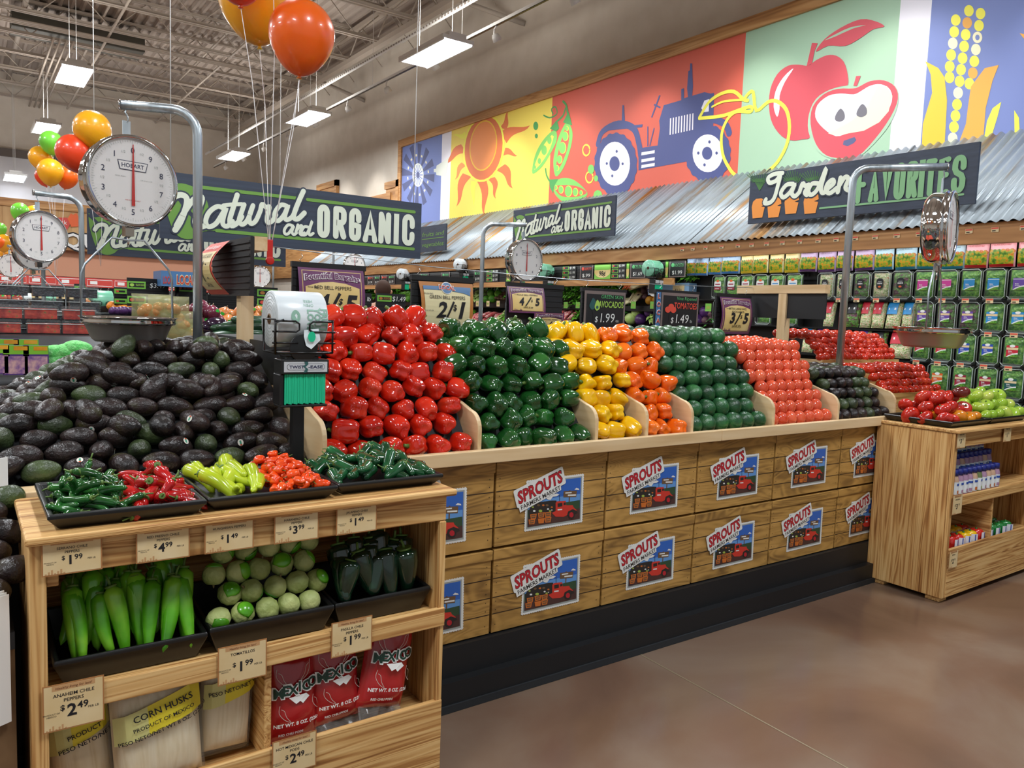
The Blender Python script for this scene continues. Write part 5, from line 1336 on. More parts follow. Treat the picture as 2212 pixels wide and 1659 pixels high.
for i, ch in enumerate('FAVORITES'):
    x0, x1 = (xs[i] + 4, xs[i + 1] - 6); f_ = (x0 - 1125) / 715; f2 = (x1 - 1125) / 715
    a = g1(x0, 1240 - 60 * f_); b = g1(x1, 1240 - 60 * f2); t_ = g1((x0 + x1) / 2, 1090 - 95 * (f_ + f2) / 2); o_ = g1((x0 + x1) / 2, 1318 - 75 * (f_ + f2) / 2)
    if ch == 'I': ribbon(q, fr, [((a[0] + b[0]) / 2, o_[1]), ((a[0] + b[0]) / 2, t_[1])], .045, 3, .005, cap=False)
    else: block(q, fr, ch, a[0], b[0], o_[1], t_[1], .043, 3, .005)
ribbon(q, fr, [g1(895, 1345), g1(1820, 1255)], .016, 3, .003)
q.build('lettering', SM, t)
# small fruits and vegetables sign seen past the big one
p0 = FX.px(880, 548); p1 = FX.px(962, 542); p2 = FX.px(965, 484); w_, h_ = p1[0] - p0[0], p2[1] - p1[1]
t = thing('fruit_sign', 'small dark fruits and vegetables sign on the canopy beyond the hanging sign', 'sign', (6.16, -p0[0], p0[1]))
q = MB(); q.bb((0, -w_, 0), (.025, 0, h_)); q.build('board', 'sign_slate', t)
q = MB(); fr = Fr((0, 0, 0), (0, -1, 0), (0, 0, 1)); text(q, fr, 'fruits and', w_ * .67, h_ * .6, h_ * .17, 2, width=w_ * .55, shear=.3); text(q, fr, 'vegetables', w_ * .67, h_ * .2, h_ * .17, 2, width=w_ * .55, shear=.3); ribbon(q, fr, [(w_ * .4, h_ * .5), (w_ * .95, h_ * .5)], .01, 2); q.build('lettering', SM, t)
# ================================================================== SIGNS ON THE WIRE OVER THE ISLAND
flat('bargain_purple', '6e3a66', .35); noisy('bargain_gold', [(.3, 'd9b04a'), (.55, 'e6cf8e'), (.8, 'ebdcae')], 3, .4); flat('local_blue', '4f7aa8', .35); flat('local_cream', 'e3d9ac', .4); flat('local_wood', 'b87838', .45); flat('chalk_black', '1c1e20', .5); flat('chalk_frame', '7c6f6b', .55)
flat('chalk_green', '63c07a', .5); flat('chalk_lime', 'a8d05a', .5); flat('chalk_red', 'dd5240', .5); flat('chalk_white', 'e8ebe6', .5); flat('local_red', 'c33a2c', .4); flat('deep_teal', '2d5a5a', .5)
AM = ['bargain_purple', 'bargain_gold', 'local_blue', 'local_cream', 'local_wood', 'chalk_black', 'chalk_frame', 'chalk_green', 'chalk_lime', 'chalk_red', 'chalk_white', 'local_red', 'ink', 'deep_teal', 'white']
def hangsign(x0, x1, z1, h, lab, art, Y=3.4, bulge=.028, hooks=True):
    w = x1 - x0; t = thing('hanging_sign', lab, 'sign', (x0, Y, z1 - h))
    q = MB(); q.bb((0, .0, 0), (w, .012, h)); q.bb((-.004, -.006, h - .02), (w + .004, .016, h + .004))
    for k in range(9): q.bb((0, -.003, h * k / 9), (w, 0, h * k / 9 + .004))
    q.build('holder', 'dark_board', t)
    q = MB(); fr = CFr((0, -.006, 0), (1, 0, 0), (0, 0, 1), lambda a, b: bulge * math.sin(pi * min(1, max(0, b / (h * .95)))))
    art(q, fr, w, h); q.build('price_sheet', AM, t)
    if hooks:
        for x in (w * .12, w * .88): q = MB(); q.tube([(x, .005, h), (x - .008, .005, h + .012), (x + .008, .005, h + .026), (x, .005, h + .04)], .0018, 5); q.build('hook', 'chrome', t)
    return t
def gframe(q, fr, x0, x1, z0, z1, waist, m, w, n=10):
    """panel whose sides pinch in the middle as the sheet curves"""
    for j in range(n):
        a, b = j / n, (j + 1) / n; wa, wb = waist * sin(pi * a), waist * sin(pi * b); za, zb = z0 + (z1 - z0) * a, z0 + (z1 - z0) * b
        k = 4
        for i in range(k):
            f0, f1 = i / k, (i + 1) / k
            L = lambda f_, ww: x0 + ww + (x1 - x0 - 2 * ww) * f_
            q.add([fr.p(L(f0, wa), za, w), fr.p(L(f1, wa), za, w), fr.p(L(f1, wb), zb, w), fr.p(L(f0, wb), zb, w)], [(0, 1, 2, 3)], m, True)
def bargain(name, price, save):
    def art(q, fr, w, h, x0=.02, x1=None, z0=.01, z1=None):
        x1 = x1 or w - .012; z1 = z1 or h - .02; W_, H_ = x1 - x0, z1 - z0; X_ = lambda f_: x0 + W_ * f_; Z_ = lambda f_: z0 + H_ * f_
        gframe(q, fr, x0, x1, z0, z1, .0, 0, .001); gframe(q, fr, X_(.05), X_(.95), Z_(.06), Z_(.96), 0, 1, .0014); gframe(q, fr, X_(.06), X_(.94), Z_(.07), Z_(.95), 0, 0, .0018)
        gframe(q, fr, X_(.09), X_(.91), Z_(.09), Z_(.70), .0, 1, .0026); poly(q, fr, [(X_(.09), Z_(.7)), (X_(.91), Z_(.7)), (X_(.7), Z_(.77)), (X_(.5), Z_(.79)), (X_(.3), Z_(.77))], 1, .0026)
        wp = lambda X, Y: (X, Y + H_ * .03 * (1 - (2 * X / W_) ** 2) * 2)
        text(q, fr, 'Bountiful Bargains', X_(.5), Z_(.78), H_ * .10, 14, width=W_ * .86, w=.0036, bold=.06, warp=wp); text(q, fr, 'Bountiful Bargains', X_(.5), Z_(.785), H_ * .09, 0, width=W_ * .83, w=.0044, bold=.02, warp=wp)
        for i, l in enumerate(name): text(q, fr, l, X_(.5), Z_(.665 - .08 * i), H_ * .06, 12, width=W_ * (.56 if len(l) > 9 else .4), w=.0036)
        a, b = price
        text(q, fr, a, X_(.32), Z_(.30), H_ * .29, 12, w=.0036, bold=.045, shear=.2); ribbon(q, fr, [(X_(.43), Z_(.26)), (X_(.60), Z_(.61))], H_ * .05, 12, .0036, cap=False)
        text(q, fr, '$', X_(.605), Z_(.43), H_ * .10, 12, w=.0036, bold=.02, shear=.2); text(q, fr, b, X_(.75), Z_(.30), H_ * .29, 12, w=.0036, bold=.045, shear=.2)
        text(q, fr, save, X_(.5), Z_(.18), H_ * .07, 12, w=.0036, shear=.2, bold=.01); text(q, fr, 'PLU# 4088', X_(.2), Z_(.68), H_ * .028, 12, w=.0036)
        for k in range(7): poly(q, fr, [(X_(.1 + .035 * k), Z_(.09)), (X_(.13 + .035 * k), Z_(.09)), (X_(.115 + .035 * k), Z_(.11 + .02 * ((k * 3) % 4)))], 0, .003)
    return art
def local_art(q, fr, w, h):
    gframe(q, fr, .03, w - .01, .0, h - .025, .008, 4, .001); gframe(q, fr, .05, w - .03, .0, h - .045, .008, 3, .002); gframe(q, fr, .05, w - .03, h * .78, h - .045, .0, 2, .003)
    poly(q, fr, [(.055, h * .78), (w * .3, h * .795), (w * .5, h * .785), (w * .8, h * .74), (w - .035, h * .70), (w - .035, h * .8), (.055, h * .8)], 2, .003)
    poly(q, fr, ell(w * .52, h * .82, .032, .03), 14, .0034); poly(q, fr, ell(w * .52, h * .82, .029, .027), 2, .0038); text(q, fr, 'LOCAL', w * .52, h * .79, .022, 14, width=.095, w=.0042, bold=.07, rot=-.05); text(q, fr, 'LOCAL', w * .52, h * .792, .020, 11, width=.09, w=.0048, bold=.03, rot=-.05)
    text(q, fr, 'GREEN BELL PEPPERS', w * .52, h * .63, .018, 12, width=w * .58, w=.0034); text(q, fr, '2', w * .42, h * .32, .078, 12, w=.0034, bold=.03, shear=.2); ribbon(q, fr, [(w * .5, h * .27), (w * .62, h * .59)], .011, 12, .0034, cap=False); text(q, fr, '$', w * .64, h * .44, .03, 12, w=.0034, bold=.02); text(q, fr, '1', w * .74, h * .32, .078, 12, w=.0034, bold=.05, shear=.2)
    text(q, fr, 'SAVE 76\u00a2', w * .54, h * .20, .018, 12, w=.0034, bold=.01, shear=.1); text(q, fr, 'PLU# 4065', w * .22, h * .7, .008, 12, w=.0034); text(q, fr, 'PRODUCT OF USA', w * .2, h * .42, .006, 12, w=.0034)
def small_pair(q, fr, w, h):
    b1 = bargain(['GOLD BELL PEPPERS'], ('4', '5'), 'SAVE $1.00'); b1(q, fr, w, h, -.01, w * .62, h * .42, h * .93)
    b2 = bargain(['ORANGE BELL PEPPERS'], ('4', '5'), 'SAVE $1.00'); b2(q, fr, w, h, w * .42, w * .97, -.0, h * .44)
def chalk(l1, l2, c1, c2, price, unit, pic, strip=False):
    def art(q, fr, w, h):
        x0 = .045 if strip else .012
        gframe(q, fr, x0, w - .008, .0, h - .012, 0, 6, .001); gframe(q, fr, x0 + .016, w - .022, .012, h - .03, 0, 5, .002)
        if strip:
            gframe(q, fr, .0, .04, 0, h - .012, 0, 2, .001)
            for i, ch in enumerate('LOCAL'): text(q, fr, ch, .02, h * (.80 - .19 * i), h * .12, 14, w=.0025, bold=.06); text(q, fr, ch, .02, h * (.80 - .19 * i), h * .11, 11, w=.0032, bold=.02)
        W_ = w - x0; X_ = lambda f_: x0 + W_ * f_
        text(q, fr, l1, X_(.64), h * .79, h * .085, c1, width=W_ * .52, w=.003, bold=-.005, shear=.05); text(q, fr, l2, X_(.62), h * .585, h * .15, c2, width=W_ * .60, w=.003, bold=.015, shear=.05)
        rect(q, fr, X_(.2), h * .17, X_(.84), h * .48, 5, .0026)
        for i, ch in enumerate(price): text(q, fr, ch, X_([.28, .39, .455, .54, .66][i]), h * .24, h * (.22 if i else .14), 10, w=.0034, bold=-.004, shear=.1)
        text(q, fr, unit, X_(.78), h * .25, h * .08, 10, w=.0034, bold=-.01)
        if pic == 'avo':
            poly(q, fr, smooth2([(X_(.17), h * .52), (X_(.11), h * .6), (X_(.14), h * .7), (X_(.19), h * .79), (X_(.26), h * .7), (X_(.27), h * .58)], 3, True), 13, .003); poly(q, fr, smooth2([(X_(.28), h * .50), (X_(.23), h * .58), (X_(.25), h * .68), (X_(.29), h * .75), (X_(.34), h * .68), (X_(.35), h * .56)], 3, True), 8, .0035); poly(q, fr, ell(X_(.29), h * .58, W_ * .028), 13, .004)
        else:
            for a, b in ((.16, .55), (.24, .62), (.30, .55)): poly(q, fr, ell(X_(a), h * b, W_ * .075, h * .075, 14), 9, .003 + b * .001)
    return art
hangsign(1.203, 1.549, 1.700, .31, 'purple bountiful bargains sign for red bell peppers, four for five dollars', bargain(['RED BELL PEPPERS'], ('4', '5'), 'SAVE $2.00'))
hangsign(1.797, 2.150, 1.676, .29, 'local sign in wooden frame for green bell peppers, two for one dollar', local_art)
hangsign(2.365, 2.742, 1.672, .27, 'black board with two small bargain sheets above the yellow peppers', small_pair)
hangsign(2.883, 3.221, 1.669, .25, 'chalkboard sign reading green skin avocados one ninety nine', chalk('GREEN SKIN', 'AVOCADOS', 7, 8, '$1.99', 'ea', 'avo'), bulge=.0)
hangsign(3.470, 3.859, 1.687, .26, 'chalkboard sign reading vine ripened tomatoes with a local strip', chalk('Vine Ripened', 'TOMATOES', 7, 9, '$1.49', 'lb', 'tom', True), bulge=.0)
hangsign(4.03, 4.375, 1.690, .27, 'purple bargains sign for extra large avocados, three for five dollars', bargain(['EXTRA LARGE HASS', 'AVOCADOS'], ('3', '5'), 'SAVE 37\u00a2'))
q = MB(); q.tube([(1.0, 3.405, 1.765), (1.9, 3.405, 1.725), (2.8, 3.405, 1.712), (3.6, 3.405, 1.722), (4.4, 3.405, 1.745)], .0022, 5); tag(q.build('sign_wire', 'galvanized'), 'thin steel wire carrying the price signs over the island', 'wire')
# ---- post and crossbar boards at both ends of the wire
def tboard(x, y0, y1, yp, z0, z1, side, lab):
    t = thing('sign_post', lab, 'sign post', (x, yp, 1.2)); inv = Matrix.Translation((-x, -yp, -1.2))
    def pt(q, n, m): o = q.build(n, m); o.parent = t; o.matrix_parent_inverse = inv; return o
    q = MB(); q.bb((x + .004, y0, z1 - .055), (x + .055, y1, z1)); pt(q, 'crossbar', 'maple_y')
    q = MB(); q.bb((x + .006, yp - .03, 1.15), (x + .06, yp + .03, z1 - .055)); pt(q, 'post', 'maple_z')
    q = MB()
    if side < 0:
        q.bb((x - .012, y0, z0), (x + .003, y1, z1 - .002))
        for k in range(9): q.bb((x - .018, y0, z0 + (z1 - z0) * k / 9), (x - .012, y1, z0 + (z1 - z0) * k / 9 + .008))
    else:
        q.bb((x + .02, y0, z0), (x + .03, yp - .032, z1 - .056)); q.bb((x + .02, yp + .032, z0), (x + .03, y1, z1 - .056))
    pt(q, 'board', 'dark_board'); return t, pt
t, pt = tboard(.95, 3.13, 3.70, 3.35, 1.54, 1.775, -1, 'maple post with black ribbed board and curved three for one avocado sign')
q = MB(); fr = CFr((.932, 3.69, 1.545), (0, -1, 0), (0, 0, 1), lambda a, b: .075 * sin(pi * min(1, max(0, b / .225))))
for a, b in ((1, 0),):
    W_, H_ = .30, .225
    gframe(q, fr, 0, W_, 0, H_, 0, 9, .001); gframe(q, fr, .02, W_ - .02, .02, H_ * .8, 0, 1, .002)
    text(q, fr, 'Bountiful Bargains', .15, H_ * .86, .018, 14, width=.22, w=.003); text(q, fr, 'HASS AVOCADOS', .15, H_ * .68, .018, 12, width=.2, w=.003)
    text(q, fr, '3', .10, H_ * .3, .06, 12, w=.003, bold=.03, shear=.2); ribbon(q, fr, [(.13, H_ * .25), (.17, H_ * .6)], .01, 12, .003); text(q, fr, '1', .2, H_ * .3, .06, 12, w=.003, bold=.04, shear=.2); text(q, fr, 'SAVE 38\u00a2', .15, H_ * .14, .016, 12, w=.003)
pt(q, 'price_sheet', AM)
tboard(4.40, 2.86, 3.54, 3.17, 1.545, 1.762, 1, 'maple post and crossbar with plain black boards at the right end of the wire')
# ================================================================== SCALES
def facing(pos, ang=0.0):
    d = Vector((pos[0], pos[1], 0)).normalized(); r = Vector((d.y, -d.x, 0)); y = d * cos(ang) - r * sin(ang); x = Vector((y.y, -y.x, 0))
    return Matrix(((x.x, y.x, 0, pos[0]), (x.y, y.y, 0, pos[1]), (0, 0, 1, pos[2]), (0, 0, 0, 1)))
clearmat('dial_glass', (1, 1, 1), .93, .03)
RD = .165
def scale(px, py, D, ang, mirror, lab, lab2, polepx, poleD, topz=None, pan=True, panz=-.51, sz=1.0):
    P_ = atd(px, py, D); mw = facing(P_, ang) @ Matrix.Scale(sz, 4); t = thing('hanging_scale', lab, 'scale'); t.matrix_world = mw
    TD = Matrix.Rotation(pi / 2, 4, 'X')   # lathe z -> -y (toward the viewer)
    q = MB(); q.lathe([(0, -.085), (.10, -.085), (.145, -.075), (RD - .006, -.055), (RD - .002, -.04), (RD - .002, .0), (RD + .004, .004), (RD + .004, .012), (RD - .003, .016), (RD - .003, .024), (RD + .003, .028), (RD + .002, .036), (RD - .008, .038), (RD - .010, .03)], 56, 0, TD); q.build('dial_housing', 'chrome', t)
    q = MB(); q.lathe([(0, .026), (RD - .008, .026)], 48, 0, TD, False)
    fr = Fr((0, -.027, 0), (1, 0, 0), (0, 0, 1)); sg = 1 if mirror else -1
    for k in range(10):
        a = sg * 2 * pi * k / 10; text(q, fr, str(k), .112 * sin(a), .112 * cos(a) - .0105, .022, 1, w=.0006)
        a = sg * 2 * pi * (k + .5) / 10
        if D < 6: text(q, fr, '1/2', .108 * sin(a), .108 * cos(a) - .004, .009, 2, w=.0006)
    for k in range(100 if D < 6 else 50):
        a = 2 * pi * k / (100 if D < 6 else 50); l0 = .140 if k % 5 else .134
        ribbon(q, fr, [(l0 * sin(a), l0 * cos(a)), (.147 * sin(a), .147 * cos(a))], .0009, 2, .0006, cap=False)
    poly(q, fr, [(-.056, .072), (.056, .072), (.048, .038), (-.048, .038)], 1, .0006); poly(q, fr, [(-.053, .0695), (.053, .0695), (.0455, .0405), (-.0455, .0405)], 0, .0009)
    text(q, fr, 'HOBART', 0, .048, .0155, 1, width=.082, w=.0012, bold=.02)
    if D < 4: text(q, fr, 'MODEL PR309-1', -.045, .012, .004, 2, w=.0006); text(q, fr, 'CAP. 30 LB x 1 OZ', .05, .006, .004, 2, w=.0006); text(q, fr, 'FOR RETAIL USE ONLY', 0, -.072, .004, 3, w=.0006)
    q.build('dial_face', ['white_enamel', 'navy_ink', 'grey_print', 'red_needle'], t)
    q = MB(); poly(q, fr, [(-.0018, .133), (.0018, .133), (.0065, -.09), (-.0065, -.09)], 0, .004); q.build('needle', 'red_needle', t)
    q = MB(); q.lathe([(0, .036), (RD - .010, .036)], 48, 0, TD, False); q.build('glass', 'dial_glass', t)
    q = MB(); q.bb((-.014, .02, RD - .01), (.014, .026, RD + .06)); q.tube([(0, .023, RD + .05), (.006, .02, RD + .065), (0, .018, RD + .08), (-.006, .02, RD + .09), (0, .023, RD + .105)], .003, 6); q.build('hanger', 'galvanized', t)
    q = MB(); q.bb((-.016, .0, -RD - .035), (.016, .03, -RD + .005)); q.tube([(0, .015, -RD - .03), (0, .015, -RD - .075)], .004, 6); q.build('stem_bracket', 'chrome', t)
    if pan:
        q = MB(); y = .015
        q.tube([(-.17, y, panz + .0), (-.168, y, panz + .16), (-.155, y, panz + .195), (-.06, y, panz + .30), (0, y, panz + .295), (.06, y, panz + .30), (.155, y, panz + .195), (.168, y, panz + .16), (.17, y, panz + .0)], .0042, 8); q.build('bail', 'galvanized', t)
        q = MB(); mt = Matrix.Translation((0, y, panz))
        q.lathe([(.0, -.088), (.115, -.086), (.128, -.075), (.150, -.022), (.158, -.018)], 48, 0, mt); q.lathe([(.0, -.084), (.113, -.082), (.126, -.072), (.158, -.002)], 48, 0, mt); q.lathe([(.158, -.018), (.163, -.02), (.165, -.012), (.163, -.004), (.165, .002), (.172, .006), (.17, .008), (.158, -.002)], 48, 1, mt); q.build('pan', ['steel_pan', 'chrome'], t)
    # stand
    B_ = atd(polepx[0], polepx[1], poleD); e = mw @ Vector((0, .023, RD + .105)); zt = e.z + .012
    s = thing('scale_stand', lab2, 'scale stand', (B_.x, B_.y, 0)); q = MB(); h = Vector((e.x - B_.x, e.y - B_.y, 0)); l = h.length; h.normalize(); rb = min(.09, l * .4)
    pts = [Vector((0, 0, .9 if poleD < 5 else (.96 if poleD == 5.0 else .003))), Vector((0, 0, zt - rb))] + [Vector((0, 0, zt - rb)) + h * (rb * (1 - cos(radians(a)))) + Vector((0, 0, rb * sin(radians(a)))) for a in (15, 30, 45, 60, 75, 90)] + [h * (l + .02) + Vector((0, 0, zt))]
    q.tube(pts, .0175 * sz, 14); q.build('pole', 'galvanized', s)
    q = MB(); q.tube([h * (l + .018) + Vector((0, 0, zt)), h * (l + .024) + Vector((0, 0, zt))], .019 * sz, 14); q.tube([h * l + Vector((0, 0, zt - .014)), h * (l + .004) + Vector((0, 0, zt - .03))], .004, 6); q.build('end_cap', 'chrome', s)
scale(280, 393, 2.90, .42, False, 'largest chrome dial scale with hanging pan over the dark avocados', 'bent steel pole holding the largest scale over the avocados', (427, 500), 2.98)
scale(85, 511, 5.1, .42, False, 'middle sized chrome dial scale left of the largest one', 'bent steel pole holding the middle sized scale at left', (176, 500), 5.3)
scale(72, 543, 6.9, .42, False, 'chrome scale half hidden behind the middle sized scale', 'steel pole of the half hidden scale at left', (93, 560), 7.1)
scale(22, 574, 11.2, .3, False, 'small far chrome scale at the left edge of the picture', 'steel pole of the far scale at the left edge', (47, 580), 11.4)
scale(562, 598, 12.6, -.05, True, 'small round scale under the second hanging sign', 'steel pole of the small scale under the second sign', (590, 598), 12.8)
scale(765, 572, 12.0, .3, True, 'small scale just above the red pepper bargain sign', 'steel pole of the small scale behind the red pepper sign', (720, 575), 12.3)
scale(1133, 562, 6.25, .72, True, 'chrome dial scale in front of the canopy sign, above the yellow peppers', 'bent steel pole holding the scale above the yellow peppers', (1042, 560), 6.3)
scale(2040, 492, 4.8, 1.42, True, 'chrome scale seen edge on with pan over the tomatoes at right', 'bent steel pole rising from the small dark avocados at right', (1824, 640), 5.0, panz=-.47, sz=1.33)
# ================================================================== BAG ROLL DISPENSERS
noisy('bag_roll_white', [(.3, 'cfd8dc'), (.7, 'e2e9ec')], 40, .3, stretch=(.05, 1, 1), coat=.2); noisy('bag_roll_green', [(.3, '6cbf9a'), (.7, '8fd6b5')], 40, .3, stretch=(.05, 1, 1), coat=.2)
flat('tie_green', '17c08d', .5); flat('tie_gap', '0a7a5c', .6); flat('plate_grey', 'c3c6ca', .35); flat('core_brown', '7d5f43', .7); flat('print_green', '8fb8a5', .4)
def dispenser(pos, ang, roll, lab, lab2, full=True, post=.5):
    mw = facing(pos, ang); t = thing('bag_dispenser', lab, 'bag dispenser'); t.matrix_world = mw
    r = thing('bag_roll', lab2, 'bag roll'); r.matrix_world = mw
    TX = Matrix.Rotation(pi / 2, 4, 'Y'); 
    q = MB(); q.lathe([(.016, -.078), (.086, -.078), (.088, -.074), (.088, .074), (.086, .078), (.016, .078), (.016, -.078)], 40, 0, TX)
    for k in range(6): q.lathe([(.03 + .01 * k, -.0785), (.0315 + .01 * k, -.0785)], 32, 1, TX)
    q.build('film_roll', [roll, 'grey_print'], r)
    q = MB(); q.lathe([(.012, -.081), (.016, -.081), (.016, .081), (.012, .081), (.012, -.081)], 20, 0, TX); q.build('core', 'core_brown', r)
    if full:
        q = MB(); fr = CFr((0, 0, 0), (1, 0, 0), (0, 0, 1), lambda a, b: math.sqrt(max(0, .0886 ** 2 - b * b)))
        for i, s in enumerate(('OPEN', 'HERE')): text(q, fr, s, .018, .05 + .012 * i, .009, 0, w=.0003, rot=pi)
        for i in range(3): text(q, fr, ('LOVE', 'YOUR', 'FRUIT')[i], .012 + .022 * i, .0, .02, 0, w=.0003, rot=-pi / 2, bold=.04)
        poly(q, fr, ell(-.025, .01, .014, .02), 0, .0004)
        q.build('print', 'print_green', r)
        q = MB(); q.add([(-.0, -.092, -.03), (.045, -.094, -.025), (.05, -.098, -.06), (.02, -.102, -.088), (.004, -.10, -.078), (-.002, -.096, -.05)], [(0, 1, 2, 3, 4, 5)], 0); poly(q, Fr((.02, -.104, -.05), (1, 0, 0), (0, 0, 1)), ell(0, 0, .012, .016), 1); q.build('loose_end', [roll, 'tie_green'], r)
    q = MB(); wr = .0032
    q.tube([(-.09, -.10, -.105), (-.09, -.10, -.01), (-.065, -.10, -.0)], wr, 6)
    for s in (-1, 1):
        q.tube([(s * .09, -.095, -.10), (s * .09, -.095, 0), (s * .09, .02, 0), (s * .09, .02, -.10), (s * .09, -.095, -.10)], wr, 6)
        q.tube([(s * .09, -.095, -.004), (s * .028, -.096, -.004), (s * .016, -.096, -.012), (s * .016, -.096, -.03), (s * .026, -.096, -.036), (s * .098, -.096, -.036)], wr, 6)
        q.tube([(s * .098, -.096, -.07), (s * .02, -.096, -.07)], wr, 6)
    q.tube([(-.09, -.095, -.10), (.09, -.095, -.10)], wr, 6); q.tube([(-.09, .02, -.10), (.09, .02, -.10)], wr, 6); q.tube([(-.09, 0, 0), (.09, 0, 0)], wr, 6)
    q.build('wire_cradle', 'black_metal', t)
    q = MB(); q.bb((-.055, -.09, -.112), (.06, .02, -.10)); q.bb((-.045, -.085, -.122), (.05, .0, -.112)); q.lathe([(0, 0), (.045, 0), (.045, .004), (0, .004)], 20, 0, Matrix.Translation((.0, -.09, -.085)) @ Matrix.Rotation(pi / 2, 4, 'X')); bevel(q.build('base_block', 'black_plastic', t), .003)
    q = MB(); q.bb((-.07, -.095, -.166), (.08, -.02, -.120)); q.bb((-.072, -.09, -.262), (-.06, -.02, -.166)); q.bb((-.07, -.09, -.268), (.078, -.02, -.260)); bevel(q.build('tie_holder', 'black_plastic', t), .003)
    q = MB(); fr = Fr((0, -.0955, .031), (1, 0, 0), (0, 0, 1)); rect(q, fr, -.062, -.19, .074, -.158, 0, .0005); poly(q, fr, rrp(-.053, -.184, .065, -.164, .009), 1, .0009); poly(q, fr, rrp(-.052, -.183, .064, -.165, .0085), 0, .0012)
    if full: text(q, fr, 'TWIST', -.023, -.1785, .0095, 2, width=.046, w=.0016, bold=.03); text(q, fr, '-EASE', .036, -.1785, .0095, 2, width=.046, w=.0016, bold=.03)
    poly(q, fr, [(-.002, -.192), (.010, -.190), (.012, -.180), (.004, -.174), (.013, -.166), (.012, -.158), (-.001, -.158), (.004, -.166), (-.004, -.172), (.004, -.18)], 3, .0018); q.build('name_plate', ['plate_grey', 'ink', 'navy_ink', 'deep_teal'], t)
    e = thing('twist_ties', 'green twist ties under the ' + lab2, 'twist ties'); e.matrix_world = mw
    q = MB()
    for k in range(22):
        x = -.057 + .0059 * k; q.bb((x, -.086 - .001 * (k % 3), -.259 + .0015 * ((k * 5) % 3)), (x + .0054, -.03, -.1665), 0)
    q.build('ties', 'tie_green', e)
    if post: q = MB(); q.bb((-.018, -.05, -.268 - post), (.018, -.02, -.268)); q.build('post', 'black_metal', t)
dispenser(atd(636, 690, 2.45), .32, 'bag_roll_white', 'nearest black wire bag dispenser with twist tie holder, between avocados and red peppers', 'nearest clear bag roll', True, .25)
dispenser(atd(219, 650, 6.6), .2, 'bag_roll_green', 'wire bag dispenser with green roll behind the largest scale pan', 'green bag roll left of the largest scale pole', False, .35)
dispenser(atd(108, 645, 12.5), .1, 'bag_roll_green', 'tiny far wire bag dispenser with green roll at left', 'tiny far green bag roll at left', False, 1.2)
dispenser(atd(55, 645, 12.5), .1, 'bag_roll_white', 'tiny far wire bag dispenser with white roll at left', 'tiny far white bag roll at left', False, 1.2)
# ================================================================== BALLOONS
def bmat(n, c):
    m, nt, b = base(n, .3, coat=.5, sss=.5); b.inputs['Subsurface Radius'].default_value = (.12, .06, .03); b.inputs['Subsurface Scale'].default_value = .5; b.inputs['Base Color'].default_value = (*lin(c), 1); b.inputs['Coat Roughness'].default_value = .04
for n, c in (('balloon_orange', 'fb6a12'), ('balloon_yellow', 'f9b01a'), ('balloon_red', 'f04a20'), ('balloon_green', '74cc40')): bmat(n, c)
flat('ribbon_white', 'e9e6e4', .3)
def balloon(px, py, D, rpx, m_, lab, tie=None, tilt=(0, 0), grp=None):
    c = atd(px, py, D); r = rpx / FPX * D; t = thing('balloon', lab, 'balloon', c, 0, grp); t.rotation_euler = (tilt[0], tilt[1], 0)
    prof = []
    for k in range(19):
        a = pi * k / 18; z = cos(a); rr = sin(a)
        if z < 0: z *= 1.28; rr *= 1 - .18 * (abs(z) / 1.28) ** 1.5
        prof.append((r * rr, r * z * 1.0))
    q = MB(); q.lathe(prof, 28); q.build('skin', m_, t)
    q = MB(); q.lathe([(0, -r * 1.26), (.01, -r * 1.29), (.006, -r * 1.31), (.013, -r * 1.36), (0, -r * 1.35)], 10); q.build('knot', m_, t)
    if tie is not None:
        R3 = t.rotation_euler.to_matrix(); s = R3.inverted() @ (Vector(tie) - c); q = MB(); a = Vector((0, 0, -r * 1.33)); m1 = (a + s) / 2 + Vector((.01, 0, 0)); q.tube([a, a.lerp(s, .3) + Vector((.012, 0, 0)), a.lerp(s, .6) + Vector((.006, 0, 0)), s], .0018, 4); q.build('string', 'ribbon_white', t)
tie = aty(583, 548, 3.38)
balloon(652, 73, 3.45, 70, 'balloon_orange', 'large orange balloon at the top, right one of the near bunch', tie, (0, .05))
balloon(553, -8, 3.75, 80, 'balloon_yellow', 'large yellow balloon cut by the top edge, left of the orange one', tie, (0, -.08))
balloon(516, -75, 3.35, 65, 'balloon_red', 'red balloon with only its knot in view at the top edge', tie, (0, -.05))
balloon(590, -190, 3.4, 72, 'balloon_orange', 'orange balloon of the near bunch above the top edge', tie)
balloon(680, -150, 3.6, 70, 'balloon_yellow', 'yellow balloon of the near bunch above the top edge', tie)
t = thing('balloon_clip', 'red clip and ribbon knot tying the near balloons to the sign wire', 'clip', tie)
q = MB(); q.bb((-.012, -.006, -.03), (.012, .008, .06)); q.lathe([(0, -.008), (.018, -.008), (.018, .008), (0, .008)], 16, 0, Matrix.Translation((0, 0, -.03)) @ Matrix.Rotation(pi / 2, 4, 'X')); flat('clip_red', 'c92a22', .35); bevel(q.build('clip_body', 'clip_red', t), .003)
tb = atd(218, 575, 6.3)
for px, py, D, r, m_, l, tl in ((199, 278, 6.2, 38, 'balloon_yellow', 'big yellow balloon left of the largest dial', (0, -.35)), (160, 328, 6.2, 37, 'balloon_red', 'big red orange balloon touching the left of the largest dial', (0, -.4))):
    balloon(px, py, D, r, m_, l, tb, tl, None)
tb = atd(120, 600, 9.5)
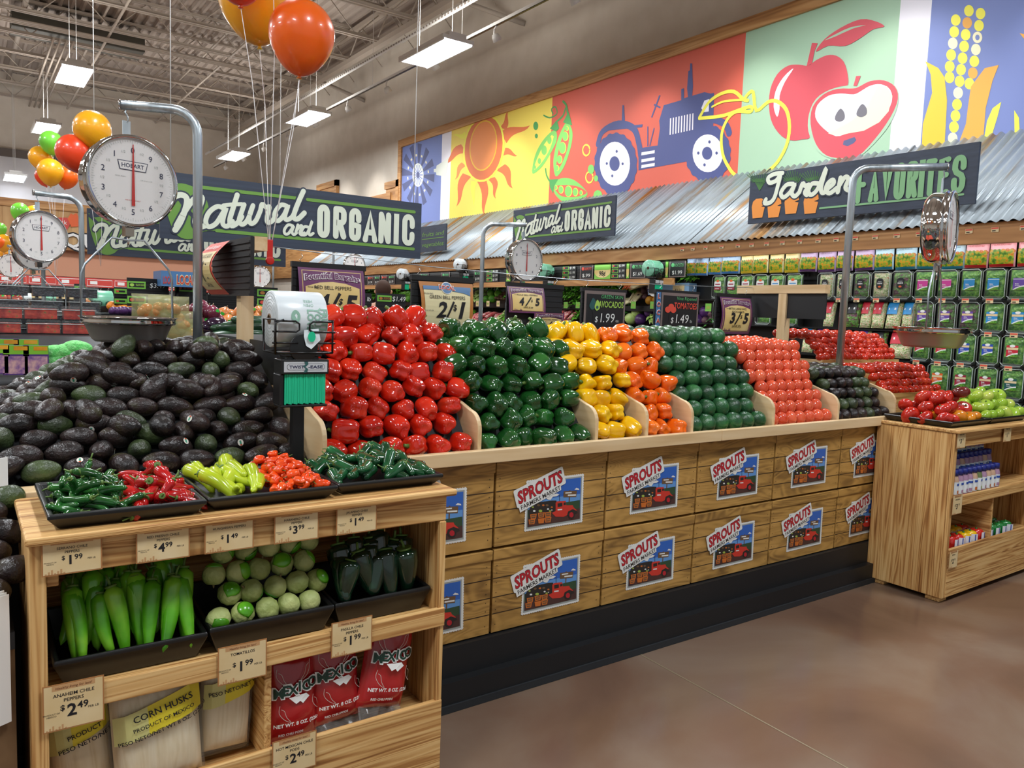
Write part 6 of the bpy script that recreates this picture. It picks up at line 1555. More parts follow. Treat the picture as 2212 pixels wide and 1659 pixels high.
for px, py, D, r, m_, l, tl in ((110, 306, 9.4, 23, 'balloon_green', 'green balloon in front of the left ceiling light', (0, -.1)), (88, 340, 9.5, 24, 'balloon_yellow', 'upper small yellow balloon of the left bunch', (0, -.3)), (109, 369, 9.3, 26, 'balloon_yellow', 'lower small yellow balloon of the left bunch', (0, 0)), (146, 381, 9.5, 22, 'balloon_orange', 'small orange balloon of the left bunch', (0, .2)), (95, 380, 9.8, 18, 'balloon_red', 'red balloon mostly hidden behind the small yellow one', (0, -.2))):
    balloon(px, py, D, r, m_, l, tb, tl, None)
tb = atd(20, 650, 12.2)
for px, py, D, r, m_, l in ((43, 456, 12, 18, 'balloon_green', 'small far green balloon above the half hidden scale'), (72, 458, 12.4, 14, 'balloon_yellow', 'small far yellow balloon behind the green one'), (0, 494, 12, 13, 'balloon_green', 'green balloon at the very left edge'), (8, 523, 12, 17, 'balloon_yellow', 'yellow balloon at the very left edge'), (-4, 522, 11.7, 12, 'balloon_orange', 'orange balloon cut off by the left edge'), (8, 548, 12.2, 15, 'balloon_yellow', 'lowest yellow balloon at the left edge')):
    balloon(px, py, D, r, m_, l, tb)
# ================================================================== WALL CASE UNDER THE CANOPY
KX = 6.30
fk = Fr((KX, 0, 0), (0, -1, 0), (0, 0, 1))
cse = thing('refrigerated_case', 'long black refrigerated wall case under the canopy', 'display case', (6.5, 6, 0))
def cpart(q, n, m): o = q.build(n, m); o.parent = cse; o.matrix_parent_inverse = Matrix.Translation((-6.5, -6, 0)); return o
flat('case_white', 'cfd2d4', .5)
q = MB(); q.bb((6.95, -1.5, .0), (7.3, 16.5, 2.2)); cpart(q, 'back_wall', 'black_metal')
q = MB(); q.bb((6.42, -1.5, .0), (6.46, 5.76, 2.22)); cpart(q, 'hook_panel', 'black_metal')
q = MB(); q.bb((6.25, -1.5, .002), (6.95, 16.5, .55)); cpart(q, 'base', 'black_base')
q = MB(); q.bb((6.15, 5.80, 1.885), (6.2, 16.5, 1.955)); cpart(q, 'wood_rail', 'cedar')
q = MB(); q.bb((6.19, 5.80, 1.95), (6.22, 16.5, 2.15))
for k in range(6): q.bb((6.185, 5.8, 1.955 + .033 * k), (6.19, 16.5, 1.962 + .033 * k))
cpart(q, 'sign_rail', 'dark_board')
for z, x in ((1.60, 6.35), (1.32, 6.30), (.98, 6.28)):
    q = MB(); q.bb((x, 5.8, z), (6.95, 16.5, z + .06)); cpart(q, 'shelf', 'black_metal')
for k, z in enumerate((1.738, 1.492, 1.247, 1.002, .757)):
    q = MB(); q.bb((6.30, -1.5, z - .012), (6.42, 5.76, z)); cpart(q, 'shelf', 'black_metal')
# lamp strip hidden under the canopy lights the case (fluorescent tubes of the case)
flat('tube_lit', 'ffffff', .5, emit='f4fbff', es=3)
q = MB(); q.bb((6.235, -1.4, 2.205), (6.275, 16.4, 2.235)); cpart(q, 'lamp_tube', 'tube_lit')
TL = bpy.data.lights.new('case_tube', 'AREA'); TL.shape = 'RECTANGLE'; TL.size = .12; TL.size_y = 3.4; TL.energy = 2.6; TL.color = (.95, 1, 1)
for k in range(5):
    l = bpy.data.objects.new('case_tube_light', TL); COL.objects.link(l); l.location = (6.20, .3 + 3.5 * k, 2.135); l.rotation_euler = (0, radians(-20), 0)
# ---- salad bags on hooks
cols = {'blue': ('2a6fb4', 'a9c8ea'), 'yellow': ('d6b520', 'ece6b0'), 'purple': ('4a2560', 'c5aed6'), 'teal': ('1c6f86', 'b5d8ea'), 'red': ('b02a38', 'e8a9b4')}
noisy('salad_print', [(.25, '244a14'), (.42, '4c7a20'), (.5, '8a9a2a'), (.57, 'c88a1c'), (.64, 'b85a1c'), (.8, 'd8ccA0')], 30, .25, detail=5, coat=.4)
noisy('salad_leaves', [(.25, '1d4a16'), (.42, '3f8526'), (.56, '78b53f'), (.7, 'a8d468')], 30, .4, bump=1.0, bscale=50, detail=4, dist=1.0)
noisy('salad_mix', [(.25, '3a2228'), (.4, '6b3048'), (.5, '4a7a30'), (.65, '79a848'), (.8, 'b9cf78')], 34, .4, bump=1.0, bscale=50, detail=4, dist=1.0)
noisy('slaw_mix', [(.25, '5d7d3a'), (.42, 'b5c582'), (.55, 'e4e2c0'), (.68, 'd98a50'), (.8, 'f0e9d8')], 60, .4, bump=.8, bscale=90)
for n_, (a, b) in cols.items(): flat('bag_' + n_, a, .2, coat=.5); flat('bagl_' + n_, b, .2, coat=.5)
bag = {}
for n_ in cols:
    t = thing('salad_bag', 'x', 'salad bag'); w, h = .185, .225; dep = pillow_dep(w, h, .055, 3); S_ = .008
    q = MB(); pillow(q, w, h, .055, 0, 12, 3, .006, len(n_)); q.build('bag', 'bagl_' + n_, t)
    fr = CFr((0, 0, 0), (1, 0, 0), (0, 0, 1), lambda a, b: dep(a, b) + .0065); q = MB()
    grect(q, fr, -w * .48, h * .33, w * .48, h * .49, 0, .0005, 6, 3); grect(q, fr, -w * .46, -h * .49, w * .46, -h * .40, 0, .0005, 6, 2); grect(q, fr, -w * .47, -h * .40, w * .47, .0, 1, .0006, 8, 5)
    for k in range(6): poly(q, fr, ell(-w * .4 + w * .16 * k, .002, w * .1, .018, 10), 1, .0009)
    poly(q, fr, rrp(-.03, h * .30, .03, h * .42, .006), 2, .0015); text(q, fr, {'blue': 'SWEET BACON', 'yellow': 'CHEESE & GARLIC', 'purple': 'CHEESE & GARLIC', 'teal': 'CLASSIC CAESAR', 'red': 'ITALIAN SEASONED'}[n_], 0, h * .20, .012, 0, width=w * .72, w=.0014)
    q.build('printing', ['bag_' + n_, 'salad_print', 'deep_teal'], t); bag[n_] = t
tagm = None
def shelf_tag(y, z, x, first=[None]):
    if first[0] is None:
        q = MB(); fr = Fr((0, 0, 0), (0, -1, 0), (0, 0, 1)); rect(q, fr, -.026, -.017, .026, .017, 0, .0); rect(q, fr, -.024, .004, .024, .015, 1, .0006); rect(q, fr, -.018, -.012, .006, -.004, 2, .0006); o = q.build('shelf_tag', ['card_tan', 'chalk_red', 'ink']); first[0] = o
    else: o = first[0].copy(); COL.objects.link(o)
    o.location = (x, y, z); return o
cs = [('blue', 45, 100), ('blue', 100, 180), ('blue', 180, 265), ('blue', 268, 385), ('yellow', 392, 470), ('yellow', 470, 568), ('yellow', 570, 660), ('yellow', 668, 765), ('purple', 772, 882), ('purple', 888, 1003), ('purple', 1008, 1115), ('purple', 1122, 1246), ('teal', 1250, 1372), ('teal', 1380, 1518), ('teal', 1524, 1660), ('teal', 1680, 1828), ('red', 1834, 1985), ('red', 1990, 2160), ('red', 2168, 2350)]
cs += [('red', 2358, 2560), ('teal', 2568, 2785), ('yellow', 2795, 3030)]
RX = Matrix.Rotation(-pi / 2, 4, 'Z')
cnt = {}
for i, (c, a, b) in enumerate(cs):
    ya = fk.px(1472 + a / 2.989, 560)[0]; yb = fk.px(1472 + b / 2.989, 560)[0]; y = -(ya + yb) / 2; k = cnt.get(c, 0); cnt[c] = k + 1
    o = dup(bag[c]); o.matrix_world = Matrix.Translation((KX + U(-.01, .01), y, 2.098 + U(-.006, .006))) @ RX @ Matrix.Rotation(U(-.04, .04), 4, 'Y') @ Matrix.Diagonal(((yb - ya) / .187 * 1.0, 1, 1, 1))
    o['label'] = '%s and white salad bag on the top hooks, %s of its colour' % (c, ordn(k)); o['group'] = 'salad bags on the top hooks'
    s = shelf_tag(y, 2.245, 6.135); tag(s, 'small white price tag on the beam above the %s %s salad bag' % (ordn(k), c), 'price tag', 'price tags on the canopy beam')
    q = MB(); q.tube([(6.14, y, 2.235), (6.30, y, 2.225), (6.42, y, 2.225)], .003, 5); hk = q.build('peg_hook', 'black_metal'); tag(hk, 'black peg hook holding the %s %s salad bag' % (ordn(k), c), 'hook', 'peg hooks under the canopy')
for t in bag.values(): drop(t)
# ---- clear clamshell boxes
clearmat('clamshell', (.98, 1, .99), .86, .08); flat('lab_pink', 'd0409a', .4); flat('lab_sky', '2a8fd0', .4); flat('lab_violet', '6a4aa8', .4); flat('lab_royal', '2a4fb8', .4); flat('lab_red', 'c8283a', .4); flat('lab_orange', 'e8682a', .4); flat('lab_maroon', 'a02840', .4); flat('lab_teal', '1f5a5a', .4); flat('lab_black', '16161a', .4); flat('lab_cap', 'eef0ef', .4)
CL = {}
def clam(kind, lm, contents):
    t = thing('salad_clamshell', 'x', 'salad box'); w, h, d = .150, .222, .07
    q = MB(); pillow(q, w * .9, h * .9, d * .8, 0, 10, 5, .008, len(kind)); q.build('salad', contents, t)
    q = MB(); pillow(q, w, h, d, 0, 8, 7); q.build('lid', 'clamshell', t)
    q = MB(); e = [(-w / 2, -.03, -h / 2 + .02), (-w / 2, -.03, h / 2 - .02), (-w / 2 + .02, -.03, h / 2), (w / 2 - .02, -.03, h / 2), (w / 2, -.03, h / 2 - .02), (w / 2, -.03, -h / 2 + .02), (w / 2 - .02, -.03, -h / 2), (-w / 2 + .02, -.03, -h / 2), (-w / 2, -.03, -h / 2 + .02)]
    q.tube(e, .0032, 5); flat('clear_rim', 'aab4b2', .15, spec=.8); q.build('rim', 'clear_rim', t)
    fr = Fr((0, -d / 2 - .004, 0), (1, 0, 0), (0, 0, 1)); q = MB()
    if kind == 'cap':
        poly(q, fr, rrp(-.042, .0, .042, .055, .012), 1, .0); poly(q, fr, ell(0, .058, .018, .012, 12), 2, .0004); rect(q, fr, -.042, -.03, .042, .0, 0, .0); rect(q, fr, -.03, -.022, .02, -.016, 1, .0005); rect(q, fr, -.03, .02, .03, .03, 0, .0005)
    elif kind == 'blk':
        poly(q, fr, rrp(-.028, -.03, .028, .055, .02), 0, .0); text(q, fr, 'GREENS', 0, .008, .012, 1, width=.042, w=.0006, bold=.03); rect(q, fr, -.015, .028, .015, .031, 1, .0006); poly(q, fr, ell(0, -.014, .012, .008, 12), 2, .0006)
    else:
        poly(q, fr, rrp(-.038, -.045, .038, .04, .004), 0, .0); rect(q, fr, -.038, .008 if kind == 'b' else .03, .038, .024 if kind == 'b' else .034, 3 if kind == 'b' else 1, .0005); poly(q, fr, ell(0, .036, .018, .010, 12), 1, .0006) if kind == 'b' else None
        text(q, fr, 'Baby', -.012, -.006, .009, 1, w=.0008, bold=.02); text(q, fr, 'Greens', -.008, -.018, .008, 1, w=.0008, bold=.01)
        poly(q, fr, [(-.038, -.045), (.038, -.045), (.038, -.012), (.01, -.018), (-.02, -.03)], 1, .001); poly(q, fr, [(-.03, -.045), (.038, -.045), (.038, -.022), (.008, -.026)], 4, .0014)
    q.build('label', [lm, 'lab_cap', 'lab_orange', 'card_tan', 'salad_leaves'], t)
    q = MB(); q.bb((-w * .42, -.045, -h / 2 - .012), (w * .42, .03, -h / 2 - .004)); q.bb((-w * .42, -.048, -h / 2 - .012), (w * .42, -.045, -h / 2 + .02)); q.build('holder', 'clamshell', t)
    return t
for k_, a in {'pink': ('a', 'lab_pink', 'salad_leaves'), 'sky': ('a', 'lab_sky', 'salad_leaves'), 'violet': ('b', 'lab_violet', 'salad_mix'), 'violet2': ('a', 'lab_violet', 'salad_leaves'), 'bsky': ('b', 'lab_sky', 'salad_leaves'), 'red': ('b', 'lab_red', 'salad_leaves'), 'royal': ('b', 'lab_royal', 'salad_leaves'), 'orange': ('b', 'lab_orange', 'salad_leaves'), 'maroon': ('b', 'lab_maroon', 'salad_leaves'), 'teal': ('b', 'lab_teal', 'salad_leaves'), 'cap': ('cap', 'lab_maroon', 'salad_leaves'), 'capb': ('cap', 'lab_sky', 'salad_leaves'), 'blk': ('blk', 'lab_black', 'slaw_mix'), 'blk2': ('blk', 'lab_black', 'salad_mix')}.items(): CL[k_] = clam(*a)
names = {'pink': 'pink', 'sky': 'sky blue', 'violet': 'violet', 'violet2': 'violet', 'bsky': 'sky blue banded', 'red': 'red', 'royal': 'royal blue', 'orange': 'orange', 'maroon': 'maroon', 'teal': 'dark teal', 'cap': 'white and maroon', 'capb': 'white and blue', 'blk': 'black', 'blk2': 'black'}
rows = [(1.862, [('cap', 220, 300), ('cap', 305, 388), ('cap', 395, 485), ('cap', 490, 580), ('capb', 585, 680), ('capb', 690, 800), ('blk', 900, 1005), ('blk', 1012, 1120), ('blk2', 1125, 1240), ('blk', 1248, 1370), ('blk2', 1375, 1510), ('pink', 1518, 1655), ('pink', 1665, 1808), ('sky', 1815, 1960), ('sky', 1968, 2120), ('violet2', 2130, 2290)]),
        (1.614, [('cap', 215, 288), ('cap', 490, 590), ('cap', 655, 760), ('violet', 1508, 1640), ('violet', 1648, 1785), ('violet', 1793, 1938), ('bsky', 1948, 2100), ('bsky', 2112, 2270)]),
        (1.372, [('red', 1500, 1622), ('red', 1632, 1768), ('royal', 1778, 1918), ('royal', 1928, 2072), ('red', 2083, 2240)]),
        (1.128, [('orange', 1608, 1748), ('maroon', 1756, 1902), ('maroon', 1914, 2064), ('teal', 2076, 2236)]),
        (.883, [('teal', 1900, 2050), ('maroon', 2062, 2220)])]
for r, (k1, k2, k3) in enumerate((('violet2', 'pink', 'sky'), ('bsky', 'orange', 'violet'), ('red', 'royal', 'teal'), ('teal', 'maroon', 'orange'), ('maroon', 'teal', 'red'))):
    e = rows[r][1][-1][2]
    for n_, kk in enumerate((k1, k2, k3)): rows[r][1].append((kk, e + 10, e + 170 + 15 * n_)); e += 180 + 15 * n_
for r, (z, L_) in enumerate(rows):
    cc = {}
    for i, (k_, a, b) in enumerate(L_):
        yy = 560 if r == 0 else 620; ya = fk.px(1472 + a / 2.989, yy + 50 * r)[0]; yb = fk.px(1472 + b / 2.989, yy + 50 * r)[0]; y = -(ya + yb) / 2
        o = dup(CL[k_]); o.matrix_world = Matrix.Translation((KX, y, z)) @ RX @ Matrix.Diagonal(((yb - ya) / .156, 1, 1, 1)); c = names[k_]; n_ = cc.get(c, 0); cc[c] = n_ + 1
        o['label'] = 'clear salad box, %s label, %s shelf down, %s of its colour from left' % (c, ordn(r), ordn(n_)); o['group'] = 'clear salad boxes on the wall case'
        if k_ not in ('cap', 'capb'):
            s = shelf_tag(y, z - .128, KX - .075); tag(s, 'price tag under the %s %s labelled salad box, %s shelf' % (ordn(n_), c, ordn(r)), 'price tag', 'price tags on the salad shelves')
for t in CL.values(): drop(t)
# ---- standing bags of chopped salad
fl2 = {'black': 'lab_black', 'red': 'lab_red', 'blue': 'lab_sky', 'purple': 'lab_violet'}
for n_, (c, a, b, zc) in enumerate([('red', 920, 985, 1.614), ('black', 1062, 1150, 1.614), ('red', 1156, 1226, 1.614), ('red', 1230, 1312, 1.614), ('blue', 1320, 1418, 1.614), ('blue', 1424, 1508, 1.614), ('blue', 780, 850, 1.372), ('purple', 860, 930, 1.372), ('red', 940, 1040, 1.372), ('purple', 1130, 1210, 1.372), ('black', 1218, 1320, 1.372), ('red', 1340, 1490, 1.372)]):
    yc = 680 if zc > 1.5 else 740; ya = fk.px(1472 + a / 2.989, yc)[0]; yb = fk.px(1472 + b / 2.989, yc)[0]
    t = thing('chopped_salad_bag', '%s topped bag of chopped salad, %s along the %s bag shelf' % (c, ordn(n_ if n_ < 6 else n_ - 6), 'upper' if n_ < 6 else 'lower'), 'salad bag', group='chopped salad bags on the wall case')
    w, h = (yb - ya) * .97, .225; dep = pillow_dep(w, h, .07, 3)
    q = MB(); pillow(q, w, h, .07, 0, 12, 3, .006, n_); q.build('salad', 'slaw_mix' if c != 'black' else 'salad_mix', t)
    q = MB(); fr = CFr((0, 0, 0), (1, 0, 0), (0, 0, 1), lambda a_, b_: dep(a_, b_) + .0068); grect(q, fr, -w * .47, .0, w * .3, h * .48, 0, .0006, 6, 4); rect(q, fr, -w * .3, h * .16, w * .2, h * .24, 1, .0012); q.build('printing', [fl2[c], 'lab_cap'], t)
    t.matrix_world = Matrix.Translation((KX + .02, -(ya + yb) / 2, zc - .0)) @ RX @ Matrix.Rotation(-.22, 4, 'X')
# ---- signs on the rail left of the bags
fr_ = Fr((6.18, 0, 0), (0, -1, 0), (0, 0, 1)); flat('rail_green', '7cc04a', .45)
def railsign(x0, x1, kind, txt, lab, pr='1.99'):
    a = fr_.px(x0, 590)[0]; b = fr_.px(x1, 590)[0]; w = b - a; t = thing('rail_sign', lab, 'sign', (6.18, -a, 1.965)); h = .175
    f_ = Fr((0, 0, 0), (0, -1, 0), (0, 0, 1)); q = MB(); rect(q, f_, 0, 0, w, h, {'chalk': 6, 'green': 15, 'triple': 5}[kind], .001)
    if kind == 'chalk':
        rect(q, f_, w * .07, h * .05, w * .93, h * .94, 5, .002); text(q, f_, txt[0], w * .55, h * .62, h * .2, txt[1], width=w * .62, w=.003, shear=.15); text(q, f_, '$' + pr, w * .5, h * .16, h * .24, 10, width=w * .6, w=.003); poly(q, f_, ell(w * .22, h * .72, w * .09, h * .12, 12), txt[1], .003)
    elif kind == 'green':
        poly(q, f_, ell(w * .5, h * .5, w * .5, h * .42, 20), 1, .002); rect(q, f_, w * .05, h * .6, w * .95, h * .95, 15, .003); text(q, f_, txt[0], w * .5, h * .22, h * .32, 12, w=.004, bold=.02)
    else:
        for k in range(3): rect(q, f_, w * .02, h * (.04 + .33 * k), w * .48, h * (.3 + .33 * k), 15, .002); rect(q, f_, w * .06, h * (.08 + .33 * k), w * .44, h * (.26 + .33 * k), 5, .003); poly(q, f_, ell(w * .15, h * (.17 + .33 * k), w * .06, h * .06, 10), 9, .004); text(q, f_, '$' + pr, w * .74, h * (.08 + .33 * k), h * .18, 10, width=w * .38, w=.004)
    q.build('face', AM + ['rail_green'], t)
railsign(1445, 1481, 'chalk', ('BROCCOLI', 7), 'chalk sign reading broccoli on the rail beside the salad bags'); railsign(1437, 1443, 'green', ('',), 'green divider strip left of the broccoli sign')
railsign(1361, 1394, 'chalk', ('CELERY', 7), 'chalk sign reading celery on the wall rail', '1.69'); railsign(1353, 1359, 'green', ('',), 'green divider strip left of the celery sign')
railsign(1321, 1351, 'triple', ('',), 'board of three green framed price strips left of celery'); railsign(1284, 1319, 'green', ('98\u00a2',), 'bright green ninety eight cent sign on the wall rail')
railsign(1253, 1281, 'chalk', ('CARROTS', 9), 'chalk sign reading carrots on the wall rail', '.99'); railsign(1215, 1244, 'triple', ('',), 'board of three green framed price strips left of carrots')
railsign(1094, 1103, 'green', ('98\u00a2',), 'narrow bright green sign behind the middle scale'); railsign(1051, 1077, 'triple', ('',), 'green price strips left of the middle scale'); railsign(1024, 1039, 'chalk', ('KALE', 7), 'small chalk sign just left of the middle scale pole')
for i, (a, b) in enumerate(((794, 807), (809, 821), (824, 837), (839, 853), (907, 926), (954, 972))): railsign(a, b, 'chalk', (['BEETS', 'KALE', 'RADISH', 'GREENS', 'LEEKS', 'HERBS'][i], [9, 7, 9, 7, 7, 7][i]), 'tiny chalk sign far along the wall rail, %s from the left' % ordn(i))
def wallroll(px, py, m_, lab): p = atx(px, py, 6.07); dispenser(p, .9, m_, lab[0] + ' wire bag dispenser ' + lab[1], lab[0] + ' bag roll ' + lab[1], False, 0)
wallroll(1410, 580, 'bag_roll_green', ('green', 'on the wall rail beside the celery sign')); wallroll(1178, 585, 'bag_roll_green', ('green', 'on the wall rail behind the middle scale')); wallroll(996, 572, 'bag_roll_white', ('white', 'on the rail above the local sign')); wallroll(871, 592, 'bag_roll_white', ('white', 'on the wall rail, leftmost'))
# ---- loose vegetables on the case shelves
noisy('leaf_bright', [(.3, '3f8a1e'), (.5, '62b030'), (.75, '96d04e')], 14, .4, objrand=.15); noisy('leaf_dark', [(.3, '173f14'), (.55, '2c661e'), (.8, '4c8c30')], 14, .45, objrand=.2); noisy('leaf_pale', [(.3, '9cc45a'), (.7, 'd4e29a')], 10, .4, objrand=.1)
noisy('purple_cabbage', [(.3, '33184a'), (.6, '57306e'), (.8, '7a5590')], 12, .3, objrand=.15); noisy('carrot_skin', [(.3, 'd2521a'), (.7, 'e97a30')], 12, .4, objrand=.1); noisy('parsnip_skin', [(.3, 'd8cc9c'), (.7, 'eee6c4')], 12, .45); noisy('potato_gold', [(.3, 'b98a3c'), (.7, 'e0b860')], 12, .45, objrand=.15); noisy('beet_skin', [(.3, '4a2a38'), (.7, '7d5a60')], 12, .5, objrand=.15); noisy('mushroom', [(.3, '4f3222'), (.7, '7d5a42')], 12, .5, objrand=.2); noisy('radish_skin', [(.3, 'c83a48'), (.5, 'e88a88'), (.7, 'f4e4dc')], 25, .35, objrand=.1); noisy('squash', [(.3, 'd98a1c'), (.7, 'f2b23c')], 12, .35, objrand=.1)
def bunch(m_, seed, L=.2, n=16, wd=.035, stalk='leaf_pale'):
    rn = random.Random(seed); q = MB(); q2 = MB()
    for k in range(n):
        a = rn.uniform(-1, 1) * 1.1; el = rn.uniform(.2, 1.3); l = L * rn.uniform(.6, 1)
        d = Vector((sin(a) * cos(el), -cos(a) * cos(el), sin(el))); s_ = d.cross(Vector((0, 0, 1))).normalized(); up = s_.cross(d)
        vs = []
        for j in range(6):
            t = j / 5; c = d * l * (.25 + .75 * t) + Vector((0, 0, -.08 * t * t)) ; ww = wd * sin(pi * (t * .85 + .12)) * rn.uniform(.8, 1.2); cr = .012 * sin(j * 2.1 + k)
            vs += [c - s_ * ww + up * cr, c + up * -.008, c + s_ * ww - up * cr]
        q.add(vs, [(j * 3 + i, j * 3 + i + 1, j * 3 + i + 4, j * 3 + i + 3) for j in range(5) for i in range(2)], 0, True)
        if k % 3 == 0: q2.tube([(0, 0, 0), d * l * .35], .004, 5)
    o = q.build('leaf_bunch', m_); q2.build('stalks', stalk, o); return o
def sticks(m_, seed, L=.2, r=.014, n=9):
    rn = random.Random(seed); o = None; q = MB()
    for k in range(n):
        x = (k - n / 2) * r * 1.1; z = rn.uniform(0, .03)
        q.tube([(x, .05, z), (x + rn.uniform(-.004, .004), -.04, z - .02), (x * .9, -L * .6, z - .07), (x * .9, -L * .75, z - .09)], [r * .8, r, r * .6, r * .15], 7)
    o = q.build('root_bunch', m_); q = MB(); q.tube([(-n * r * .5, .05, .0), (n * r * .5, .05, .02)], .006, 5); q.build('tie', 'leaf_dark', o); return o
def ball(name, m_, r, h, seed, rib=0): return mesh_obj(name, ovoid(r, h, .1, seed, rib, .05 if rib else 0), m_)
PR = {'bright': [bunch('leaf_bright', i) for i in (1, 2)], 'dark': [bunch('leaf_dark', i, .23) for i in (3, 4)], 'pale': [bunch('leaf_pale', 5, .16, 14, .04)], 'onion': [bunch('leaf_bright', 8, .26, 22, .009, 'parsnip_skin')],
      'cab': [ball('cabbage', 'leaf_pale', .075, .14, 6, 5)], 'lime': [ball('cabbage', 'leaf_bright', .065, .12, 6, 5)], 'pcab': [ball('purple_cabbage', 'purple_cabbage', .075, .14, 7, 4)], 'carrot': [sticks('carrot_skin', 1)], 'pars': [sticks('parsnip_skin', 2, .2, .02, 6)], 'rad': [sticks('radish_skin', 3, .16, .02, 6)], 'pot': [ball('potato', 'potato_gold', .04, .09, 8)], 'wpot': [ball('turnip', 'parsnip_skin', .042, .08, 9)], 'beet': [ball('beet', 'beet_skin', .042, .08, 10)], 'mush': [ball('mushroom', 'mushroom', .035, .05, 11)], 'squ': [ball('squash', 'squash', .055, .1, 12, 6)]}
VN = {'bright': ('bright leafy greens bunch', 'greens'), 'dark': ('dark leafy greens bunch', 'greens'), 'pale': ('pale lettuce head', 'lettuce'), 'onion': ('green onion bunch', 'green onions'), 'cab': ('pale green cabbage', 'cabbage'), 'lime': ('lime green round cabbage', 'cabbage'), 'pcab': ('deep purple cabbage', 'cabbage'), 'carrot': ('orange carrot bunch', 'carrots'), 'pars': ('cream parsnip bunch', 'parsnips'), 'rad': ('pink and white radish bunch', 'radishes'), 'pot': ('golden potato', 'potato'), 'wpot': ('pale turnip', 'turnip'), 'beet': ('brown purple beet', 'beet'), 'mush': ('brown mushroom', 'mushroom'), 'squ': ('orange squash', 'squash')}
VC = {}
def vrow(px0, px1, py, X_, kind, step, dz=0, jit=.01, rowz=1, ptlab='upper'):
    f_ = Fr((X_, 0, 0), (0, -1, 0), (0, 0, 1)); a = f_.px(px0, py); b = f_.px(px1, py); n = max(1, int((b[0] - a[0]) / step))
    for r in range(rowz):
        for k in range(n):
            s = a[0] + (b[0] - a[0]) * (k + .5 + (.5 if r % 2 else 0)) / n; o = dup(random.choice(PR[kind])); i = VC.get(kind, 0); VC[kind] = i + 1
            o.matrix_world = Matrix.Translation((X_ + .03 * r + U(-jit, jit), -s, (a[1] + b[1]) / 2 + dz + step * .62 * r + U(-jit, jit))) @ Matrix.Rotation(-pi / 2 + U(-.3, .3), 4, 'Z') @ Matrix.Rotation(U(-.3, .3), 4, 'X')
            o['category'] = VN[kind][1]; o['group'] = VN[kind][1] + ' on the wall case shelves'; o['_s'] = kind; o['_u'] = s
UP, LO = 6.48, 6.42
for a in [(740, 800, 640, UP, 'dark', .16), (800, 860, 640, UP, 'bright', .16), (745, 860, 622, UP, 'dark', .2), (845, 895, 645, UP, 'lime', .12), (1024, 1045, 645, UP, 'pale', .13), (1045, 1072, 645, UP, 'lime', .12), (1024, 1100, 622, UP, 'dark', .17), (1070, 1100, 645, UP, 'mush', .06), (1100, 1200, 640, UP, 'bright', .17), (1100, 1250, 618, UP, 'dark', .17), (1200, 1260, 642, UP, 'onion', .15), (1235, 1262, 655, UP, 'bright', .14), (1262, 1352, 625, UP, 'bright', .16), (1262, 1355, 612, UP, 'dark', .16), (1262, 1355, 645, UP, 'bright', .16),
          (1352, 1386, 612, UP, 'carrot', .15), (1372, 1405, 618, UP, 'pars', .13), (1405, 1482, 606, UP, 'dark', .17), (1480, 1525, 606, UP, 'bright', .14), (1358, 1378, 648, UP, 'pars', .12), (1376, 1400, 640, UP, 'beet', .08), (1396, 1428, 648, UP, 'squ', .10), (1500, 1548, 625, UP, 'wpot', .085), (1500, 1548, 645, UP, 'pot', .085)]: vrow(*a, rowz=3 if a[4] in ('mush', 'beet', 'wpot', 'pot') else 2)
for a in [(1020, 1078, 690, LO, 'rad', .13), (1075, 1092, 690, LO, 'cab', .14), (1092, 1200, 690, LO, 'bright', .16), (1200, 1245, 690, LO, 'rad', .14), (1240, 1262, 690, LO, 'bright', .15), (1262, 1352, 690, LO, 'dark', .16), (1354, 1372, 690, LO, 'cab', .15), (1368, 1400, 690, LO, 'pcab', .14), (1400, 1430, 690, LO, 'pale', .15), (1430, 1520, 690, LO, 'pcab', .15), (1500, 1548, 690, LO, 'beet', .09), (1550, 1600, 700, LO, 'dark', .14), (740, 1020, 690, LO, 'bright', .2)]: vrow(*a, rowz=2)
byk = {}
for o in COL.objects:
    if '_s' in o: byk.setdefault(o['_s'], []).append(o)
for k_, L_ in byk.items():
    L_.sort(key=lambda o: o['_u'])
    for i, o in enumerate(L_): o['label'] = '%s on the wall case shelves, %s from left' % (VN[k_][0], ordn(i)); del o['_s']; del o['_u']
for L_ in PR.values(): sweep_protos(L_)
# sunset display box, green shelf tags
a = Fr((6.3, 0, 0), (0, -1, 0), (0, 0, 1)); p = a.px(1400, 637); p2 = a.px(1489, 607)
flat('box_sky', '8fb8e0', .4); flat('sun_orange', 'e08a3a', .4); flat('box_navy', '2a3a80', .4)
t = thing('display_box', 'light blue display box with orange sun logo reading sunset', 'display box', (6.3, -p[0], p[1])); w, h = p2[0] - p[0], .155
q = MB(); q.bb((0, -w, 0), (.12, 0, h * .82)); q.build('carton', 'box_sky', t)
q = MB(); f_ = Fr((0, 0, 0), (0, -1, 0), (0, 0, 1)); poly(q, f_, ell(w * .16, h * .5, w * .18, h * .62, 24), 3, .002); poly(q, f_, ell(w * .15, h * .62, w * .13, h * .36, 24), 0, .004); poly(q, f_, ell(w * .15, h * .58, w * .07, h * .2, 16), 3, .006); text(q, f_, 'SUNSET', w * .16, h * .22, h * .2, 1, width=w * .34, w=.008, bold=.04); rect(q, f_, w * .62, h * .1, w * .9, h * .7, 2, .004); text(q, f_, '$2.50', w * .76, h * .22, h * .2, 4, w=.006); q.build('print', ['sun_orange', 'box_navy', 'card_tan', 'lab_cap', 'ink'], t)
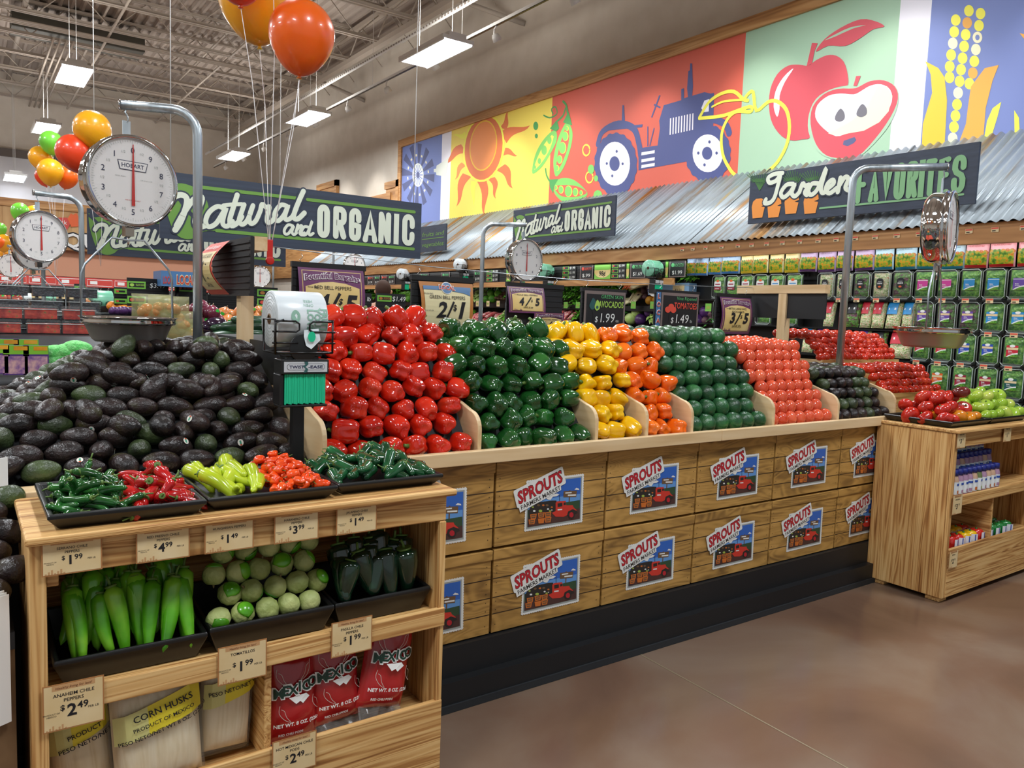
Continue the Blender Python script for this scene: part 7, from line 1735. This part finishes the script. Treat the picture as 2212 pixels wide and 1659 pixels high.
for i, (px, py) in enumerate(((1054, 656), (1076, 656), (1031, 656), (1222, 659), (1248, 659), (1368, 659), (1410, 659), (1530, 664))):
    p = atx(px, py, 6.28); q = MB(); f_ = Fr((0, 0, 0), (0, -1, 0), (0, 0, 1)); rect(q, f_, -.04, -.04, .04, .04, 0, .0); rect(q, f_, -.02, -.015, .02, .012, 1, .001); o = q.build('shelf_tag', ['rail_green' if i > 2 else 'card_tan', 'p_green']); o.location = p; tag(o, '%s price tag hanging on the vegetable shelf edge, %s from the left' % ('lime green' if i > 2 else 'tan', ordn(i)), 'price tag')
# ================================================================== ISLAND BEHIND, LEFT SIDE
q = MB(); q.bb((-1.5, 4.55, .0), (3.3, 6.4, 1.02), 0)
q.add([(-1.5, 4.56, 1.02), (3.3, 4.56, 1.02), (3.3, 5.3, 1.28), (-1.5, 5.3, 1.28), (3.3, 6.4, 1.28), (-1.5, 6.4, 1.28)], [(0, 1, 2, 3), (3, 2, 4, 5)], 0); q.add([(3.3, 4.56, 1.02), (3.3, 6.4, 1.02), (3.3, 6.4, 1.28), (3.3, 5.3, 1.28)], [(0, 1, 2, 3)], 0)
b2 = q.build('second_island', 'black_base'); tag(b2, 'second produce island behind the first, carrying onions, squash and berries', 'display island')
q = MB(); q.bb((-1.5, 4.52, .985), (3.3, 4.56, 1.06)); r2 = q.build('rail', 'maple'); r2.parent = b2
noisy('red_onion', [(.3, '56182c'), (.6, '7a2c42'), (.8, '9a5566')], 14, .25, coat=.2, objrand=.15, stretch=(1, 1, .2)); noisy('brown_onion', [(.3, 'b4632a'), (.7, 'd98f4e')], 14, .3, coat=.2, objrand=.15, stretch=(1, 1, .2)); noisy('eggplant', [(.3, '160a18'), (.7, '2c1230')], 8, .12, coat=.6); noisy('cucumber_skin', [(.3, '15301f'), (.6, '24492c'), (.85, '3f6a3c')], 16, .3, coat=.2, objrand=.2)
flat('sticker_green', '38d048', .4)
def onion(m_, i):
    o = mesh_obj('onion', ovoid(.043, .08, 0, i, 0, 0, -.18), m_); q = MB(); q.tube([(0, 0, .04), (.002, 0, .056)], [.006, .002], 6); q.build('stem', 'stem_dry', o)
    q = MB(); f_ = Fr((0, -.0425, .012), (1, 0, 0), (0, 0, 1)); poly(q, f_, rrp(-.011, -.008, .011, .008, .003), 0, .0005); q.build('sticker', 'sticker_green', o); return o
def at5(px, py, Y=4.75): return aty(px, py, Y)
def scatter(protos, spots, cat, grp, lab, Y=4.9, sc=(.95, 1.1), ax=None):
    made = []
    for px, py in spots:
        o = dup(random.choice(protos)); place(o, aty(px, py, Y + U(-.04, .04)), ax() if ax else (U(-.5, .5), U(-.5, .5), 1), U(-.6, .6), U(*sc)); o['category'] = cat; o['group'] = grp; made.append(o)
    relabel(made, lab); sweep_protos(protos); return made
scatter([onion('red_onion', i) for i in (1, 2)], [(402, 674), (422, 670), (410, 688), (425, 700), (404, 712), (448, 674), (458, 676), (440, 695), (456, 710), (466, 712), (445, 722), (412, 726), (436, 662), (470, 694)], 'onion', 'red onions on the second island', 'red onion on the second island, %s from the left')
scatter([onion('brown_onion', i) for i in (3, 4)], [(484, 678), (500, 682), (538, 672), (560, 674), (492, 694), (548, 686), (520, 676)], 'onion', 'brown onions on the second island', 'loose brown onion on the second island, %s from the left', Y=5.0)
scatter([mesh_obj('eggplant', ovoid(.042, .13, .4, i), 'eggplant') for i in (1,)], [(466, 700), (475, 706), (455, 706)], 'eggplant', 'eggplants on the second island', 'small dark eggplant on the second island, %s from the left', Y=4.82, ax=lambda: (1, U(-.4, .4), .2))
scatter([mesh_obj('cucumber', ovoid(.037, .26, .05, i), 'cucumber_skin') for i in (1, 2)], [(500, 712), (545, 695), (560, 708), (490, 726), (530, 722), (575, 696), (585, 712), (610, 700), (520, 706), (690, 700), (720, 702), (640, 712), (600, 728)], 'cucumber', 'large cucumbers on the second island', 'thick dark cucumber on the second island, %s from the left', Y=4.72, ax=lambda: (1, U(-.4, .4), U(-.1, .1)))
# net bags of brown onions
clearmat('net', (.95, .97, .85), .72, .4, (.5, .5, .25)); flat('bag_net_green', 'a9b070', .5)
for i, (px, py) in enumerate(((330, 664), (365, 668), (345, 684), (392, 700), (375, 716), (398, 728))):
    c = aty(px, py, 4.8); t = thing('onion_net_bag', 'net bag of brown onions behind the largest pan, %s in the heap' % ordn(i), 'net bag', c, 0, 'net bags of brown onions')
    for k in range(5):
        o = mesh_obj('onion', ovoid(.038, .07, 0, k), 'brown_onion', t); o.location = (U(-.07, .07), U(-.03, .03), U(-.035, .035))
    q = MB(); pillow(q, .22, .15, .13, 0, 10, 2.0, .012, i); q.build('net', 'net', t)
# clamshell stacks of berries
noisy('strawberry_fill', [(.3, '7d120c'), (.5, 'b82418'), (.64, 'd9482e'), (.72, '3f7a2a')], 22, .3, bump=.8, bscale=26); noisy('blackberry_fill', [(.3, '0b0d14'), (.6, '1c2130'), (.8, '3a4358')], 50, .3, bump=1, bscale=70)
def berry(mt):
    t = thing('berry_clamshell', 'x', 'berry box'); w, d, h = .185, .12, .085
    q = MB(); q.bb((-w * .46, -d * .46, .004), (w * .46, d * .46, h * .78)); q.build('berries', mt, t); q = MB(); q.bb((-w / 2, -d / 2, 0), (w / 2, d / 2, h)); bevel(q.build('box', 'clamshell', t), .008)
    q = MB(); q.tube([(-w / 2, -d / 2, h * .72), (w / 2, -d / 2, h * .72), (w / 2, d / 2, h * .72), (-w / 2, d / 2, h * .72), (-w / 2, -d / 2, h * .72)], .003, 5); q.build('rim', 'clear_rim', t); return t
sb, bb_ = berry('strawberry_fill'), berry('blackberry_fill'); n_ = 0
zb = 1.285
for col_, x in enumerate((.02, .215, .41, .605)):
    for lv in range(3):
        if lv == 2 and col_ == 2: pass
        for dpt in range(1):
            o = dup(sb); o.location = (x + U(-.008, .008), 5.62, zb + .088 * lv - .09); o['label'] = 'clear box of strawberries, stack %s from left, %s up' % (ordn(col_), ordn(lv)); o['group'] = 'strawberry boxes on the second island'; n_ += 1
for col_, x in enumerate((.26, .46, .66)):
    for lv in range(4):
        o = dup(bb_); o.location = (x + U(-.008, .008), 5.84, zb + .088 * lv - .04); o['label'] = 'clear box of dark berries, stack %s from left, %s up' % (ordn(col_), ordn(lv)); o['group'] = 'dark berry boxes on the second island'
drop(sb); drop(bb_)
# ginger cards and green mesh bags in front
flat('card_purple', '5a3a86', .4); flat('card_lime', '86c83a', .4); noisy('mesh_green', [(.3, '3fbf4a'), (.7, '8fe08a')], 30, .4, bump=.5, bscale=120); noisy('ginger_print', [(.35, '6a4a94'), (.5, 'b58aa8'), (.7, 'e0b8b0')], 30, .4)
for i, (px, py) in enumerate(((-8, 776), (35, 778), (78, 778), (14, 764), (57, 764))):
    c = aty(px, py, 4.75 - .1 * (i < 3)); t = thing('produce_card', 'purple and lime printed produce packet at left, %s of the row' % ordn(i), 'packet', c, 0, 'purple and lime packets at left')
    q = MB(); q.bb((-.056, 0, -.075), (.056, .03, .075), 0); f_ = Fr((0, 0, 0), (1, 0, 0), (0, 0, 1)); rect(q, f_, -.055, .03, .055, .075, 1, .001); rect(q, f_, -.05, -.07, .05, .02, 2, .001); rect(q, f_, -.01, .05, .05, .07, 3, .002); q.build('packet', ['card_purple', 'card_lime', 'ginger_print', 'squash'], t)
for i, (px, py) in enumerate(((118, 762), (152, 760), (125, 780), (160, 776), (168, 752), (112, 792))):
    o = mesh_obj('mesh_bag', ovoid(.045, .15, .1, i, 4, .1), 'mesh_green'); place(o, aty(px, py, 4.72), (1, .2, U(-.3, .3)), 0, 1.0); tag(o, 'bright green mesh bag behind the avocado heap at left, %s of the six' % ordn(i), 'mesh bag', 'bright green mesh bags')
# oranges, apples
noisy('orange_skin', [(.3, 'e8801a'), (.7, 'f59a2c')], 30, .4, bump=.3, bscale=120, objrand=.08); noisy('apple_skin', [(.3, 'a82c22'), (.55, 'cf5a3a'), (.8, 'e0a060')], 8, .2, coat=.3, objrand=.15); noisy('plum_skin', [(.3, '3a1f4a'), (.7, '5f3a70')], 8, .3)
scatter([ball('orange', 'orange_skin', .04, .076, 1)], [(242 + 9 * k, 661 + .9 * k + 3 * (k % 2)) for k in range(7)] + [(186, 656), (188, 668)], 'orange', 'oranges on the far island', 'orange in the far row behind the green bag roll, %s from the left', Y=7.0)
scatter([ball('plum', 'plum_skin', .035, .06, 1)], [(244 + 8 * k, 671) for k in range(7)], 'plum', 'purple plums on the far island', 'purple plum below the far oranges, %s from the left', Y=6.8)
ap = []
for i in (1, 2): o = ball('apple', 'apple_skin', .042, .074, i); q = MB(); f_ = Fr((0, -.04, .012), (1, 0, 0), (0, 0, 1)); poly(q, f_, ell(0, 0, .01, .007, 10), 0, .002); q.build('sticker', 'sticker_green', o); ap.append(o)
scatter(ap, [(x, y) for y in (645, 655, 663) for x in range(0, 44, 9)], 'apple', 'apples at the left edge', 'red apple at the far left above the berry boxes, %s from the left', Y=7.0)
q = MB(); q.bb((-1.5, 6.7, .0), (3.3, 8.2, 1.33)); q.bb((-1.5, 6.9, 1.33), (3.3, 8.0, 1.40)); tag(q.build('third_island', 'black_base'), 'far produce island carrying apples, oranges and tall price boards', 'display island')
# tall black price boards
def pboard(px0, px1, py0, py1, Y, items, lab, price=None, zb=1.40):
    a = aty(px0, py1, Y); b = aty(px1, py0, Y); w, h = b.x - a.x, b.z - a.z; t = thing('price_board', lab, 'price board', (a.x, Y, a.z))
    q = MB(); q.bb((0, 0, 0), (w, .02, h))
    for k in range(7): q.bb((0, -.004, h * k / 7), (w, 0, h * k / 7 + .008))
    for x in (w * .2, w * .8): q.bb((x - .015, .02, min(-.001, zb - a.z)), (x + .015, .05, h * .9))
    q.build('board', 'dark_board', t); q = MB(); f_ = Fr((0, -.005, 0), (1, 0, 0), (0, 0, 1))
    for u0, u1, v0, v1, txt, c in items:
        rect(q, f_, w * u0, h * v0, w * u1, h * v1, 15, .001); rect(q, f_, w * u0 + .012, h * v0 + .012, w * u1 - .012, h * v1 - .012, 5, .002); poly(q, f_, ell(w * (u0 * .75 + u1 * .25), h * (v0 + v1) / 2, w * (u1 - u0) * .12, h * (v1 - v0) * .22, 12), c, .003)
        if txt: text(q, f_, txt, w * (u0 * .3 + u1 * .7), h * ((v0 + v1) / 2 - .03), h * .07, c, width=w * (u1 - u0) * .5, w=.003, bold=.02)
    if price: text(q, f_, price[0], w * price[1], h * price[2], h * .17, 10, w=.003, shear=.1)
    q.build('lettering', AM + ['rail_green'], t)
pboard(275, 364, 604, 661, 6.75, [(0, .44, .62, .88, 'YELLOW ONIONS', 8), (0, .44, .1, .36, 'RED ONIONS', 9)], 'black price board reading three forty nine behind the scale pan', ('$3.49', .72, .68))
pboard(247, 274, 621, 657, 6.95, [(0, .98, .62, .9, '', 9), (0, .98, .05, .33, '', 9)], 'narrow black price board with two green frames left of the three forty nine board')
pboard(378, 446, 612, 668, 6.75, [(0, .58, .66, .9, 'RED ONIONS', 9)], 'black price board reading red onions right of the scale pan', ('$1', .75, .70))
pboard(448, 545, 640, 672, 6.85, [], 'long black ribbed price board behind the three for one sign', ('$1.09', .8, .5))
pboard(545, 600, 622, 664, 6.75, [(.18, 1, .55, .9, '', 4), (.18, 1, .08, .45, '', 9)], 'black price board with potato labels left of the bag roll')
pboard(813, 876, 636, 696, 5.2, [(0, .5, .72, .93, 'POTATOES', 4)], 'black price board reading one forty nine right of the red pepper sign', ('$1.49', .75, .75), zb=1.27)
pboard(788, 803, 634, 690, 5.2, [], 'black board edge with white unit lettering right of the red pepper sign', ('lb', .5, .7), zb=1.27)
pboard(161, 185, 614, 660, 6.95, [(0, .98, .68, .9, '', 8)], 'narrow price board left of the green bag roll')
a = aty(348, 612, 6.6); t = thing('local_box_sign', 'blue box sign reading local in red above the price boards', 'sign', (a.x, 6.6, a.z)); w = aty(430, 612, 6.6).x - a.x
q = MB(); q.bb((0, 0, -.02), (w, .3, .1)); q.build('box', 'local_blue', t); q = MB(); f_ = Fr((0, 0, 0), (1, 0, 0), (0, 0, 1)); text(q, f_, 'LOCAL', w * .65, .0, .075, 1, width=w * .5, w=.002, bold=.06); text(q, f_, 'LOCAL', w * .65, .002, .07, 0, width=w * .48, w=.004, bold=.02); text(q, f_, 'LOCAL', w * .18, .0, .06, 0, width=w * .26, w=.004, bold=.02); q.build('lettering', ['local_red', 'local_cream'], t)
q = MB(); q.tube([(w / 2, .1, -.02), (w / 2, .1, 1.41 - a.z)], .012, 8); q.build('post', 'black_metal', t)
# far wine wall with red price band
q = MB(); q.bb((-3, 17.9, 0), (4.85, 18.9, 1.95)); sh = q.build('wine_shelf', 'black_metal'); tag(sh, 'far black wall shelving under the salmon band at left', 'shelving')
q = MB(); q.bb((-3, 17.86, 1.76), (4.85, 17.895, 1.94), 0); f_ = Fr((0, 17.86, 0), (1, 0, 0), (0, 0, 1))
for k in range(14): ribbon(q, f_, [(-1.9 + .5 * k, 1.79), (-1.45 + .5 * k, 1.79), (-1.45 + .5 * k, 1.91), (-1.9 + .5 * k, 1.91), (-1.9 + .5 * k, 1.79)], .01, 1, .003); rect(q, f_, -1.85 + .5 * k, 1.82, -1.72 + .5 * k, 1.885, 1, .003)
tag(q.build('price_band', ['red_print', 'white']), 'long red price band with white frames above the far wine shelves', 'sign band')
noisy('wine_glass', [(.3, '07090a'), (.7, '18140f')], 4, .12, coat=.4)
w0 = None; wl = {}
for r, z in enumerate((1.45, 1.05)):
    q = MB(); q.bb((-.2, 17.5, z - .02), (4.7, 17.9, z)); s = q.build('ledge', 'black_metal'); s.parent = sh
    for k in range(34):
        if w0 is None:
            w0 = mesh_obj('wine_bottle', ([], []), 'wine_glass'); bpy.data.objects.remove(w0)
            q = MB(); q.lathe([(0, 0), (.038, 0), (.038, .19), (.03, .22), (.014, .25), (.014, .30), (0, .30)], 12); w0 = q.build('wine_bottle', 'wine_glass'); q = MB(); q.lathe([(.039, .05), (.039, .14)], 12); q.build('label', 'card_tan', w0); o = w0
        else: o = dup(w0)
        o.location = (.1 + .13 * k, 17.6, z); o['label'] = 'dark wine bottle on the %s far shelf, %s from the left' % (['upper', 'lower'][r], ordn(k)); o['category'] = 'wine bottle'; o['group'] = 'wine bottles on the far shelves'
# ---- stack of white shelf flyers at the near left edge
q = MB(); c = atd(2, 1430, 1.75)
for k in range(9): q.box(Vector((c.x - .004 * k - .004, c.y + .004 * k, c.z + .004 * (k % 3))), (.05, .0015, .30), 0, Matrix.Rotation(.5 + .02 * k, 3, 'Z'))
q.bb((c.x - .06, c.y + .03, .002), (c.x - .03, c.y + .06, c.z + .12), 1)
tag(q.build('flyer_rack', ['white', 'black_metal']), 'bundle of white paper flyers at the lower left edge', 'flyers')
q = MB(); c = atd(3, 1020, 1.9); q.box(c, (.03, .002, .07), 0, Matrix.Rotation(.5, 3, 'Z')); q.bb((c.x - .03, c.y + .01, c.z - .3), (c.x - .02, c.y + .02, c.z + .03), 1); o = q.build('paper_tag', ['white', 'black_metal']); tag(o, 'white paper tag at the left edge in front of the avocados', 'tag')
# ---- shopper seen from behind at the wall case
def person():
    hp = atd(828, 630, 9.6); base_ = Vector((hp.x, hp.y, 0)); H_ = hp.z + .13
    t = thing('person', 'person with short brown hair and blue shirt standing with back turned at wall case', 'person', base_)
    k = H_ / 1.75
    J = [((0, 0, .98), .15), ((0, .0, 1.15), .14), ((0, 0, 1.32), .165), ((0, 0, 1.44), .12), ((0, -.01, 1.52), .055), ((0, -.01, 1.60), .085), ((0, -.01, 1.68), .075),
         ((.17, 0, 1.42), .065), ((.24, .02, 1.18), .048), ((.22, .16, .98), .036), ((.21, .22, .93), .032), ((-.17, 0, 1.42), .065), ((-.25, .02, 1.18), .048), ((-.23, .14, .97), .036), ((-.22, .2, .92), .032),
         ((.1, 0, .88), .10), ((.11, .01, .5), .065), ((.11, -.02, .09), .042), ((.12, .11, .04), .035), ((-.1, 0, .88), .10), ((-.11, .01, .5), .065), ((-.11, -.02, .09), .042), ((-.12, .11, .04), .035)]
    E = [(0, 1), (1, 2), (2, 3), (3, 4), (4, 5), (5, 6), (3, 7), (7, 8), (8, 9), (9, 10), (3, 11), (11, 12), (12, 13), (13, 14), (0, 15), (15, 16), (16, 17), (17, 18), (0, 19), (19, 20), (20, 21), (21, 22)]
    for s, h in ((1, 10), (-1, 14)):
        bx_ = Vector(J[h][0])
        for f_ in range(5):
            off = (f_ - 2) * .014; L = (.075, .085, .08, .065, .05)[f_]
            if f_ == 4: a = bx_ + Vector((-s * .03, .02, .0)); b = a + Vector((-s * .02, .03, -.02))
            else: a = bx_ + Vector((off, .035, -.03)); b = a + Vector((0, .03, -L * .6))
            J.append((tuple(a), .010)); E.append((h, len(J) - 1)); J.append((tuple(b), .008)); E.append((len(J) - 2, len(J) - 1))
    me = bpy.data.meshes.new('body'); me.from_pydata([[c * k for c in j[0]] for j in J], E, []); o = bpy.data.objects.new('body', me); COL.objects.link(o); o.parent = t
    sk = o.modifiers.new('skin', 'SKIN'); me.skin_vertices or None
    if not me.skin_vertices: me.attributes
    for i, j in enumerate(J): me.skin_vertices[0].data[i].radius = (j[1] * k, j[1] * k * (.72 if i in (0, 1, 2, 3) else 1))
    me.skin_vertices[0].data[0].use_root = True
    o.modifiers.new('sub', 'SUBSURF').levels = 1; flat('skin_tone', 'c08a6c', .5); me.materials.append(M['skin_tone'])
    flat('shirt_blue', '2a6aa8', .8); flat('vest_yellow', 'd8e838', .7); flat('trousers', '2a3038', .8); flat('hair_brown', '3f2618', .8)
    q = MB(); q.lathe([(.165 * k, .95 * k), (.16 * k, 1.15 * k), (.19 * k, 1.32 * k), (.17 * k, 1.42 * k), (.07 * k, 1.5 * k)], 20, 0, Matrix.Diagonal((1.08, .8, 1, 1)));
    for s in (1, -1): q.tube([Vector((s * .15, 0, 1.43)) * k, Vector((s * .19, 0, 1.38)) * k, Vector((s * .245, .02, 1.18)) * k], [.07 * k, .075 * k, .062 * k], 12)
    q.build('shirt', 'shirt_blue', t)
    q = MB()
    for s in (1, -1): q.tube([Vector((s * .08, 0, .95)) * k, Vector((s * .1, 0, .85)) * k, Vector((s * .11, .01, .5)) * k, Vector((s * .11, -.02, .09)) * k], [.1 * k, .115 * k, .08 * k, .065 * k], 14)
    q.build('trousers', 'trousers', t)
    q = MB(); vf = ovoid(.092 * k, .2 * k, 0, 1); q.add([Vector(v) + Vector((0, -.022, 1.665)) * k for v in vf[0]], vf[1], 0, True); q.build('hair', 'hair_brown', t)
    q = MB()
    for s in (1, -1): vf = ovoid(.018 * k, .05 * k, 0, 2); q.add([Vector(v) + Vector((s * .088, .01, 1.625)) * k for v in vf[0]], vf[1], 0, True)
    vf = ovoid(.014 * k, .04 * k, 0, 3); q.add([Vector(v) + Vector((0, .085, 1.62)) * k for v in vf[0]], vf[1], 0, True); q.build('ears_and_nose', 'skin_tone', t)
    t.rotation_euler = (0, 0, radians(-35))
person()
flat('neon', 'd8ee40', .6)

# ================================================================== second level of parts: what sits on a part is its child
NEST = {'lettering': ('board', 'box'), 'dial_face': ('dial_housing',), 'needle': ('dial_housing',), 'glass': ('dial_housing',), 'diffuser': ('housing',), 'lens': ('can',), 'printing': ('bag', 'salad'), 'label': ('lid', 'bottle', 'bag_film', 'wrapped_pepper'), 'cap': ('bottle',), 'print': ('film_roll', 'carton'), 'core': ('film_roll',), 'name_plate': ('tie_holder',), 'knot': ('skin',), 'end_cap': ('pole',), 'price_sheet': ('holder',), 'hook': ('holder',), 'picture_stamp': ('panel',), 'shop_lettering': ('panel',), 'rim': ('lid', 'box'), 'bag_tail': ('bag',), 'ears_and_nose': ('body',)}
ID = Matrix.Identity(4)
for t in [o for o in COL.objects if o.type == 'EMPTY' and o.parent is None]:
    ch = list(t.children)
    for c in ch:
        for pn in NEST.get(c.name.split('.')[0], ()):
            p = next((x for x in ch if x.name.split('.')[0] == pn and x.parent == t), None)
            if p and p is not c and p.matrix_basis == ID and p.matrix_parent_inverse == ID and c.matrix_parent_inverse == ID and not c.children:
                c.parent = p; break
for o in COL.objects:
    if o.parent is None and 'label' in o and len(o['label'].split()) > 15: print('LONG', o['label'])
